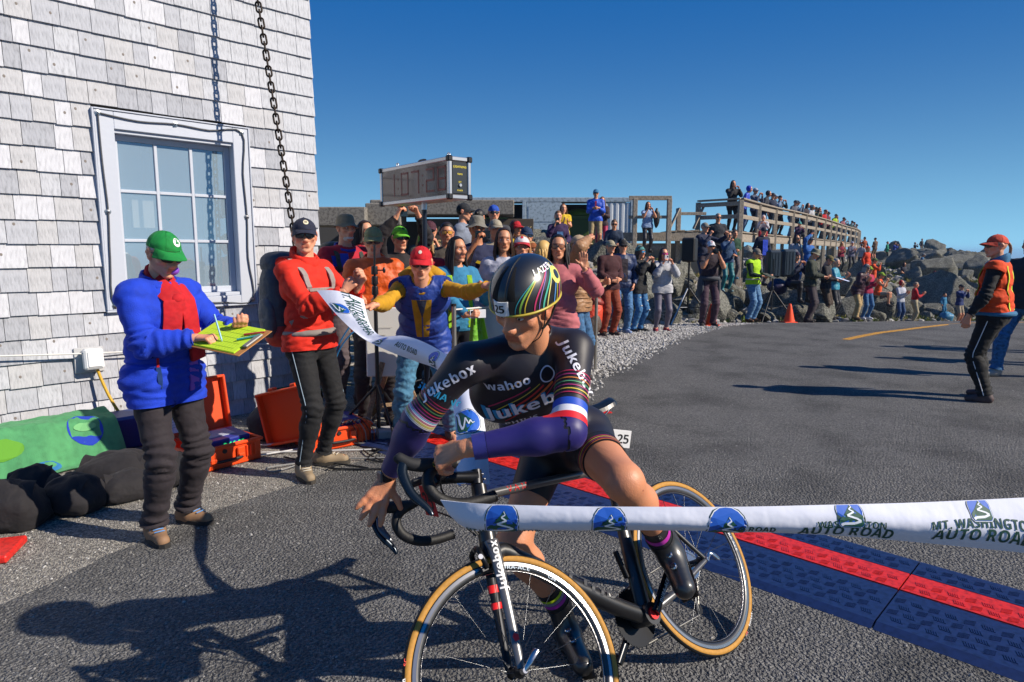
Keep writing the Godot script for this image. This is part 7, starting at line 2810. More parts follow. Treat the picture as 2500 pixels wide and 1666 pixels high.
	rings_.append([7,0.80,0.875,"#dadbe2"])
	rings_.append([7,0.875,0.955,"#cf1724"])
	for i in 4: rings_.append([11,0.425+i*0.026,0.437+i*0.026,["#b3264f","#c9b53a","#a02a6a","#d0702a"][i]])
	for b in [[12,0.80,0.835,"#b6cf1c"],[12,0.84,0.875,"#8a8390"],[12,0.88,0.92,"#b0259e"],[13,0.86,0.92,"#b0259e"]]: rings_.append(b)
	var r:=figure(o,J,q)
	for b in rings_: limb_band(r,J,b[0],b[1],b[2],b[3],o,0.0068 if b[0]<8 else (0.0066 if b[0]<12 else 0.0055))
	var wh:=plain("print_white",hx("#e4e4e4"),0.5)
	var put:=func(called:String,mb:MB,col:String)->void: part(called,mb.mesh(),plain("print"+col,hx(col),0.6),o)
	var fw:Vector3=r.fwd
	var sd:Vector3=r.side
	var cu:Vector3=r.up
	var base:Vector3=J.chest+fw*0.05
	var ch:=lay_on(r,base,sd,cu,0.0085,0.24)
	var over:=lay_on(r,base,sd,cu,0.0108,0.24)
	for s in [[-0.13,0.045,0.02,0.085,"#b3264f",0.004],[-0.12,0.028,0.05,0.08,"#c9b53a",0.003],[-0.11,0.008,0.06,0.07,"#c4262b",0.006],[-0.09,-0.005,0.09,0.065,"#d8662a",0.007],[-0.05,0.095,0.0,0.115,"#e0a53a",0.003],[0.04,0.02,0.13,0.085,"#b3264f",0.003],[0.06,-0.01,0.14,0.05,"#a9b53a",0.003],[-0.10,-0.03,0.02,0.02,"#c4262b",0.004]]:
		put.call("jersey_stripe",lay_line(ch,Vector2(s[0],s[1]),Vector2(s[2],s[3]),s[5]),s[4])
	put.call("jersey_lettering",text_mb("wahoo",0.026,func(x,y): return over.call(x-0.045,y+0.112+x*0.0),true,0.02,1.25),"#d9d9e6")
	var ol:=lay_on(r,base,sd,cu,0.0097,0.24)
	put.call("jersey_lettering_edge",text_mb("Jukebox",0.0525,func(x,y): return ol.call(x+0.012,y+0.012),true,0.02,1.24),"#1f8fc4")
	put.call("jersey_lettering",text_mb("Jukebox",0.046,func(x,y): return over.call(x+0.012,y+0.012),true,0.02,1.3),"#e4e4ee")
	put.call("jersey_lettering",text_mb("PHIL'S",0.024,func(x,y): return over.call(x-0.05,y-0.052),true,0.02,1.1),"#d9d9e6")
	var ringp:=[]
	for i in 24:
		ringp.append(Vector2(0.082+cos(TAU*i/24)*0.022,0.095+sin(TAU*i/24)*0.022))
	for i in 24: put.call("jersey_ring",lay_line(over,ringp[i],ringp[(i+1)%24],0.004),"#d9d9e6")
	put.call("race_bib",lay_poly(ch,[Vector2(-0.02,-0.075),Vector2(0.08,-0.075),Vector2(0.08,-0.17),Vector2(-0.02,-0.17)]),"#c41a22")
	put.call("bib_lettering",text_mb("GAIMON",0.014,func(x,y): return over.call(x+0.03,y-0.092),true,0.02,1.2),"#e4e4e4")
	put.call("bib_number",text_mb("25",0.05,func(x,y): return over.call(x+0.03,y-0.135),true,0.02,1.1),"#f0f0f0")
	for s in [["Jukebox",0.030,"shR",0.30,Vector3(0.88,0.46,0.08),"#dcdce6"],["Jukebox",0.028,"shL",0.20,Vector3(0.42,-0.90,0.1),"#dcdce6"],["SHIMANO",0.021,"shR",0.52,Vector3(0.86,-0.42,0.1),"#2fa3cc"]]:
		var k:String=s[2]
		var p:Vector3=J[k].lerp(J["el"+k[2]],s[3])+Vector3(0.0,0.0,0.03)
		var rt:Vector3=s[4].normalized()
		var nv:=Vector3(0.0 if k=="shL" else -0.1,0.25,0.95)
		nv=(nv-rt*nv.dot(rt)).normalized()
		var wh2:=lay_on(r,p,rt,nv.cross(rt),0.0095,0.16)
		put.call("sleeve_lettering",text_mb(s[0],s[1],wh2,true,0.015,1.15),s[5])
	var bd:Vector3=(J.elL-J.shL).normalized()
	var sp0:Vector3=J.shL.lerp(J.elL,0.757)
	for i in 7:
		var a:=-0.9+i*0.33
		var side:=bd.cross(Vector3(0,0.3,1)).normalized()
		var nr:=side.cross(bd).normalized()
		var n2:=(nr*cos(a)+side*sin(a)).normalized()
		var rt2:=n2.cross(-bd).normalized()*-1.0
		var wst:=lay_on(r,sp0+n2*0.04,rt2*-1.0,-bd,0.0105,0.06)
		put.call("band_star",lay_poly(wst,star_poly(Vector2.ZERO,0.0085)),"#e6e8f0")
	var hx_:Transform3D=r.head
	var hel:=Node3D.new()
	hel.name="helmet"
	o.add_child(hel)
	hel.transform=hx_
	var hc:=Vector3(0,0.048,-0.022)
	var hr:=Vector3(0.104,0.118,0.142)
	var tilt:=Basis(Vector3.RIGHT,-0.10)
	var hp:=func(lon: float,lat: float,k:=1.0)->Vector3:
		var a:=deg_to_rad(lon)
		var e:=deg_to_rad(lat)
		return hc+tilt*(Vector3(sin(a)*cos(e),sin(e),cos(a)*cos(e))*hr*k)
	var sh:=MB.new()
	sh.ball(hc,hr,20,40,tilt,-14.0,90.0)
	var rows2:=[]
	for i in 41: rows2.append(hp.call(-i*9.0,-14.0,0.90))
	var rows3:=[]
	for i in 41: rows3.append(hp.call(-i*9.0,-14.0,1.0))
	sh.rings([rows2,rows3],false,false)
	var gl:=plain("helmet_black",hx("#0c0d10"),0.22)
	gl.clearcoat_enabled=true
	part("shell",sh.mesh(false),gl,hel)
	var inn:=MB.new()
	inn.ball(hc,hr*0.9,10,24,tilt,-14.0,90.0)
	part("liner",inn.mesh(false),plain("liner",hx("#15161a"),0.9),hel)
	var rimt:=MB.new()
	var rr:=[]
	for i in 40: rr.append(hp.call(i*9.0,-13.0,1.005))
	rimt.loop(rr,0.0045,6)
	part("rim",rimt.mesh(false),plain("helmet_trim",hx("#b8a33a"),0.4),hel)
	for s in [-1.0,1.0]:
		var v:=MB.new()
		v.slab(8,10,func(u,w): return hp.call(s*lerpf(9.0+3.0*w,24.0-5.0*w,u),lerpf(10.0,62.0,w),1.004),func(u,w): return hp.call(s*15.0,lerpf(10.0,62.0,w),1.0)-hc,0.004)
		part("vent",v.mesh(false),plain("vent_dark",hx("#030304"),0.9),hel)
		var v2:=MB.new()
		v2.slab(8,5,func(u,w): return hp.call(s*lerpf(58.0,108.0,u),lerpf(-2.0+8.0*u,14.0+6.0*u,w),1.004),func(u,w): return hp.call(s*80.0,8.0,1.0)-hc,0.004)
		part("vent",v2.mesh(false),plain("vent_dark",hx("#030304"),0.9),hel)
		var cols:=["#2fa3b0","#7fb04a","#d0b83a","#c9623a","#c03a6a","#8a6ab8","#4fb09a","#d8cf7a","#d0702a","#4f8ac4","#c9b53a","#b04a7a","#6ab04a","#d0a33a"]
		for i in 15:
			var l0:=22.0+i*7.5
			var st:=MB.new()
			if i in [3,8,12]: continue
			var wd:=0.45+1.15*fmod(i*0.618,1.0)
			st.slab(2,14,func(u,w): return hp.call(s*(l0+44.0*w*w+(u-0.5)*wd*2.0*(1.0+w)),lerpf(-10.0,40.0+12.0*fmod(i*0.37,1.0),w),1.010),func(u,w): return Vector3.ZERO.lerp(hp.call(s*l0,20.0,1.0)-hc,1.0).normalized(),0.0012)
			part("stripe",st.mesh(false),plain("stripe"+cols[i%14],hx(cols[i%14]),0.35),hel)
		var dk2:=MB.new()
		dk2.slab(10,10,func(u,w): return hp.call(s*(112.0+17.0*cos(TAU*u)*w),26.0+15.0*sin(TAU*u)*w,1.014),func(u,w): return (hp.call(s*112.0,26.0,1.0)-hc).normalized(),0.0012)
		part("emblem",dk2.mesh(false),plain("emblem_yellow",hx("#d8cf6a"),0.4),hel)
		var dk3:=MB.new()
		dk3.slab(10,10,func(u,w): return hp.call(s*(112.0+8.0*cos(TAU*u)*w),26.0+8.0*sin(TAU*u)*w,1.022),func(u,w): return (hp.call(s*112.0,26.0,1.0)-hc).normalized(),0.0012)
		part("emblem",dk3.mesh(false),gl,hel)
		part("helmet_lettering",text_mb("LAZER",0.020,func(x,y): return hp.call(s*(88.0+s*x*620.0),46.0+y*520.0+absf(0.0),1.016),true,0.01,1.1).mesh(),wh,hel)
	var rg:=MB.new()
	rg.slab(4,16,func(u,w): return hp.call(lerpf(-7.0,7.0,u)*(1.0-0.3*w),lerpf(-8.0,86.0,w),1.012),func(u,w): return hp.call(0.0,lerpf(-8.0,86.0,w),1.0)-hc,0.03)
	part("ridge",rg.mesh(false),gl,hel)
	var nb:=Basis(tilt*Basis(Vector3.UP,-0.08)*Basis(Vector3.RIGHT,0.02))
	var npc:Vector3=hp.call(-3.0,-1.0,1.05)
	var npm:=MB.new()
	npm.slab(6,4,func(u,w): return npc+nb*Vector3((u-0.5)*0.052,(w-0.5)*0.046,-0.05*pow(u-0.5,2.0)),func(u,w): return nb.z,0.003)
	part("number_sticker",npm.mesh(false),plain("plate_white",hx("#e8e8e6"),0.5),hel)
	part("helmet_number",text_mb("25",0.024,func(x,y): return npc+nb*Vector3(x,y,0.0028-0.05*pow(x/0.052,2.0)),true,0.01).mesh(),plain("ink_black",hx("#0d0d0f"),0.6),hel)
	for s in [-1.0,1.0]:
		var stp:=MB.new()
		stp.tube(smooth_path([hp.call(s*72.0,-12.0,0.97),Vector3(s*0.079,-0.03,0.012),Vector3(s*0.060,-0.085,0.030),Vector3(0,-0.118,0.045)],5),0.0045,6,true,0.4)
		stp.tube(smooth_path([hp.call(s*112.0,-12.0,0.97),Vector3(s*0.083,-0.035,-0.012),Vector3(s*0.072,-0.055,0.02)],5),0.0045,6,true,0.4)
		part("strap",stp.mesh(false),plain("strap_black",hx("#101012"),0.8),hel)
	var em:=plain("eyes",Color(1,1,1),0.2)
	em.vertex_color_use_as_albedo=true
	put_on(o,"eyes","eyes",em,hx_*Transform3D(Basis.from_scale(Vector3(1,0.62,1)),Vector3(0,0.001,0)))
	for s in [-1.0,1.0]:
		var br:=MB.new()
		br.tube(smooth_path([Vector3(s*0.013,0.022,0.0935),Vector3(s*0.026,0.026,0.088),Vector3(s*0.045,0.023,0.072)],4),[0.003,0.0036,0.0042,0.0044,0.0044,0.004,0.0034,0.0028,0.002],6)
		part("eyebrow",br.mesh(false),plain("brow",hx("#5a4030"),0.8),o).transform=hx_
	var wa:=MB.new()
	var wd2:Vector3=(J.wrR-J.elR).normalized()
	wa.tube([J.wrR-wd2*0.012,J.wrR+wd2*0.010],0.0315,16,true,0.85)
	part("watch_strap",wa.mesh(false),plain("strap_black",hx("#101012"),0.8),o)
	var wf:=MB.new()
	wf.box(J.wrR+Vector3(-0.024,0.0,0.018),Vector3(0.03,0.034,0.010),Basis(Vector3.UP,-0.9),0.003)
	part("watch",wf.mesh(),plain("watch_grey",hx("#5a5d60"),0.3,0.5),o)
	var hl:Transform3D=r.hands.L
	var rgm:=MB.new()
	rgm.lathe([Vector2(0.0105,-0.0025),Vector2(0.0115,-0.0025),Vector2(0.0115,0.0025),Vector2(0.0105,0.0025)],14,hl*Transform3D(Basis(Vector3.RIGHT,0.85),Vector3(-0.009,0.100,0.013)),true)
	part("ring",rgm.mesh(false),plain("gold",hx("#d8a640"),0.2,1.0),o)
	for k in ["L","R"]:
		var fdv:Vector3=(J["to"+k]-J["he"+k]).normalized()
		var upv:Vector3=(J["an"+k]-J["he"+k]).normalized()
		upv=(upv-fdv*upv.dot(fdv)).normalized()
		var outv:=fdv.cross(upv)*(1.0 if k=="R" else 1.0)
		for t in [0.42,0.66]:
			var di:=MB.new()
			var pt:Vector3=J["he"+k].lerp(J["to"+k],t)+upv*0.040+Vector3(0,0.004,0.012)
			di.lathe([Vector2(0.013,0),Vector2(0.013,0.006),Vector2(0.010,0.009),Vector2(0.0001,0.009)],14,Transform3D(Basis(fdv,upv,fdv.cross(upv)),pt))
			part("shoe_dial",di.mesh(),plain("polished",hx("#c8c8ca"),0.2,1.0),o)
		var sl:=MB.new()
		sl.slab(4,10,func(u,w): return J["he"+k].lerp(J["to"+k],lerpf(-0.12,1.12,w))-upv*0.038+outv*(u-0.5)*(0.062+0.02*sin(w*PI)),func(u,w): return upv,0.007)
		part("shoe_sole",sl.mesh(false),plain("sole_black",hx("#0b0b0c"),0.4),o)
	var kn:=lay_on(r,J.knL+Vector3(0.03,0.0,0.045),Vector3(0.9,-0.1,-0.3).normalized(),Vector3(0.1,1,0.1).normalized(),0.0008,0.08)
	put.call("graze",lay_line(kn,Vector2(0.02,0.012),Vector2(0.025,-0.014),0.004),"#7a2a1e")
func logo(host:Node3D,where:Callable,c:Vector2,s: float)->void:
	var at:=func(x: float,y: float)->Vector2: return c+Vector2(x,y)*s
	var arch:=func(k: float)->Array:
		var out:=[at.call(-0.40*k,-0.5*k),at.call(0.40*k,-0.5*k),at.call(0.5*k,-0.38*k),at.call(0.5*k,0.05*k)]
		for i in 9: out.append(at.call(cos(PI*(i+0.5)/9.0)*0.5*k,(0.06+sin(PI*(i+0.5)/9.0)*0.44)*k))
		out.append(at.call(-0.5*k,0.05*k))
		out.append(at.call(-0.5*k,-0.38*k))
		return out
	var P:=func(poly:Array,col:String,off: float)->void:
		var m:=lay_poly(func(x,y): return where.call(x,y,off),poly,0.03)
		part("badge",m.mesh(),plain("print"+col,hx(col),0.6),host)
	P.call(arch.call(1.04),"#123c34",0.0012)
	P.call(arch.call(0.99),"#e8ecf2",0.0017)
	P.call(arch.call(0.94),"#1d5fc4",0.0022)
	P.call([at.call(-0.44,-0.2),at.call(-0.2,0.0),at.call(0.06,0.28),at.call(0.2,0.1),at.call(0.44,-0.08),at.call(0.45,-0.34),at.call(0.36,-0.45),at.call(-0.36,-0.45),at.call(-0.45,-0.34)],"#12503f",0.0027)
	var rd:=[Vector2(0.05,0.26),Vector2(0.10,0.18),Vector2(-0.02,0.12),Vector2(0.14,0.04),Vector2(-0.14,-0.06),Vector2(0.20,-0.16),Vector2(0.34,-0.24),Vector2(0.1,-0.32),Vector2(-0.3,-0.34),Vector2(-0.40,-0.40)]
	for i in rd.size()-1:
		var a:Vector2=at.call(rd[i].x,rd[i].y)
		var b:Vector2=at.call(rd[i+1].x,rd[i+1].y)
		var w:=s*lerpf(0.02,0.10,i/8.0)
		var m:=lay_line(func(x,y): return where.call(x,y,0.0032),a,b,w)
		part("badge",m.mesh(),plain("print_pale",hx("#e4ebf2"),0.6),host)
func tape_piece(host:Node3D,A:Array,B:Array,bulge:Array,m:Material)->Array:
	var a:=smooth_path(A,10)
	var b:=smooth_path(B,10)
	var n:=a.size()-1
	var len:=0.0
	var cum:=[0.0]
	for i in n:
		len+=(a[i]+b[i]).distance_to(a[i+1]+b[i+1])*0.5
		cum.append(len)
	var S:=func(u: float,w: float)->Vector3:
		var i:=0
		while i<n-1 and cum[i+1]<u: i+=1
		var t:=clampf((u-cum[i])/maxf(cum[i+1]-cum[i],1e-6),-0.2,1.2)
		var p:Vector3=a[i].lerp(a[i+1],t)
		var q:Vector3=b[i].lerp(b[i+1],t)
		var k:=(i+t)/n*(bulge.size()-1)
		var bl: float=lerpf(bulge[int(k)],bulge[mini(int(k)+1,bulge.size()-1)],k-int(k))
		var dirn:Vector3=(a[mini(i+1,n)]-a[i]).normalized()
		var nr:=dirn.cross((p-q)).normalized()
		var rip:=0.002*sin(u*9.0+w*5.0)+0.003*noise.get_noise_2d(u*120.0,w*60.0)
		return q.lerp(p,w)+nr*(bl*sin(w*PI)+rip*sin(w*PI))
	var N:=func(u: float,w: float)->Vector3:
		var e:=0.004
		return ((S.call(u+e,w)-S.call(u-e,w)).cross(S.call(u,minf(w+0.04,1.0))-S.call(u,maxf(w-0.04,0.0)))).normalized()
	var mb:=MB.new()
	mb.slab(maxi(int(len/0.02),8),12,func(u,w): return S.call(u*len,w),func(u,w): return N.call(u*len,w),0.0015)
	part("cloth",mb.mesh(false),m,host)
	return [S,N,len]
func finish_tape()->void:
	var m:=plain("tape_cloth",hx("#dfe2ee"),0.75)
	m.backlight_enabled=true
	m.backlight=Color(0.25,0.25,0.27)
	tri(m,4.0)
	m.heightmap_enabled=true
	m.heightmap_texture=ntex("crease",0.012,FastNoiseLite.TYPE_SIMPLEX,3,256)
	m.heightmap_scale=0.15
	var o:=thing("finish_tape","white finish tape with blue and green mountain badges stretched across the bicycle","banner",Vector3(0,0,0))
	var front:=tape_piece(o,[Vector3(-0.186,0.861,-1.650),Vector3(-0.108,0.861,-1.629),Vector3(-0.029,0.861,-1.619),Vector3(0.159,0.860,-1.609),Vector3(0.333,0.863,-1.599),Vector3(0.579,0.859,-1.609),Vector3(0.809,0.856,-1.629),Vector3(1.045,0.854,-1.649),Vector3(1.355,0.860,-1.670),Vector3(1.602,0.864,-1.690)],[Vector3(-0.146,0.792,-1.671),Vector3(-0.105,0.775,-1.658),Vector3(-0.030,0.778,-1.649),Vector3(0.161,0.787,-1.630),Vector3(0.339,0.792,-1.620),Vector3(0.589,0.784,-1.629),Vector3(0.819,0.771,-1.638),Vector3(1.051,0.749,-1.645),Vector3(1.363,0.711,-1.660),Vector3(1.611,0.680,-1.676)],[0.004,0.012,0.02,0.02,0.018,0.02,0.024,0.03,0.034,0.03],m)
	var mid:=tape_piece(o,[Vector3(-0.910,1.214,-4.048),Vector3(-0.838,1.080,-3.879),Vector3(-0.744,1.030,-3.721),Vector3(-0.579,1.061,-3.473),Vector3(-0.448,1.059,-3.270),Vector3(-0.314,1.038,-3.015),Vector3(-0.215,1.007,-2.759),Vector3(-0.131,0.923,-2.546),Vector3(-0.098,0.815,-2.430),Vector3(-0.081,0.663,-2.309)],[Vector3(-1.210,1.264,-4.105),Vector3(-1.051,1.134,-3.936),Vector3(-0.866,1.016,-3.769),Vector3(-0.657,0.972,-3.511),Vector3(-0.477,0.949,-3.306),Vector3(-0.350,0.954,-3.054),Vector3(-0.275,0.924,-2.798),Vector3(-0.232,0.885,-2.561),Vector3(-0.211,0.815,-2.430),Vector3(-0.198,0.670,-2.290)],[0.03,0.02,-0.015,0.02,0.03,0.02,0.03,0.02,0.02,0.02],m)
	var green:=plain("print#14463a",hx("#14463a"),0.6)
	var lettering:=func(t:Array,s:String,size: float,u: float,w: float,wid: float,bend: float)->void:
		var mb:=text_mb(s,size,func(x,y):
			var ww: float=w+(y-bend*x*x)/wid
			return t[0].call(u+x,clampf(ww,0.0,1.0))+t[1].call(u+x,clampf(ww,0.02,0.98))*0.0022,true,0.012,1.05)
		part("lettering",mb.mesh(),green,o)
	var badge:=func(t:Array,u: float,w: float,wid: float,size: float)->void:
		logo(o,func(x,y,off):
			var ww: float=clampf(w+y/wid,0.015,0.985)
			return t[0].call(u+x,ww)+t[1].call(u+x,ww)*(off+0.0006),Vector2.ZERO,size)
	badge.call(front,0.145,0.55,0.076,0.085)
	lettering.call(front,"MT WASHINGTON",0.016,0.145,0.04,0.076,0.0)
	badge.call(front,0.418,0.50,0.076,0.085)
	badge.call(front,0.716,0.38,0.076,0.100)
	lettering.call(front,"AUTO ROAD",0.018,0.766,0.30,0.076,0.4)
	badge.call(front,1.038,0.80,0.093,0.070)
	lettering.call(front,"WASHINGTON",0.018,1.038,0.52,0.093,0.4)
	lettering.call(front,"AUTO ROAD",0.030,1.028,0.28,0.093,0.4)
	badge.call(front,1.388,0.86,0.126,0.060)
	lettering.call(front,"MT. WASHINGTON",0.022,1.388,0.60,0.126,0.5)
	lettering.call(front,"AUTO ROAD",0.032,1.388,0.36,0.126,0.5)
	lettering.call(mid,"MT. WASHINGTON",0.036,0.20,0.62,0.20,0.0)
	lettering.call(mid,"AUTO ROAD",0.045,0.22,0.80,0.20,0.0)
	badge.call(mid,0.18,0.30,0.22,0.10)
	badge.call(mid,0.62,0.45,0.12,0.09)
	lettering.call(mid,"AUTO ROAD",0.03,0.95,0.5,0.12,0.0)
	badge.call(mid,1.28,0.5,0.12,0.10)
	badge.call(mid,1.95,0.45,0.13,0.11)
	badge.call(mid,2.28,0.4,0.13,0.09)
func cap_badge(r:Dictionary,o:Node3D,lon: float,lat: float,size: float,col:String,letter:="",lcol:="#ffffff")->void:
	var xf:Transform3D=r.head
	var c:=Vector3(0,0.038,-0.013)
	var tl:=Basis(Vector3.RIGHT,-0.1)
	var where:=func(x: float,y: float,off: float)->Vector3:
		var a:=deg_to_rad(lon)+x/0.085
		var e:=deg_to_rad(lat)+y/0.1
		return xf*(c+tl*(Vector3(sin(a)*cos(e),sin(e),cos(a)*cos(e))*(Vector3(0.084,0.094,0.106)+Vector3.ONE*off)))
	var poly:=[]
	for i in 24: poly.append(Vector2(cos(TAU*i/24),sin(TAU*i/24))*size)
	part("cap_badge",lay_poly(func(x,y): return where.call(x,y,0.0022),poly,0.015).mesh(),plain("print"+col,hx(col),0.7),o)
	if letter=="clover":
		var lf:=plain("print#0c7a3c",hx("#0c7a3c"),0.7)
		for k in 3:
			var a:=PI/2+TAU*k/3.0
			var q:=[]
			for i in 14: q.append(Vector2(cos(a),sin(a))*size*0.30+Vector2(cos(TAU*i/14),sin(TAU*i/14))*size*0.25)
			part("cap_badge",lay_poly(func(x,y): return where.call(x,y,0.0032),q,0.015).mesh(),lf,o)
		part("cap_badge",lay_line(func(x,y): return where.call(x,y,0.0032),Vector2(0,0),Vector2(size*0.12,-size*0.62),size*0.12).mesh(),lf,o)
		part("cap_lettering",text_mb("CELTICS",size*0.26,func(x,y):
			var a: float=PI/2-x/(size*0.74)
			return where.call(cos(a)*(size*0.74+y),sin(a)*(size*0.74+y),0.0032),true,0.01).mesh(),lf,o)
	elif letter!="":
		part("cap_lettering",text_mb(letter,size*0.8,func(x,y): return where.call(x,y,0.0032),true,0.01).mesh(),plain("print"+lcol,hx(lcol),0.7),o)
func shoe_detail(r:Dictionary,o:Node3D,sole:String,lace:String)->void:
	var J:Dictionary=r.J
	for k in ["R","L"]:
		var fd:Vector3=J["to"+k]-J["he"+k]
		fd=fd.normalized()
		var s: float=r.s
		var out:=fd.cross(Vector3.UP).normalized()
		var m:=MB.new()
		var prof:=func(w: float)->float: return 0.034+0.011*sin(clampf(w,0.0,1.0)*PI*0.9+0.35) if w>0.05 else 0.028
		m.slab(6,14,func(u,w):
			var wd: float=prof.call(w)*sqrt(maxf(1.0-pow(absf(w*2.0-1.0),5.0),0.02))
			var p:Vector3=J["he"+k].lerp(J["to"+k],lerpf(-0.26,1.27,w))+out*(u-0.5)*2.0*wd*s*1.12
			return Vector3(p.x,0.014,p.z),func(u,w): return Vector3.UP,0.026)
		part("shoe_sole",m.mesh(),plain("sole"+sole,hx(sole),0.8),o)
		var l:=MB.new()
		for i in 4:
			var t:=0.34+i*0.13
			var c:Vector3=J["he"+k].lerp(J["to"+k],t)+Vector3(0,(0.058-i*0.006)*s,0)
			l.tube([c-out*0.026*s,c+Vector3(0,0.006,0)+fd*0.012,c+out*0.026*s],0.0035,5)
		var kn:Vector3=J["he"+k].lerp(J["to"+k],0.30)+Vector3(0,0.072,0)*s
		for sgn in [-1.0,1.0]: l.tube(smooth_path([kn,kn+out*0.02*sgn+Vector3(0,0.01,0)+fd*0.02,kn+out*0.034*sgn-Vector3(0,0.018,0)+fd*0.03,kn+out*0.03*sgn-Vector3(0,0.05,0)+fd*0.03],3),0.003,5)
		part("shoelace",l.mesh(false),plain("lace"+lace,hx(lace),0.7),o)
func tube_part(o:Node3D,called:String,pts:Array,rad,m:Material,sides:=8,flat:=1.0,per:=4)->MeshInstance3D:
	var t:=MB.new()
	var p:=smooth_path(pts,per)
	if rad is Array:
		var rr:=[]
		for i in p.size(): rr.append(lerpf(rad[int(float(i)/p.size()*(rad.size()-1))],rad[mini(int(float(i)/p.size()*(rad.size()-1))+1,rad.size()-1)],fmod(float(i)/p.size()*(rad.size()-1),1.0)))
		t.tube(p,rr,sides,true,flat)
	else: t.tube(p,rad,sides,true,flat)
	return part(called,t.mesh(false),m,o)
func collar(r:Dictionary,o:Node3D,col:Material,rad:=0.075,h:=0.05,called:="collar",thick:=0.012)->void:
	var J:Dictionary=r.J
	var m:=MB.new()
	var c:Vector3=J.nb+r.up*0.02*r.s
	var rows:=[]
	for i in 5:
		var t:=i/4.0
		var row:=[]
		for j in 22:
			var a:=-TAU*j/22.0
			var q: float=rad*(1.0+0.10*sin(t*3.0))*r.s
			row.append(c+r.side*cos(a)*q+r.fwd*(sin(a)*q*1.02+0.012)+r.up*(t*h*(1.0-0.30*sin(a))-0.02-0.025*sin(a))+(r.side*cos(a)+r.fwd*sin(a))*0.004*sin(j*2.4))
		rows.append(row)
	var inner:=[]
	for i in 5:
		var row:=[]
		for j in 22:
			var a:=-TAU*j/22.0
			row.append(rows[4-i][j]-(r.side*cos(a)+r.fwd*sin(a))*thick)
		inner.append(row)
	m.rings(rows+inner,true,false)
	part(called,m.mesh(false),col,o)
func backpack(r:Dictionary,label:String,c1:String,c2:String,strap:String)->void:
	var o:Node3D=r.o
	var b:=thing("backpack",label,"backpack",o.position,o.rotation.y)
	var c:Vector3=r.J.chest-r.fwd*0.235*r.s-r.up*0.08
	var B:=Basis(r.side,r.up,r.fwd)
	for q in [[Vector3(0,0.0,0),Vector3(0.15,0.25,0.095),c1,"pack"],[Vector3(0,-0.08,-0.085),Vector3(0.115,0.14,0.05),c2,"pocket"],[Vector3(0,0.22,0.0),Vector3(0.125,0.075,0.09),c1,"lid"],[Vector3(0,-0.2,0.0),Vector3(0.14,0.09,0.09),"#c2331c" if c2=="#555a60" else c2,"bottom"],[Vector3(0.135,-0.1,0),Vector3(0.035,0.12,0.06),c2,"side_pocket"],[Vector3(-0.135,-0.1,0),Vector3(0.035,0.12,0.06),c2,"side_pocket"]]:
		var m:=MB.new()
		m.ball(Vector3.ZERO,Vector3.ONE,14,20)
		for i in m.v.size():
			var p:=m.v[i]
			p=Vector3(signf(p.x)*pow(absf(p.x),0.7),signf(p.y)*pow(absf(p.y),0.75),signf(p.z)*pow(absf(p.z),0.75))
			p*=1.0+0.06*noise.get_noise_3d(p.x*120.0,p.y*200.0,p.z*120.0)
			m.v[i]=c+B*(q[0]+p*q[1])
		for i in m.v.size(): m.v[i]=c+(m.v[i]-c)*1.12
		part(q[3],m.mesh(false),cloth("pk"+q[2],hx(q[2]),"shell"),b)
	var sm:=cloth("strap"+strap,hx(strap))
	for s in [-1.0,1.0]:
		var f:=body_line(r,0.115*s,1.40,1.12,8,false,0.030)
		var bk:=body_line(r,0.115*s,1.28,1.42,5,true)
		var top:Vector3=r.base+r.up*1.488*r.s+r.side*0.118*s*r.s
		if f.size()>2 and bk.size()>1:
			var pts:=bk+[top]+f
			pts.append(r.base+r.up*1.06*r.s+r.side*0.175*s*r.s+r.fwd*0.02)
			var m:=strip(smooth_path(pts,2),r.fwd+r.up*0.2,0.04,0.01)
			part("shoulder_strap",m.mesh(),sm,b)
	var ch:=body_line(r,-0.11,1.28,1.28,2,false,0.03)
	var ch2:=body_line(r,0.11,1.28,1.28,2,false,0.03)
	var ch3:=body_line(r,0.0,1.28,1.28,2,false,0.03)
	if ch.size() and ch2.size() and ch3.size():
		part("chest_strap",strip([ch[0]+r.fwd*0.006,ch3[0]+r.fwd*0.008,ch2[0]+r.fwd*0.006],r.fwd,0.022,0.005).mesh(),sm,b)
	var belt:=MB.new()
	var lp:=[]
	for i in 28:
		var a:=TAU*i/28.0
		lp.append(r.base+r.up*(0.99*r.s)+r.side*cos(a)*0.172*r.s+r.fwd*(sin(a)*0.14*r.s))
	belt.loop(lp,0.022,8)
	part("hip_belt",belt.mesh(false),cloth("strap#8a817c",hx("#8a817c")),b)
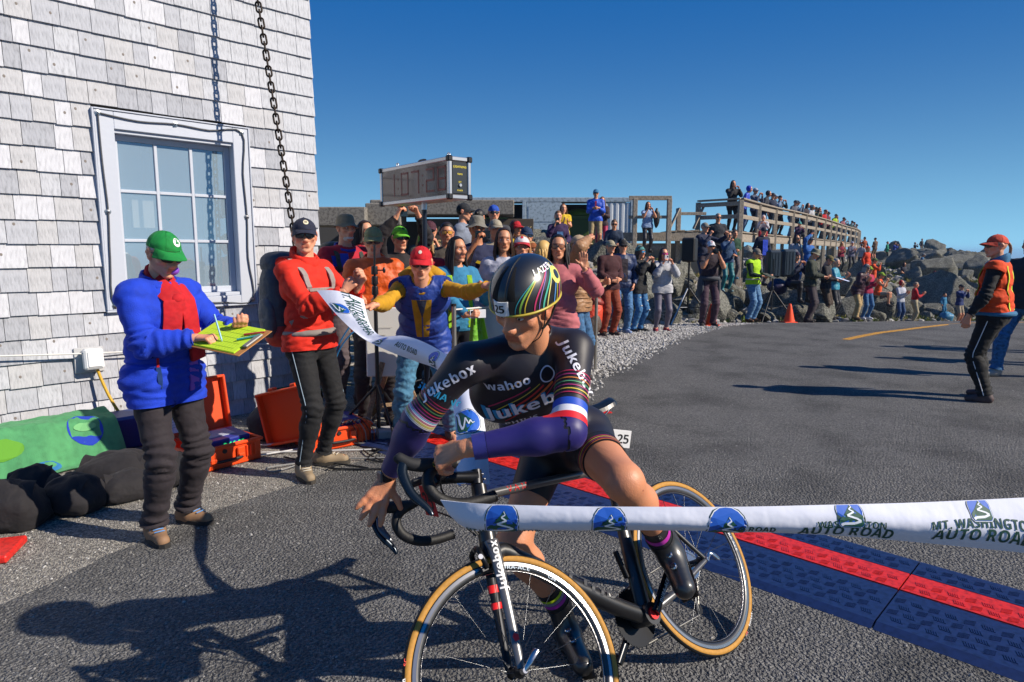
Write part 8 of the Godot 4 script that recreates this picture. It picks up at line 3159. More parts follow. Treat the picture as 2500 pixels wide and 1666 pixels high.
func main_people()->void:
	var r:=person("older woman in bright blue fleece and green cap writing on a yellow sheet",Vector3(-1.83,0,-3.42),deg_to_rad(58),1.60,
		{"like": "write","R":Vector3(0.02,1.175,0.31),"L":Vector3(0.235,1.225,0.36),"dr":Vector3(0.35,0.05,0.9),"dl":Vector3(-0.35,0.10,0.85),"er":Vector3(-0.75,-1,-0.35),"el":Vector3(0.6,-1,-0.3),"fr":Vector3(-0.13,0,0.03),"fl":Vector3(0.13,0,-0.05),"hp":0.30,"hy":0.0,"lean":0.06,"hr": "pinch","hl": "hold"},
		{"cell":0.0105,"hcell":0.0042,"f": true,"fat":1.08,"tone":1,"top":["#0a3cc8","fleece","jacket",0.020,0.79],"topx": {"collar":0.35,"cuffoff":0.8,"wave":0.006,"flare":1.6,"fold":0.009},"bot":["#2b2429","plain","trousers",0.014],"botx": {"wave":0.004,"fold":0.009,"ankle":0.98,"bell":1.5},"shoe": "#8a6a4e","boot":0.86,"hat":["cap","#0a8a3a","#0a8a3a"],"hair":["short","#b9b3aa"],"glasses": "#1c1410"})
	var o:Node3D=r.o
	cap_badge(r,o,16.0,33.0,0.027,"#e8ece8","clover")
	shoe_detail(r,o,"#2c2a28","#5a8ac0")
	collar(r,o,cloth("scarf_red",hx("#c8101c")),0.070,0.075,"red_scarf",0.016)
	collar(r,o,cloth("fleece#0a3cc8",hx("#0a3cc8"),"fleece"),0.094,0.055,"collar",0.014)
	var red:=cloth("scarf_red",hx("#c8101c"))
	var fl:=body_line(r,0.02,1.40,1.04,9,false,0.036)
	if fl.size()>4:
		for sg in [-1.0,1.0]:
			var fp:=[r.J.nb+r.side*0.055*sg+r.fwd*0.045+r.up*0.035]+fl
			var sc:=[]
			for i in fp.size(): sc.append(fp[i]+r.side*sg*(0.032+0.006*i*(0.4 if sg<0 else 1.0))*(1.0 if i>0 else 0.0))
			part("scarf_end",strip(smooth_path(sc.slice(0,8 if sg<0 else 10),3),r.fwd+r.side*0.25*sg,0.088,0.022).mesh(false),red,o)
		var kn:=MB.new()
		kn.ball(fl[0]+r.fwd*0.002-r.up*0.01,Vector3(0.042,0.034,0.030),8,12)
		part("scarf_knot",kn.mesh(false),red,o)
	var pv:=body_line(r,0.095,1.40,0.80,11,false,0.026)
	if pv.size()>4: part("purple_lining",strip(smooth_path(pv,3),r.fwd+r.side*0.3,0.06,0.012).mesh(false),cloth("lining_purple",hx("#8d4fd0"),"shell"),o)
	var pc:=MB.new()
	pc.ball(r.J.nb+r.fwd*0.10*r.s+r.up*0.09+r.side*0.02,Vector3(0.034,0.026,0.034),8,12)
	part("purple_collar",pc.mesh(false),cloth("lining_purple",hx("#8d4fd0"),"shell"),o)
	var zp:=body_line(r,-0.11,1.02,0.84,6,false,0.038)
	if zp.size()>2:
		part("pocket_zip",strip(zp,r.fwd-r.side*0.6,0.022,0.006).mesh(),cloth("pocket_blue",hx("#123a78")),o)
		part("zip_pull",strip([zp[0]+r.up*0.045,zp[0]],r.fwd-r.side*0.6,0.012,0.008).mesh(),red,o)
	var xf:Transform3D=o.transform
	var hl:Vector3=r.J.wrL+r.J.hdL*0.10
	var hr:Vector3=r.J.wrR+r.J.hdR*0.09
	var cb:=thing("clipboard","brown clipboard with bright yellow-green sheets held by the woman in blue","clipboard",xf*(hl*0.5+hr*0.5+Vector3(0.0,-0.035,0.01)))
	cb.basis=Basis(Vector3.UP,deg_to_rad(64))*Basis(Vector3(0,0,1),0.42)*Basis(Vector3.RIGHT,0.10)
	var bd:=MB.new()
	bd.box(Vector3(0,0,0.0),Vector3(0.24,0.005,0.36),Basis(),0.002)
	part("board",bd.mesh(),plain("hardboard",hx("#a5713c"),0.7),cb)
	var sh:=MB.new()
	for i in 3: sh.box(Vector3(0.002*i,0.0045+0.0022*i,-0.018-0.003*i),Vector3(0.222,0.0014,0.325),Basis(Vector3.RIGHT,0.004*i))
	part("sheet",sh.mesh(),plain("paper_lime",hx("#b6d62a"),0.75),cb)
	var ru:=MB.new()
	for i in 14: ru.box(Vector3(0,0.0106,0.11-i*0.02),Vector3(0.19,0.0006,0.0016))
	for i in 5: ru.box(Vector3(-0.08+i*0.04,0.0107,-0.02),Vector3(0.0014,0.0006,0.27))
	part("ruled_lines",ru.mesh(),plain("rule_green",hx("#8fae2a"),0.75),cb)
	var cl:=MB.new()
	cl.box(Vector3(0,0.015,0.165),Vector3(0.12,0.012,0.03),Basis(),0.004)
	part("clip",cl.mesh(),plain("steel_pole",hx("#9a968f"),0.4,0.7),cb)
	for k in 2:
		var pn:=MB.new()
		pn.tube([Vector3(-0.02+0.05*k,0.018,0.08),Vector3(0.05+0.03*k,0.018,0.17)],0.005,6)
		part("spare_pen",pn.mesh(false),plain(["pen_teal","pen_red"][k],[hx("#3a9a94"),hx("#b03a3a")][k],0.4),cb)
	var pe:=MB.new()
	pe.tube([Vector3(0,-0.07,0),Vector3(0,-0.055,0),Vector3(0,0.075,0)],[0.001,0.0045,0.0045],7)
	var po:=lone("pen",pe.mesh(false),plain("pen_blue",hx("#7fb6cc"),0.35),"pale blue pen in the writing hand of the woman in blue","pen")
	po.transform=Transform3D(Basis(Vector3(0,0,1),0.35)*Basis(Vector3.RIGHT,-0.25),xf*(hr+Vector3(0.02,0.045,0.02)))
	r=person("woman in orange-red jacket, navy cap and black tights, holding her hands together",Vector3(-1.36,0,-4.42),deg_to_rad(60),1.71,
		{"like": "clasp","R":Vector3(-0.03,1.28,0.36),"L":Vector3(0.06,1.31,0.40),"dr":Vector3(0.45,0.75,0.45),"dl":Vector3(0.05,0.75,0.5),"pr":Vector3(0.8,0,-0.4),"pl":Vector3(-0.8,-0.2,-0.4),"fr":Vector3(-0.15,0,0.05),"fl":Vector3(0.15,0,-0.05),"fdr":Vector3(-0.5,0,1),"fdl":Vector3(0.6,0,0.8),"hy":-0.72,"hp":0.04,"lean":-0.03,"hr": "grip","hl": "hold","er":Vector3(-0.35,-1,-0.1),"el":Vector3(0.6,-1,0.0)},
		{"cell":0.0105,"hcell":0.0042,"f": true,"fat":1.02,"tone":1,"top":["#e2270c","plain","jacket",0.015,0.88],"topx": {"wave":0.006,"collar":0.5},"bot":["#131316","plain","trousers",0.007],"botx": {"wave":0.003,"fold":0.005,"ankle":0.97,"bell":1.1},"shoe": "#8d7a60","hat":["cap","#1d2238","#1d2238"],"hair":["short","#6b5136"],"glasses": "#050608"})
	o=r.o
	cap_badge(r,o,10.0,35.0,0.022,"#d9cfae","W","#5a4a2a")
	shoe_detail(r,o,"#3a352e","#c9c2b2")
	collar(r,o,cloth("plain#e2270c",hx("#e2270c")),0.088,0.085,"collar",0.016)
	tube_part(o,"hood",[r.J.nb-r.fwd*0.07-r.side*0.13+r.up*0.02,r.J.nb-r.fwd*0.115+r.up*0.03,r.J.nb-r.fwd*0.07+r.side*0.13+r.up*0.02],0.042,cloth("plain#e2270c",hx("#e2270c")),10)
	for k in ["R","L"]:
		var J:Dictionary=r.J
		var sd:Vector3=(J["hip"+k]-J.pel).normalized()*(1.0)
		var pp:=[]
		for i in 12:
			var t:=i/11.0
			var a:Vector3=J["hip"+k].lerp(J["kn"+k],t*2.0) if t<0.5 else J["kn"+k].lerp(J["an"+k],t*2.0-1.0)
			var rd:=lerpf(0.098,0.070,t*2.0) if t<0.5 else lerpf(0.066,0.048,t*2.0-1.0)
			pp.append(a+(r.side*(-1.0 if k=="R" else 1.0)+r.fwd*0.25).normalized()*rd)
		tube_part(o,"piping",pp,0.0028,plain("piping_grey",hx("#8fa2b2"),0.6),5,1.0,2)
	backpack(r,"grey and red rucksack on the back of the woman in the orange-red jacket","#3f4750","#555a60","#9a8f8a")
	r=person("woman in red cap, blue quilted vest and mustard top leaning in with arms spread",Vector3(-0.68,0,-5.05),deg_to_rad(6),1.66,
		{"lean":0.62,"R":Vector3(-0.40,1.17,1.02),"L":Vector3(0.58,1.36,0.82),"dr":Vector3(-0.75,-0.10,0.60),"dl":Vector3(0.85,0.1,0.1),"pr":Vector3(0,-1,0.1),"pl":Vector3(0,-0.6,0.8),"hr": "spread","hl": "open","er":Vector3(-0.2,-1,-0.4),"el":Vector3(0.2,-1,-0.4),"pel":Vector3(0,0.93,0.0),"fr":Vector3(-0.21,0,-0.04),"fl":Vector3(0.22,0,-0.10),"hp":-0.42,"hy":-0.05},
		{"cell":0.0105,"hcell":0.0042,"f": true,"fat":1.0,"tone":1,"top":["#1c3f96","shell","vest",0.028,0.86],"topx": {"wave":0.006,"name": "quilted_vest","collar":0.15,"flare":1.1},"under":["#c8930c","plain",0.5],"bot":["#4a7f9e","jeans","trousers",0.010],"botx": {"wave":0.008,"ankle":0.93,"bell":1.8},"shoe": "#4a4038","hat":["cap","#cc0f1e","#cc0f1e"],"hair":["short","#a58a68"],"glasses": "#0a0808"})
	o=r.o
	cap_badge(r,o,0.0,36.0,0.016,"#d8c8b8")
	collar(r,o,cloth("plain#c8930c",hx("#c8930c")),0.100,0.05,"mustard_hood",0.03)
	tube_part(o,"hood",[r.J.nb-r.fwd*0.06-r.side*0.15+r.up*0.0,r.J.nb-r.fwd*0.13+r.up*0.03,r.J.nb-r.fwd*0.06+r.side*0.15],[0.045,0.06,0.06,0.045],cloth("plain#c8930c",hx("#c8930c")),10)
	var op:=body_line(r,0.0,1.40,1.04,8,false,0.030)
	if op.size()>3:
		var m:=MB.new()
		var rows:=[]
		for i in op.size():
			var t:=float(i)/(op.size()-1)
			var w:=lerpf(0.072,0.045,t)
			rows.append([op[i]-r.side*w,op[i]-r.side*w*0.3+r.fwd*0.006,op[i]+r.side*w*0.3+r.fwd*0.006,op[i]+r.side*w])
		m.rings(rows,false,false)
		part("mustard_front",m.mesh(false),cloth("plain#c8930c",hx("#c8930c")),o)
		var m2:=MB.new()
		var rows2:=[]
		for i in 4:
			var w:=lerpf(0.036,0.003,i/3.0)
			rows2.append([op[i]-r.side*w+r.fwd*0.008,op[i]+r.fwd*0.012,op[i]+r.side*w+r.fwd*0.008])
		m2.rings(rows2,false,false)
		part("grey_inner",m2.mesh(false),cloth("inner_slate",hx("#3a4358")),o)
		part("zip",strip(op.slice(3),r.fwd,0.008,0.022).mesh(),plain("zip_blue",hx("#24408a"),0.5),o)
	for k in 7:
		var y:=0.90+k*0.072
		for s in [-1.0,1.0]:
			var qp:=[]
			for i in 7:
				var x: float=s*lerpf(0.06,0.165,i/6.0)
				var l:=body_line(r,x,y+0.02*(i/6.0),y+0.02*(i/6.0),2,false,0.0295)
				if l.size(): qp.append(l[0])
			if qp.size()>3: tube_part(o,"quilt_seam",qp,0.0022,plain("seam_navy",hx("#10265e"),0.7),4,1.0,2)
	r=person("road marshal in orange safety vest and coral cap, ponytail flying",Vector3(4.84,0,-6.62),deg_to_rad(-136),1.66,
		{"R":Vector3(-0.30,0.86,0.05),"L":Vector3(0.34,0.90,0.16),"dl":Vector3(-0.1,-0.95,0.2),"hy":0.70,"hp":-0.05,"lean":0.03,"fr":Vector3(-0.15,0,0.06),"fl":Vector3(0.15,0,0.0)},
		{"cell":0.012,"f": true,"fat":1.20,"limb":1.1,"tone":1,"top":["#f04a08","plain","vest",0.024,0.96],"topx": {"wave":0.010,"name": "safety_vest","collar":0.06},"under":["#101114","plain",0.6],"bot":["#0e0e10","plain","trousers",0.014],"botx": {"wave":0.006},"shoe": "#4a3a3a","hat":["cap","#d64a32","#d64a32"],"hair":["tail","#8f7a62"],"glasses": "#0a0808"})
	o=r.o
	collar(r,o,cloth("fleece#2a6f9a",hx("#2a6f9a"),"fleece"),0.095,0.075,"blue_collar",0.016)
	var lime:=plain("lime_tape",hx("#c3d81c"),0.4)
	for s in [-1.0,1.0]:
		var bl:=body_line(r,0.10*s,0.98,1.44,12,true,0.032)
		var f:=body_line(r,0.10*s,1.44,0.98,12,false,0.032)
		if bl.size()>3: part("reflective_strip",strip(bl,-r.fwd,0.045,0.003).mesh(),lime,o)
		if f.size()>3: part("reflective_strip",strip(f,r.fwd,0.045,0.003).mesh(),lime,o)
	var hem:=MB.new()
	var lp:=[]
	for i in 30:
		var a:=TAU*i/30.0
		lp.append(r.base+r.up*0.945*r.s+r.side*cos(a)*0.198+r.fwd*(sin(a)*0.162-0.005))
	hem.loop(lp,0.026,8)
	part("blue_shirt_hem",hem.mesh(false),cloth("fleece#2a6f9a",hx("#2a6f9a"),"fleece"),o)
	for k in ["R","L"]:
		var J:Dictionary=r.J
		var pp:=[]
		for i in 12:
			var t:=i/11.0
			var a:Vector3=J["hip"+k].lerp(J["kn"+k],t*2.0) if t<0.5 else J["kn"+k].lerp(J["an"+k],t*2.0-1.0)
			var rd:=lerpf(0.116,0.084,t*2.0) if t<0.5 else lerpf(0.082,0.066,t*2.0-1.0)
			pp.append(a+(r.side*(-1.0 if k=="R" else 1.0)).normalized()*rd)
		tube_part(o,"piping",pp,0.004,plain("piping_white",hx("#d8dade"),0.6),5,1.0,2)
	person("person in blue jeans and dark top walking behind the marshal",Vector3(6.15,0,-7.9),deg_to_rad(-70),1.68,{"fr":Vector3(-0.12,0,0.28),"fl":Vector3(0.13,0,-0.22),"R":Vector3(-0.28,0.92,0.2)},{"cell":0.018,"tone":2,"top":["#20242e","plain","jacket",0.016],"bot":["#2f6a9a","jeans","trousers",0.016],"shoe": "#9a9690","hair":["short","#3a2a1e"]})
	r=person("person in orange jacket and olive cap behind the thin black pole",Vector3(-1.16,0,-5.6),deg_to_rad(10),1.70,{"like": "clasp","R":Vector3(-0.16,1.10,0.22),"L":Vector3(0.06,1.10,0.30),"dr":Vector3(0.6,0.25,0.5),"dl":Vector3(-0.5,0.4,0.5),"hp":0.15,"hr": "grip","hl": "fist"},{"cell":0.0125,"hcell":0.005,"tone":1,"fat":1.08,"top":["#e05a08","shell","jacket",0.020,0.86],"topx": {"wave":0.006,"collar":0.45},"bot":["#2a2528","plain"],"hat":["cap","#8d8a5c","#8d8a5c"],"hair":["short","#7a6248"],"glasses": "#3a0f1c"})
	collar(r,r.o,cloth("shell#e05a08",hx("#e05a08"),"shell"),0.090,0.06,"collar",0.014)
	r=person("bearded man in khaki sun hat and bright patchwork fleece smiling",Vector3(-1.56,0,-6.25),deg_to_rad(38),1.83,{"like": "clasp","R":Vector3(-0.02,1.28,0.32),"L":Vector3(0.14,1.26,0.34),"hy":0.1,"hr": "grip","hl": "hold"},{"cell":0.0125,"hcell":0.005,"tone":1,"top":["#b3122c","fleece","jacket",0.016,0.88],"bot":["#564a4e","plain","trousers",0.016],"hat":["bucket","#8a7c62"],"hair":["short","#8d8378"],"beard": "#c9c2b8","shoe": "#4a4038"})
	for q in [[0.13,1.40,1.20,"#5a1a8a"],[-0.13,1.40,1.22,"#1c2fa0"],[0.05,1.12,0.98,"#d8501c"],[-0.06,1.42,1.30,"#2a3fb0"]]:
		var l:=body_line(r,q[0],q[1],q[2],5,false,0.022)
		if l.size()>2: part("fleece_panel",strip(l,r.fwd,0.08,0.004).mesh(),cloth("fl"+q[3],hx(q[3]),"fleece"),r.o)
	collar(r,r.o,cloth("fl#1c2fa0",hx("#1c2fa0"),"fleece"),0.090,0.05,"collar",0.014)
	backpack(r,"dark rucksack with yellow trim worn by the bearded man","#3a3f38","#7a6a1c","#3a3f38")
	r=person("smiling person in lime green cap holding a phone high overhead",Vector3(-1.10,0,-6.55),deg_to_rad(28),1.74,{"R":Vector3(-0.10,1.84,0.22),"L":Vector3(0.12,1.86,0.22),"dr":Vector3(0.4,0.9,0.1),"dl":Vector3(-0.4,0.9,0.1),"er":Vector3(-1,0.1,0.2),"el":Vector3(1,0.1,0.2),"hr": "hold","hl": "hold","pr":Vector3(1,0,0),"pl":Vector3(-1,0,0)},{"cell":0.014,"hcell":0.006,"tone":1,"top":["#211c20","plain","jacket",0.016],"topx": {"collar":0.5},"hat":["cap","#6bc22a","#6bc22a"],"hair":["short","#5a4030"],"glasses": "#0c0c0c"})
	cap_badge(r,r.o,8.0,38.0,0.016,"#1f5a1c")
	hand_phone(r,"R","dark phone held high above the lime green cap, below the clock","#1c2a33",0.0)
func stand(label:String,x: float,z: float,y: float,face: float,h: float,pose,q:Dictionary,group:="")->Dictionary:
	var g:=height(x,z)
	var r:=person(label,Vector3(x,y,z),deg_to_rad(face),h,pose,q,group)
	var foot: float=y
	if y-g>0.25 and not q.get("deck",false):
		var rm:=wear.get("stand_rock",null)
		if rm==null:
			rm=rock_mesh(140)
			wear["stand_rock"]=rm
		var b:=lone("boulder",rm,rock_material(),"grey boulder carrying the "+" ".join(label.split(" ").slice(0,6)) ,"rock","")
		var d:=y-g
		b.position=Vector3(x,y-0.02-(d*0.5+0.14)*0.82,z)
		b.basis=Basis(Vector3.UP,x*7.0)*Basis.from_scale(Vector3(0.55+d*0.2,d*0.5+0.14,0.5))
	return r
func crowd()->void:
	var C:=0.0155
	var r:Dictionary
	stand("dark-haired woman behind the bearded man's hat, looking right",-1.59,-7.2,0.12,50,1.70,"phone",{"cell":C,"f": true,"tone":1,"top":["#b3122c","plain"],"hair":["bob","#33221a"]})
	stand("fair-haired woman in second lime cap, half hidden by the clock's pole",-0.90,-6.9,0.0,10,1.70,"clap",{"cell":C,"f": true,"tone":1,"top":["#b5122c","plain"],"hat":["cap","#6bc22a","#6bc22a"],"hair":["bob","#a58458"],"eyes": true})
	r=stand("man in maroon cap and dark glasses beside the clock's pole",-0.98,-8.0,0.08,5,1.78,"photo",{"cell":C,"tone":1,"top":["#4a4a42","plain"],"hat":["cap","#4a1f2c","#4a1f2c"],"glasses": "#0c0c0c"})
	hand_phone(r,"R","pale phone held by the man in the maroon cap","#b9bcc2")
	stand("grinning dark-haired man in mirrored yellow sunglasses",-0.73,-7.5,0.02,8,1.80,"clap",{"cell":C,"tone":2,"top":["#5a5248","plain"],"hair":["short","#241a14"],"glasses": "#c98a10"})
	stand("tall man in dark cap and grey shirt in profile, above the others",-0.66,-9.0,0.38,80,1.76,"stand",{"cell":C,"tone":1,"top":["#7d8596","plain","tee"],"hat":["cap","#23262c","#23262c"],"hair":["short","#241a14"]})
	r=stand("man in grey sun hat and navy tee raising a phone, yellow strap across",-0.36,-6.85,0.05,12,1.80,{"like": "photo","R":Vector3(-0.06,1.50,0.30),"L":Vector3(0.12,1.18,0.32),"hl": "fist"},{"cell":0.0135,"hcell":0.006,"tone":3,"top":["#1c2348","plain","tee",0.012],"hat":["bucket","#7c786e"],"hair":["short","#1c1410"]})
	hand_phone(r,"R","black phone held sideways by the man in the grey sun hat","#15161a",1.0)
	var st:=body_line(r,0.02,1.30,1.26,3,false,0.02)
	if st.size()>1: part("yellow_strap",strip([r.base+r.up*1.40+r.side*-0.16+r.fwd*0.08,st[0]+r.fwd*0.01,r.base+r.up*1.20+r.side*0.17+r.fwd*0.07],r.fwd,0.03,0.006).mesh(),plain("strap_yellow",hx("#d8b81c"),0.6),r.o)
	part("shirt_lettering",text_mb("FLY 26.3",0.04,lay_on(r,r.J.chest+r.fwd*0.05-r.up*0.08,r.side,r.up,0.022,0.2),true,0.03).mesh(),plain("print_pale2",hx("#cfd3dc"),0.7),r.o)
	stand("man in backward blue cap and sunglasses near the container",-0.26,-9.5,0.40,10,1.75,"stand",{"cell":C,"tone":1,"top":["#3c3f46","plain"],"hat":["backcap","#1c4fb8","#1c4fb8"],"glasses": "#0c0c0c","hair":["short","#33221a"]})
	stand("man in pale khaki cap peering between the sun hat and the long-haired woman",-0.20,-8.0,0.08,20,1.80,"clap",{"cell":C,"tone":1,"top":["#a59a86","plain"],"hat":["cap","#a59c88","#a59c88"],"hair":["short","#6b5138"]})
	stand("person with dark hair bun just above the grey sun hat",-0.49,-10.0,0.42,160,1.70,"stand",{"cell":0.02,"f": true,"tone":2,"top":["#2a2d38","plain"],"hair":["bun","#120c0a"]})
	r=stand("black-haired woman in blue and lime top looking at the racers, phone in hand",-0.50,-5.95,0.0,24,1.62,{"like": "phone","R":Vector3(-0.02,1.04,0.34),"dr":Vector3(0.7,0.2,0.5),"L":Vector3(0.20,1.30,0.30),"hl": "fist","hy":0.35},{"cell":0.0125,"hcell":0.005,"f": true,"tone":2,"top":["#2f7fa8","plain","jacket",0.013],"hair":["long","#0c090a"],"bot":["#1d1d22","lycra"]})
	hand_phone(r,"R","white phone in the hand of the black-haired woman","#d6d8dc",1.0)
	for q in [[-0.10,"#8fc21c"],[0.10,"#8fc21c"]]:
		var l:=body_line(r,q[0],1.40,0.9,8,false,0.02)
		if l.size()>2: part("lime_panel",strip(l,r.fwd,0.045,0.004).mesh(),cloth("fl"+q[1],hx(q[1])),r.o)
	var jk:=MB.new()
	jk.slab(8,10,func(u,w): return Vector3((u-0.5)*(0.10+0.12*w)+0.03*w*w,-0.42*w,0.03*sin(u*7.0)),func(u,w): return Vector3(0,0,1),0.01)
	var gj:=lone("green_jacket",jk.mesh(false),cloth("lime_jacket",hx("#6fb32a"),"shell"),"lime green jacket hanging from the rope below the blue and lime top","jacket")
	gj.position=Vector3(-0.30,0.98,-5.75)
	r=stand("smiling woman with very long brown hair and white sunflower top",-0.08,-6.5,0.0,4,1.72,"stand",{"cell":0.013,"hcell":0.0055,"f": true,"tone":2,"top":["#c6c8da","plain","jacket",0.013],"hair":["long","#2a1a12"],"bot":["#7d7668","plain"]})
	for q in [[-0.10,1.16],[-0.04,1.02],[0.08,1.10],[-0.12,1.00],[0.02,1.22]]:
		var wh:=lay_on(r,r.base+r.up*q[1]*r.s+r.side*q[0]+r.fwd*0.08,r.side,r.up,0.018,0.12)
		part("sunflower_print",lay_poly(wh,star_poly(Vector2.ZERO,0.038),0.03).mesh(),plain("print#d8a51c",hx("#d8a51c"),0.7),r.o)
	r=stand("shouting woman in white and red cap and teal jacket, mouth wide open",0.09,-6.2,0.0,2,1.64,{"like": "clap","hp":-0.1},{"cell":0.013,"hcell":0.005,"f": true,"tone":1,"top":["#0f5f66","plain","jacket",0.015],"hat":["cap","#dcd6d8","#c01c2c"],"hair":["bob","#9a6a3a"]})
	var mo:=MB.new()
	mo.ball(Vector3(0,-0.066,0.083),Vector3(0.017,0.020,0.010),6,10)
	part("open_mouth",mo.mesh(false),plain("mouth_dark",hx("#2a0c0c"),0.5),r.o).transform=r.head
	cap_badge(r,r.o,0.0,36.0,0.018,"#c01c2c")
	stand("person in red cap and yellow top by the open container",0.04,-9.6,0.24,40,1.70,"stand",{"cell":C,"f": true,"tone":2,"top":["#c9a81c","plain"],"hat":["cap","#c01424","#c01424"],"hair":["bob","#4a2c1c"]})
	stand("person in navy cap with pale sunglasses in front of the container door",0.18,-8.5,0.05,15,1.76,"stand",{"cell":C,"tone":1,"top":["#2a3348","plain"],"hat":["cap","#1c3558","#1c3558"],"glasses": "#8fb0c8","hair":["short","#6b5138"]})
	stand("blond head seen from behind, above the helmet",0.32,-6.9,0.0,150,1.60,"stand",{"cell":C,"f": true,"tone":0,"top":["#8f93a8","plain"],"hair":["bob","#c9a25c"]})
	stand("person in rust brown knitted hat seen between shoulders above the helmet",0.20,-7.4,0.0,30,1.60,"stand",{"cell":C,"f": true,"tone":1,"top":["#4a3a5a","plain"],"hat":["beanie","#8f4a1c"],"hair":["bob","#b08a5a"]})
	r=stand("black-haired woman in pink knit pullover and amber glasses, waving",0.42,-6.05,0.0,-5,1.64,{"like": "clap","R":Vector3(-0.10,1.10,0.30),"L":Vector3(0.25,1.45,0.20),"dl":Vector3(-0.1,1,0),"pl":Vector3(0,0,1),"hl": "open","hr": "hold","hp":-0.05},{"cell":0.0125,"hcell":0.005,"f": true,"tone":2,"top":["#c06a70","fleece","jacket",0.020],"hair":["long","#0e0a0c"],"glasses": "#8a4a12","bot":["#cfd2da","plain"]})
	hand_phone(r,"R","pinkish phone in the hand of the woman in the pink pullover","#b08a8a",0.0)
	r=stand("person in tan puffer jacket and beige cap, fist raised, facing right",0.75,-7.6,0.0,62,1.68,{"R":Vector3(-0.06,1.72,0.16),"hr": "fist","er":Vector3(-1,0.2,0.3),"L":Vector3(0.1,1.2,0.3),"hy":0.2},{"cell":0.0135,"hcell":0.006,"f": true,"fat":1.12,"tone":1,"top":["#a57a54","shell","jacket",0.026],"hat":["cap","#c4ab8a","#c4ab8a"],"hair":["short","#8a6a48"],"bot":["#3f6a94","jeans"]})
	for k in 9:
		var lp:=[]
		var y:=0.92+k*0.055
		for i in 26:
			var a:=TAU*i/26.0
			var wd:=lerpf(0.195,0.205,k/8.0)
			lp.append(r.base+r.up*y*r.s+r.side*cos(a)*wd+r.fwd*sin(a)*0.155)
		var m:=MB.new()
		m.loop(lp,0.012,6)
		part("quilt_roll",m.mesh(false),cloth("shell#a57a54",hx("#a57a54"),"shell"),r.o)
	r=stand("woman in purple jacket and blue shirt photographing from the bank",0.96,-14.0,0.70,5,1.64,"phone",{"cell":0.02,"f": true,"tone":1,"top":["#331a4a","plain"],"hair":["short","#6b4a2c"],"bot":["#2a2d38","plain"]})
	hand_phone(r,"R","phone held by the woman in the purple jacket on the bank")
	part("blue_shirt_front",strip(body_line(r,0.03,1.30,0.85,7,false,0.025),r.fwd,0.13,0.005).mesh(),cloth("plain#5a8ac0",hx("#5a8ac0")),r.o)
	stand("child in yellow shirt clapping behind the purple jacket",1.14,-15.0,1.22,10,1.32,"clap",{"cell":0.02,"tone":1,"top":["#d8b41c","plain","tee"],"hair":["bob","#6b4226"]})
	r=stand("tall man in bright blue jacket, khaki shorts and blue socks on the rocks",2.35,-18.9,1.50,-6,1.74,{"like": "clasp","R":Vector3(-0.06,1.22,0.28),"L":Vector3(0.08,1.22,0.28)},{"cell":0.02,"tone":2,"top":["#1250c8","shell"],"bot":["#a5916a","plain","shorts"],"botx": {"leg":0.92},"sock": "#2f8ac0","hat":["cap","#2a6f9a","#2a6f9a"],"glasses": "#0c0c0c","shoe": "#3a3a40"})
	part("pink_tie",strip(body_line(r,0.0,1.42,1.18,5,false,0.03),r.fwd,0.045,0.004).mesh(),cloth("plain#b0204a",hx("#b0204a")),r.o)
	stand("woman with loose brown hair just behind the bright blue jacket",2.56,-19.1,1.46,-8,1.58,"clap",{"cell":0.022,"f": true,"tone":2,"top":["#3a2a30","plain"],"hair":["long","#6b4a30"],"bot":["#a51c4a","lycra"]})
	stand("woman in navy cardigan and white top seated before the ribbed container",2.58,-17.0,1.02,-4,1.68,"sit",{"cell":0.02,"f": true,"tone":2,"top":["#22344e","plain"],"hair":["tail","#5a4430"],"glasses": "#0c0c0c"})
	r=stand("woman in pale blue tee with camera, dark puffer tied to her side",4.37,-21.65,1.49,8,1.60,"photo",{"cell":0.02,"f": true,"fat":1.08,"tone":2,"top":["#8fa8d0","plain","tee"],"bot":["#22222c","lycra","trousers",0.006],"hair":["long","#2a1c14"]})
	var pf:=MB.new()
	pf.ball(r.J.chest+r.side*0.26-r.up*0.10+r.fwd*0.1,Vector3(0.10,0.30,0.10),10,14)
	for i in pf.v.size(): pf.v[i]*=1.0+0.03*sin(pf.v[i].y*70.0)
	part("tied_puffer",pf.mesh(false),cloth("shell#0f1016",hx("#0f1016"),"shell"),r.o)
	r=stand("man in maroon fleece, beige cap and rust trousers on the gravel",1.74,-11.86,0.0,28,1.70,"clasp",{"cell":0.0165,"hcell":0.007,"tone":1,"top":["#40161c","fleece","jacket",0.020],"bot":["#8a3a20","plain","trousers",0.016],"hat":["cap","#a59a80","#a59a80"],"hair":["short","#8d8378"]})
	r=stand("man in navy jacket and black cap, hands in the pockets of his jeans",2.03,-12.25,0.0,4,1.72,{"like": "pocket","hp":0.05},{"cell":0.0165,"hcell":0.007,"tone":1,"top":["#122a58","shell","jacket",0.024],"bot":["#4a78a8","jeans","trousers",0.016],"hat":["cap","#1c1a1c","#1c1a1c"],"glasses": "#0c0c0c","shoe": "#7f94bc"})
	part("shirt_front",strip(body_line(r,0.02,1.40,0.98,7,false,0.030),r.fwd,0.11,0.004).mesh(),cloth("plain#3a3038",hx("#3a3038")),r.o)
	r=stand("woman in teal knit hat, black jacket and ripped jeans taking a photo",2.38,-12.45,0.0,42,1.60,"photo",{"cell":0.0165,"hcell":0.007,"f": true,"tone":1,"top":["#15151a","plain","jacket",0.020,0.80],"bot":["#3a72a5","jeans","trousers",0.009],"hat":["beanie","#4f8f8c"],"glasses": "#2a8ac0","hair":["bob","#3a2a1e"],"shoe": "#131316"})
	hand_phone(r,"R","phone held up by the woman in the teal knit hat")
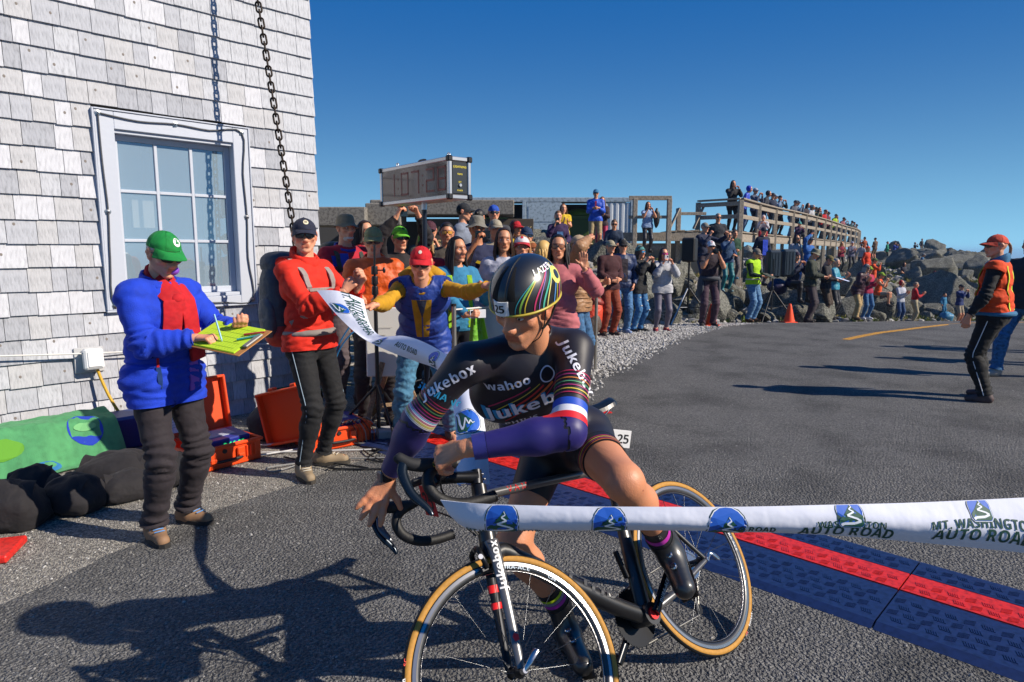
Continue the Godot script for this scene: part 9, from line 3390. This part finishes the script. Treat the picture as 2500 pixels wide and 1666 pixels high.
	for q in [[0.22,"R"],[0.62,"R"],[0.85,"L"],[0.4,"L"]]:
		var c:Vector3=r.J["hip"+q[1]].lerp(r.J["kn"+q[1]],q[0]+0.2)
		var rp:=MB.new()
		rp.ball(c+r.fwd*0.072,Vector3(0.028,0.014,0.014),5,8)
		part("rip",rp.mesh(false),plain("rip_pale",hx("#b8b4b4"),0.9),r.o)
	r=stand("woman in pale grey hoodie, grey leggings and burgundy shoes photographing",2.85,-12.55,-0.02,8,1.58,"photo",{"cell":0.0165,"hcell":0.007,"f": true,"fat":1.06,"limb":1.05,"tone":1,"top":["#b9bac0","fleece","jacket",0.022,0.84],"bot":["#5a5666","lycra","trousers",0.005],"botx": {"wave":0.0,"ankle":0.9,"bell":1.0},"hair":["long","#2a1a18"],"glasses": "#c01c7a","shoe": "#7a1530"})
	hand_phone(r,"R","white phone covering the chin of the woman in the grey hoodie","#c9c9cf")
	r=stand("man in white cap and dark purple tee holding a camera to his face",4.0,-13.45,0.0,2,1.72,"photo",{"cell":0.0165,"hcell":0.007,"tone":2,"top":["#2a1c28","plain","tee",0.014],"bot":["#4a3442","plain","trousers",0.016],"hat":["cap","#d8d8dc","#d8d8dc"],"glasses": "#0c0c0c","shoe": "#1c1a20"})
	cap_badge(r,r.o,0.0,36.0,0.016,"#c01c24")
	var cam:=MB.new()
	cam.box(Vector3.ZERO,Vector3(0.12,0.085,0.05),Basis(),0.008)
	cam.tube([Vector3(0,0,0.02),Vector3(0,0,0.09)],0.033,12)
	var co:=lone("camera",cam.mesh(false),plain("camera_black",hx("#141416"),0.4),"black camera held up by the man in the white cap","camera")
	co.position=r.o.transform*(r.J.wrR.lerp(r.J.wrL,0.5)+Vector3(0,0.09,0.05))
	var sw:=MB.new()
	var lp2:=[]
	for i in 24:
		var a:=TAU*i/24.0
		lp2.append(r.base+r.up*0.99*r.s+r.side*cos(a)*0.18+r.fwd*sin(a)*0.15)
	sw.loop(lp2,0.04,8)
	sw.ball(r.J.pel-r.side*0.17+r.up*-0.14,Vector3(0.07,0.24,0.13),8,10)
	sw.ball(r.J.pel+r.side*0.17+r.up*-0.12+r.fwd*0.05,Vector3(0.05,0.22,0.07),8,10)
	part("tied_pullover",sw.mesh(false),cloth("fleece#3f434a",hx("#3f434a"),"fleece"),r.o)
	r=stand("man in yellow-green safety vest, grey cap and light jeans writing",5.67,-15.6,-0.13,40,1.72,"write",{"cell":0.018,"tone":1,"top":["#a8d80c","plain","vest",0.022,0.90],"under":["#12301f","plain"],"bot":["#5f8ab4","jeans","trousers",0.018],"hat":["cap","#7d7468","#7d7468"],"shoe": "#5a3a22","topx": {"name": "safety_vest"}})
	var lp3:=[]
	for i in 26:
		var a:=TAU*i/26.0
		lp3.append(r.base+r.up*1.02*r.s+r.side*cos(a)*0.185+r.fwd*sin(a)*0.145)
	var bandm:=MB.new()
	bandm.loop(lp3,0.017,6)
	part("reflective_band",bandm.mesh(false),plain("silver_tape",hx("#b9bcae"),0.4),r.o)
	var pd:=MB.new()
	pd.box(Vector3.ZERO,Vector3(0.2,0.008,0.28),Basis(),0.003)
	var pdo:=lone("clipboard",pd.mesh(),plain("pad_dark",hx("#3a4038"),0.7),"dark clipboard in the hands of the man in the yellow-green vest","clipboard")
	pdo.transform=Transform3D(Basis(Vector3.UP,0.7)*Basis(Vector3.RIGHT,0.4),r.o.transform*(r.J.wrR.lerp(r.J.wrL,0.5)+Vector3(0.0,0.02,0.10)))
	r=stand("man in olive jacket and sun hat looking down at a paper",7.25,-16.1,-0.2,58,1.78,"write",{"cell":0.018,"tone":1,"fat":1.08,"top":["#33382c","plain","jacket",0.022],"bot":["#3a3238","plain","trousers",0.018],"hat":["bucket","#7c7a68"],"shoe": "#2a2422"})
	r=stand("person in camouflage cap and dark jacket behind the olive jacket",8.0,-16.9,-0.24,52,1.66,"write",{"cell":0.02,"tone":1,"top":["#1c191f","plain"],"bot":["#4a3b30","plain","trousers",0.016],"hat":["cap","#6f6238","#6f6238"]})
	var pw:=MB.new()
	pw.box(Vector3.ZERO,Vector3(0.21,0.004,0.3),Basis())
	var pwo:=lone("paper",pw.mesh(),plain("paper_blue",hx("#c3cde6"),0.8),"pale sheet held by the person in the camouflage cap","paper")
	pwo.transform=Transform3D(Basis(Vector3.UP,0.9)*Basis(Vector3.RIGHT,0.3),r.o.transform*(r.J.wrR.lerp(r.J.wrL,0.5)+Vector3(0,0.03,0.10)))
	stand("grey-haired woman in light teal jacket clapping beside the road",8.85,-18.2,-0.34,48,1.66,"clap",{"cell":0.02,"f": true,"tone":1,"fat":1.05,"top":["#2f8fa8","shell"],"bot":["#1c1a20","lycra"],"hair":["short","#8d8a88"]})
	stand("grey-haired woman in loose maroon jacket and khaki trousers leaning forward, clapping",10.23,-19.6,-0.48,30,1.66,{"like": "clap","lean":0.35,"hp":-0.2,"fr":Vector3(-0.2,0,0.15),"fl":Vector3(0.2,0,-0.15)},{"cell":0.02,"f": true,"tone":1,"fat":1.15,"top":["#3c1226","shell","jacket",0.03,0.76],"bot":["#b59868","plain","trousers",0.02],"hat":["beanie","#5a5458"],"hair":["bob","#9a9490"],"glasses": "#0c0c0c","shoe": "#4a3a2c"})
	stand("person in pink top and blue jeans half hidden by the maroon jacket",10.9,-20.3,-0.55,20,1.62,"clap",{"cell":0.024,"f": true,"tone":2,"top":["#b01c4a","plain"],"bot":["#3a6a9a","jeans"],"shoe": "#c9c9cf","hat":["cap","#8fb02a","#8fb02a"]})
	var mid:=[
		["man in navy jacket and grey cap with white label, photographing toward the road",4.59,-16.0,0.45,35,1.74,{"like": "photo","L":Vector3(0.3,1.45,0.45)},{"tone":1,"top":["#18213f","plain"],"hat":["cap","#8a8578","#8a8578"],"hair":["short","#9a958c"],"bot":["#2f3a58","jeans"]}],
		["man in charcoal zip top and dark glasses standing on the bank",5.52,-18.0,0.78,0,1.74,"pocket",{"tone":2,"top":["#262a34","plain"],"hair":["short","#8d857c"],"glasses": "#0c0c0c"}],
		["woman in blue jacket and teal leggings taking a picture from a rock",5.70,-17.66,0.45,18,1.58,"phone",{"f": true,"tone":2,"top":["#1c3f66","plain"],"bot":["#156a72","lycra","trousers",0.005],"hair":["tail","#2a1c14"],"glasses": "#0c0c0c","shoe": "#6a8a94"}],
		["boy in dark green hoodie and grey trousers standing on a rock",6.05,-18.2,0.77,10,1.30,"clasp",{"tone":2,"top":["#12402c","fleece"],"bot":["#5a545c","plain"],"hair":["short","#4a3626"],"shoe": "#2a6a8a"}],
		["woman in cobalt shirt, navy vest and dark cap below the platform rail",7.13,-19.0,0.55,14,1.64,"pocket",{"f": true,"tone":1,"top":["#1a2038","plain"],"front": "#1440c0","hat":["cap","#1c2438","#1c2438"],"bot":["#4a4a54","lycra"]}],
		["woman in pale grey cardigan leaning on a platform post",8.5,-20.0,0.40,25,1.60,"stand",{"f": true,"tone":2,"top":["#9a9aa4","plain"],"bot":["#4f78b0","jeans"],"hair":["long","#33221a"],"glasses": "#0c0c0c"}],
		["man in blue fleece holding one arm up, below the platform",8.89,-20.0,0.30,30,1.66,{"like": "stand","R":Vector3(-0.08,1.82,0.12),"hr": "fist","er":Vector3(-1,0.3,0.2)},{"tone":3,"top":["#1c5fae","fleece"],"hat":["cap","#22304a","#22304a"]}],
		["person in navy and white jacket sitting on a boulder, hand at the face",7.19,-17.0,0.22,20,1.66,"sitphoto",{"f": true,"tone":2,"top":["#18203f","plain"],"hat":["beanie","#2a1c38"],"bot":["#15151c","lycra"]}],
		["woman in maroon tank top and black leggings clapping near the platform's far posts",18.7,-37.9,0.43,10,1.65,"clap",{"f": true,"tone":2,"top":["#8a1538","plain","vest"],"bot":["#141418","lycra"],"hair":["long","#a5804a"]}],
		["person in pale knit hat beside the maroon tank top",19.4,-38.1,0.43,5,1.66,"clap",{"tone":1,"top":["#6a6a80","plain"],"hat":["beanie","#b0b4cc"]}]]
	for q in mid:
		var look:Dictionary=q[7]
		look.cell=0.021 if q[2]>-25.0 else 0.028
		var rm:=stand(q[0],q[1],q[2],q[3],q[4],q[5],q[6],look)
		if look.has("front"): part("shirt_front",strip(body_line(rm,0.0,1.38,0.92,7,false,0.026),rm.fwd,0.16,0.004).mesh(),cloth("plain"+look.front,hx(look.front)),rm.o)
	var P:=[
		["woman in long dark hooded coat photographing at the platform's corner",7.5,-22.95,"photo",["#15161f","plain","jacket",0.02,0.62],["none"],["long","#15100e"],10],
		["person in royal blue hooded jacket next to the platform's corner post",8.45,-24.6,"lean",["#1c3fc0","shell"],["hood","#1c3fc0"],["none","#222222"],60],
		["person in slate jacket and pale cap raising a camera on the platform",9.4,-25.4,"photo",["#4a5266","plain"],["cap","#aab4c4","#aab4c4"],["short","#33221a"],40],
		["person in dark grey hooded top, second beyond the slate jacket on the platform",10.1,-26.4,"lean",["#2c303c","plain"],["hood","#2c303c"],["none","#222222"],55],
		["person in pale blue cap holding a long lens over the rail",10.95,-28.1,"photo",["#7f9ab8","plain"],["cap","#8fb4cc","#8fb4cc"],["short","#33221a"],60],
		["man in black jacket and backward cap photographing from the platform",11.8,-28.7,"photo",["#17181e","plain"],["backcap","#24262c","#24262c"],["short","#33221a"],30],
		["person in grey jacket leaning close beside the black jacket on the rail",13.0,-31.3,"lean",["#565a66","plain"],["cap","#3a3e48","#3a3e48"],["short","#33221a"],35],
		["person in blue-grey hoodie raising both arms on the rail",13.6,-31.6,"photo",["#5f7288","plain"],["cap","#22304a","#22304a"],["short","#33221a"],50],
		["dark-haired person in dark floral top looking down over the rail",14.6,-32.9,"lean",["#3a3038","plain"],["none"],["bob","#241812"],40],
		["person in white jacket and white hat on the platform rail",15.55,-34.2,"lean",["#c4c4c8","plain"],["beanie","#c9c9cc"],["bob","#8a6a48"],35],
		["person in brown jacket squeezed beside the white hat",16.6,-36.1,"lean",["#6a4a38","plain"],["none"],["bob","#5a3a24"],30],
		["person in olive jacket and green-grey cap on the platform",16.8,-35.8,"photo",["#5a5f4a","plain"],["cap","#4a5448","#4a5448"],["short","#33221a"],35],
		["tall person in dark cap standing behind the olive jacket on the platform",16.2,-34.2,"stand",["#2a3348","plain"],["cap","#22262e","#22262e"],["short","#33221a"],25],
		["person in bright red jacket leaning on the platform rail",18.05,-37.7,"lean",["#c01424","plain"],["cap","#5a1018","#5a1018"],["short","#33221a"],35],
		["dark-haired couple's nearer half in plum jacket on the rail",18.5,-37.9,"lean",["#4a2a3c","plain"],["none"],["bob","#1c1410"],30],
		["person in lime yellow jacket on the platform's far stretch",21.0,-42.0,"lean",["#a8c81c","plain"],["cap","#3a4a3a","#3a4a3a"],["short","#33221a"],30],
		["person in rose jacket just past the lime jacket",23.2,-46.0,"lean",["#9a5a64","plain"],["cap","#33343c","#33343c"],["short","#33221a"],30],
		["person in slate cap near the platform's far end",24.2,-47.5,"photo",["#4a5262","plain"],["cap","#2c3440","#2c3440"],["short","#33221a"],30],
		["person in dark teal jacket, third from the platform's far end",26.2,-51.0,"lean",["#24484c","plain"],["cap","#22262e","#22262e"],["short","#33221a"],30],
		["person in dark brown jacket, second from the platform's far end",27.6,-53.4,"lean",["#4a3a30","plain"],["none"],["short","#241812"],30],
		["last person at the platform's far end, in grey",29.6,-57.2,"lean",["#5a5c64","plain"],["cap","#2a2c34","#2a2c34"],["short","#33221a"],30],
		["person in navy behind the rail between the hooded top and the black jacket",11.4,-27.2,"stand",["#1c2844","plain"],["cap","#30343e","#30343e"],["short","#33221a"],20],
		["person in wine jacket behind the row past the red jacket",20.0,-39.6,"stand",["#6a2434","plain"],["cap","#22262e","#22262e"],["short","#33221a"],30],
		["person in tan jacket behind the lime jacket",22.3,-43.6,"stand",["#8a7458","plain"],["none"],["bob","#33221a"],30]]
	for q in P:
		var at:=Vector2(q[1],q[2])
		var bi:=1
		for i in range(1,platform_posts.size()):
			if platform_posts[i].distance_to(at)<platform_posts[bi].distance_to(at): bi=i
		var pa:Vector2=platform_posts[maxi(bi-1,1)]
		var pb:Vector2=platform_posts[mini(bi+1,platform_posts.size()-1)]
		var dr:=(pb-pa).normalized()
		var inw:=Vector2(dr.y,-dr.x)
		var dist:=(at-pa).dot(inw)
		at+=inw*maxf(0.42-dist,0.0)
		q[1]=at.x
		q[2]=at.y
		stand(q[0],q[1],q[2],2.2,q[7],1.70,q[3],{"deck": true,"cell":0.024 if q[2]>-32.0 else 0.032,"tone":2,"f": int(q[1]*10)%2==0,"top": q[4],"hat": q[5],"hair": q[6],"bot":[["#22222a","#2f4a78","#3a3a40","#4f6a94"][int(q[1]*7)%4],"plain"]})
	stand("child in white hoodie and red trousers sitting on the platform's edge, legs dangling",8.95,-23.9,1.98,-20,1.25,{"like": "sit","sit":0.22},{"deck": true,"cell":0.021,"tone":1,"top":["#c6c4cc","fleece"],"bot":["#b01830","plain"],"hat":["hood","#c6c4cc"],"hair":["none","#222222"],"shoe": "#c9a5b0"})
	stand("child in teal cap and purple top crouching behind the platform's lower rail",12.2,-28.6,1.98,10,1.25,{"like": "sit","sit":0.22},{"deck": true,"cell":0.024,"tone":1,"top":["#3a1c4a","plain"],"hat":["cap","#4fa5a0","#4fa5a0"]})
	var H:=[
		["person in rust jacket, leftmost of the three past the platform's end",25.8,-48.9,0.9,200,1.7,"photo",["#a54a24","plain"],["#33343c","plain"],["none"],["short","#33221a"]],
		["person in slate shirt between the rust jacket and the brown jacket",26.7,-50.6,0.88,190,1.66,"stand",["#4a5468","plain"],["#33343c","plain"],["none"],["short","#33221a"]],
		["person in brown jacket and shorts, rightmost of the three past the platform",27.4,-50.4,0.88,200,1.7,"clasp",["#6a5040","plain"],["#8a7458","plain","shorts"],["cap","#3a3430","#3a3430"],["short","#33221a"]],
		["person in pale grey top seen from behind under the platform's end",22.2,-42.4,0.38,150,1.65,"stand",["#9a9ca8","plain"],["#22304a","plain"],["cap","#4a4a54","#4a4a54"],["short","#33221a"]],
		["person in blaze orange knit hat and orange vest above the bank",14.6,-27.4,0.22,30,1.50,"stand",["#d8380c","plain"],["#4a4a50","plain"],["beanie","#f04a0c"],["none","#222222"]],
		["person in olive green cap and orange shirt below the orange hat",13.6,-25.0,-0.18,60,1.45,"photo",["#d8480c","plain"],["#4a4a50","plain"],["cap","#5a6a34","#5a6a34"],["short","#33221a"]],
		["person in orange sleeveless top and green cap seated, bare legs",13.2,-23.9,-0.45,50,1.6,"sitphoto",["#e0500c","plain","vest"],["#8a8478","plain","shorts"],["cap","#8fae2a","#8fae2a"],["short","#33221a"]],
		["person in green jacket and black trousers standing on the skyline",30.9,-55.0,0.74,60,1.62,"clasp",["#158a6a","plain"],["#17181e","plain"],["none"],["short","#33221a"]],
		["person in blue jacket and trousers standing on the skyline",32.6,-56.9,0.71,50,1.62,"photo",["#1c3a94","plain"],["#22305a","plain"],["none"],["short","#241812"]],
		["hooded person with pale pack on the highest rocks, lower of the two",43.8,-72.6,0.9,30,1.66,"photo",["#2f343f","plain"],["#2c303a","plain"],["hood","#2f343f"],["none","#222222"]],
		["person in dark jacket and khaki trousers on the very top of the hill",45.5,-74.2,1.3,20,1.68,"stand",["#2a2e36","plain"],["#6f6a5c","plain"],["none"],["short","#33221a"]],
		["person reclining on the topmost rocks to the right",47.0,-72.0,0.55,60,1.65,"sit",["#3a424e","plain"],["#33343c","plain"],["none"],["short","#33221a"]],
		["person in denim blue jacket sitting on rocks with bare knees",26.4,-43.0,0.15,60,1.66,"sit",["#2c5a80","plain"],["#22304a","plain","shorts"],["cap","#8d8a88","#8d8a88"],["short","#33221a"]],
		["person in blue vest with pale shirt standing among the upper rocks",35.9,-57.6,-0.62,200,1.68,"stand",["#2a4f80","plain"],["#17181e","plain"],["cap","#5a5448","#5a5448"],["short","#33221a"]],
		["woman in navy tee standing behind the pale upright rock",23.4,-39.7,-0.74,20,1.62,"clasp",["#22263a","plain","tee"],["#5a1c34","plain"],["none"],["bob","#33221a"]],
		["woman in dusty pink top and jeans sitting near the navy tee",24.3,-38.6,-0.45,40,1.64,"sit",["#a55a6a","plain"],["#5a7fa8","jeans"],["none"],["long","#33221a"]],
		["person in cobalt top bending over among the far right rocks",42.6,-64.9,-1.0,40,1.65,"clasp",["#1c4f9a","plain"],["#17181e","plain"],["cap","#8d8a88","#8d8a88"],["short","#33221a"]],
		["person in dark top sitting beyond the marshal's shoulder",35.5,-50.0,-0.9,20,1.6,"sit",["#2a2c38","plain"],["#8a8f98","plain"],["none"],["short","#241812"]],
		["woman in red hood and white jacket walking at the road's far side",15.1,-25.7,-1.22,20,1.62,"clap",["#b9bcc8","plain"],["#2a4a78","jeans"],["hood","#b01424"],["none","#222222"]],
		["man in red jacket and khaki trousers clapping at the road's far side",16.2,-26.6,-1.36,70,1.66,"clap",["#b8101c","plain"],["#a5997c","plain","trousers",0.018],["none"],["short","#8a7460"]],
		["man in navy jacket and khaki shorts photographing beside the marshal",18.5,-27.3,-1.52,30,1.70,"photo",["#162c66","plain"],["#a59880","plain","shorts"],["cap","#22262e","#22262e"],["short","#33221a"]],
		["child in light blue among the rocks near the road's far edge",18.9,-28.9,-1.25,20,0.95,"stand",["#2f7fa8","plain"],["#2f7fa8","plain"],["none"],["short","#33221a"]],
		["person in magenta top in the shade behind the red hood",14.6,-26.4,-1.2,20,1.60,"stand",["#8a1c6a","plain"],["#7a1c5a","plain"],["none"],["short","#33221a"]],
		["person in pale top sitting on the rocks above the red jacket",21.2,-33.5,-0.7,30,1.62,"sit",["#8a8f9c","plain"],["#4a4a54","plain"],["beanie","#7a2434"],["bob","#33221a"]]]
	for q in H:
		stand(q[0],q[1],q[2],q[3],q[4],q[5],q[6],{"cell":0.026 if q[2]>-34.0 else 0.034,"tone":2,"f": int(q[1]*10)%2==0,"top": q[7],"bot": q[8],"hat": q[9],"hair": q[10]})
	dog(Vector3(29.6,height(29.6,-55.2),-55.2))
	for i in 5:
		stand("spectator standing on the right-hand side of the road, outside the picture",7.6+0.7*(i%3),-5.2-i*1.15,0.0,-90,1.7,["stand","clap"][i%2],{"deck": true,"cell":0.03,"tone":1,"top":["#3a4a6a","plain"]},"spectators outside the picture on the right")
func dog(at:Vector3)->void:
	var F:=Field.new()
	F.cell=0.03
	F.cap(Vector3(0,0.38,-0.12),Vector3(0,0.55,0.12),0.13,0.14,0)
	F.cap(Vector3(0,0.55,0.12),Vector3(0,0.74,0.2),0.10,0.09,0)
	F.cap(Vector3(0,0.78,0.22),Vector3(0,0.74,0.36),0.09,0.05,0)
	for s in [-1.0,1.0]:
		F.cap(Vector3(s*0.08,0.48,0.14),Vector3(s*0.08,0.04,0.17),0.055,0.035,0)
		F.cap(Vector3(s*0.10,0.32,-0.14),Vector3(s*0.12,0.14,0.02),0.10,0.06,0)
		F.cap(Vector3(s*0.12,0.14,0.02),Vector3(s*0.11,0.05,-0.10),0.05,0.04,0)
		F.cap(Vector3(s*0.11,0.05,-0.10),Vector3(s*0.11,0.035,0.04),0.04,0.035,0)
		F.cap(Vector3(s*0.07,0.86,0.2),Vector3(s*0.10,0.78,0.21),0.03,0.02,0)
	F.cap(Vector3(0,0.22,-0.22),Vector3(0,0.10,-0.42),0.04,0.025,0)
	F.build()
	var m:=MB.new()
	m.v=F.v
	m.ix=F.ix
	var o:=lone("dog",m.mesh(false),plain("dog_fur",hx("#6a5544"),0.9),"brown dog sitting beside the person in green on the skyline","dog")
	o.position=at
	o.rotation.y=0.6
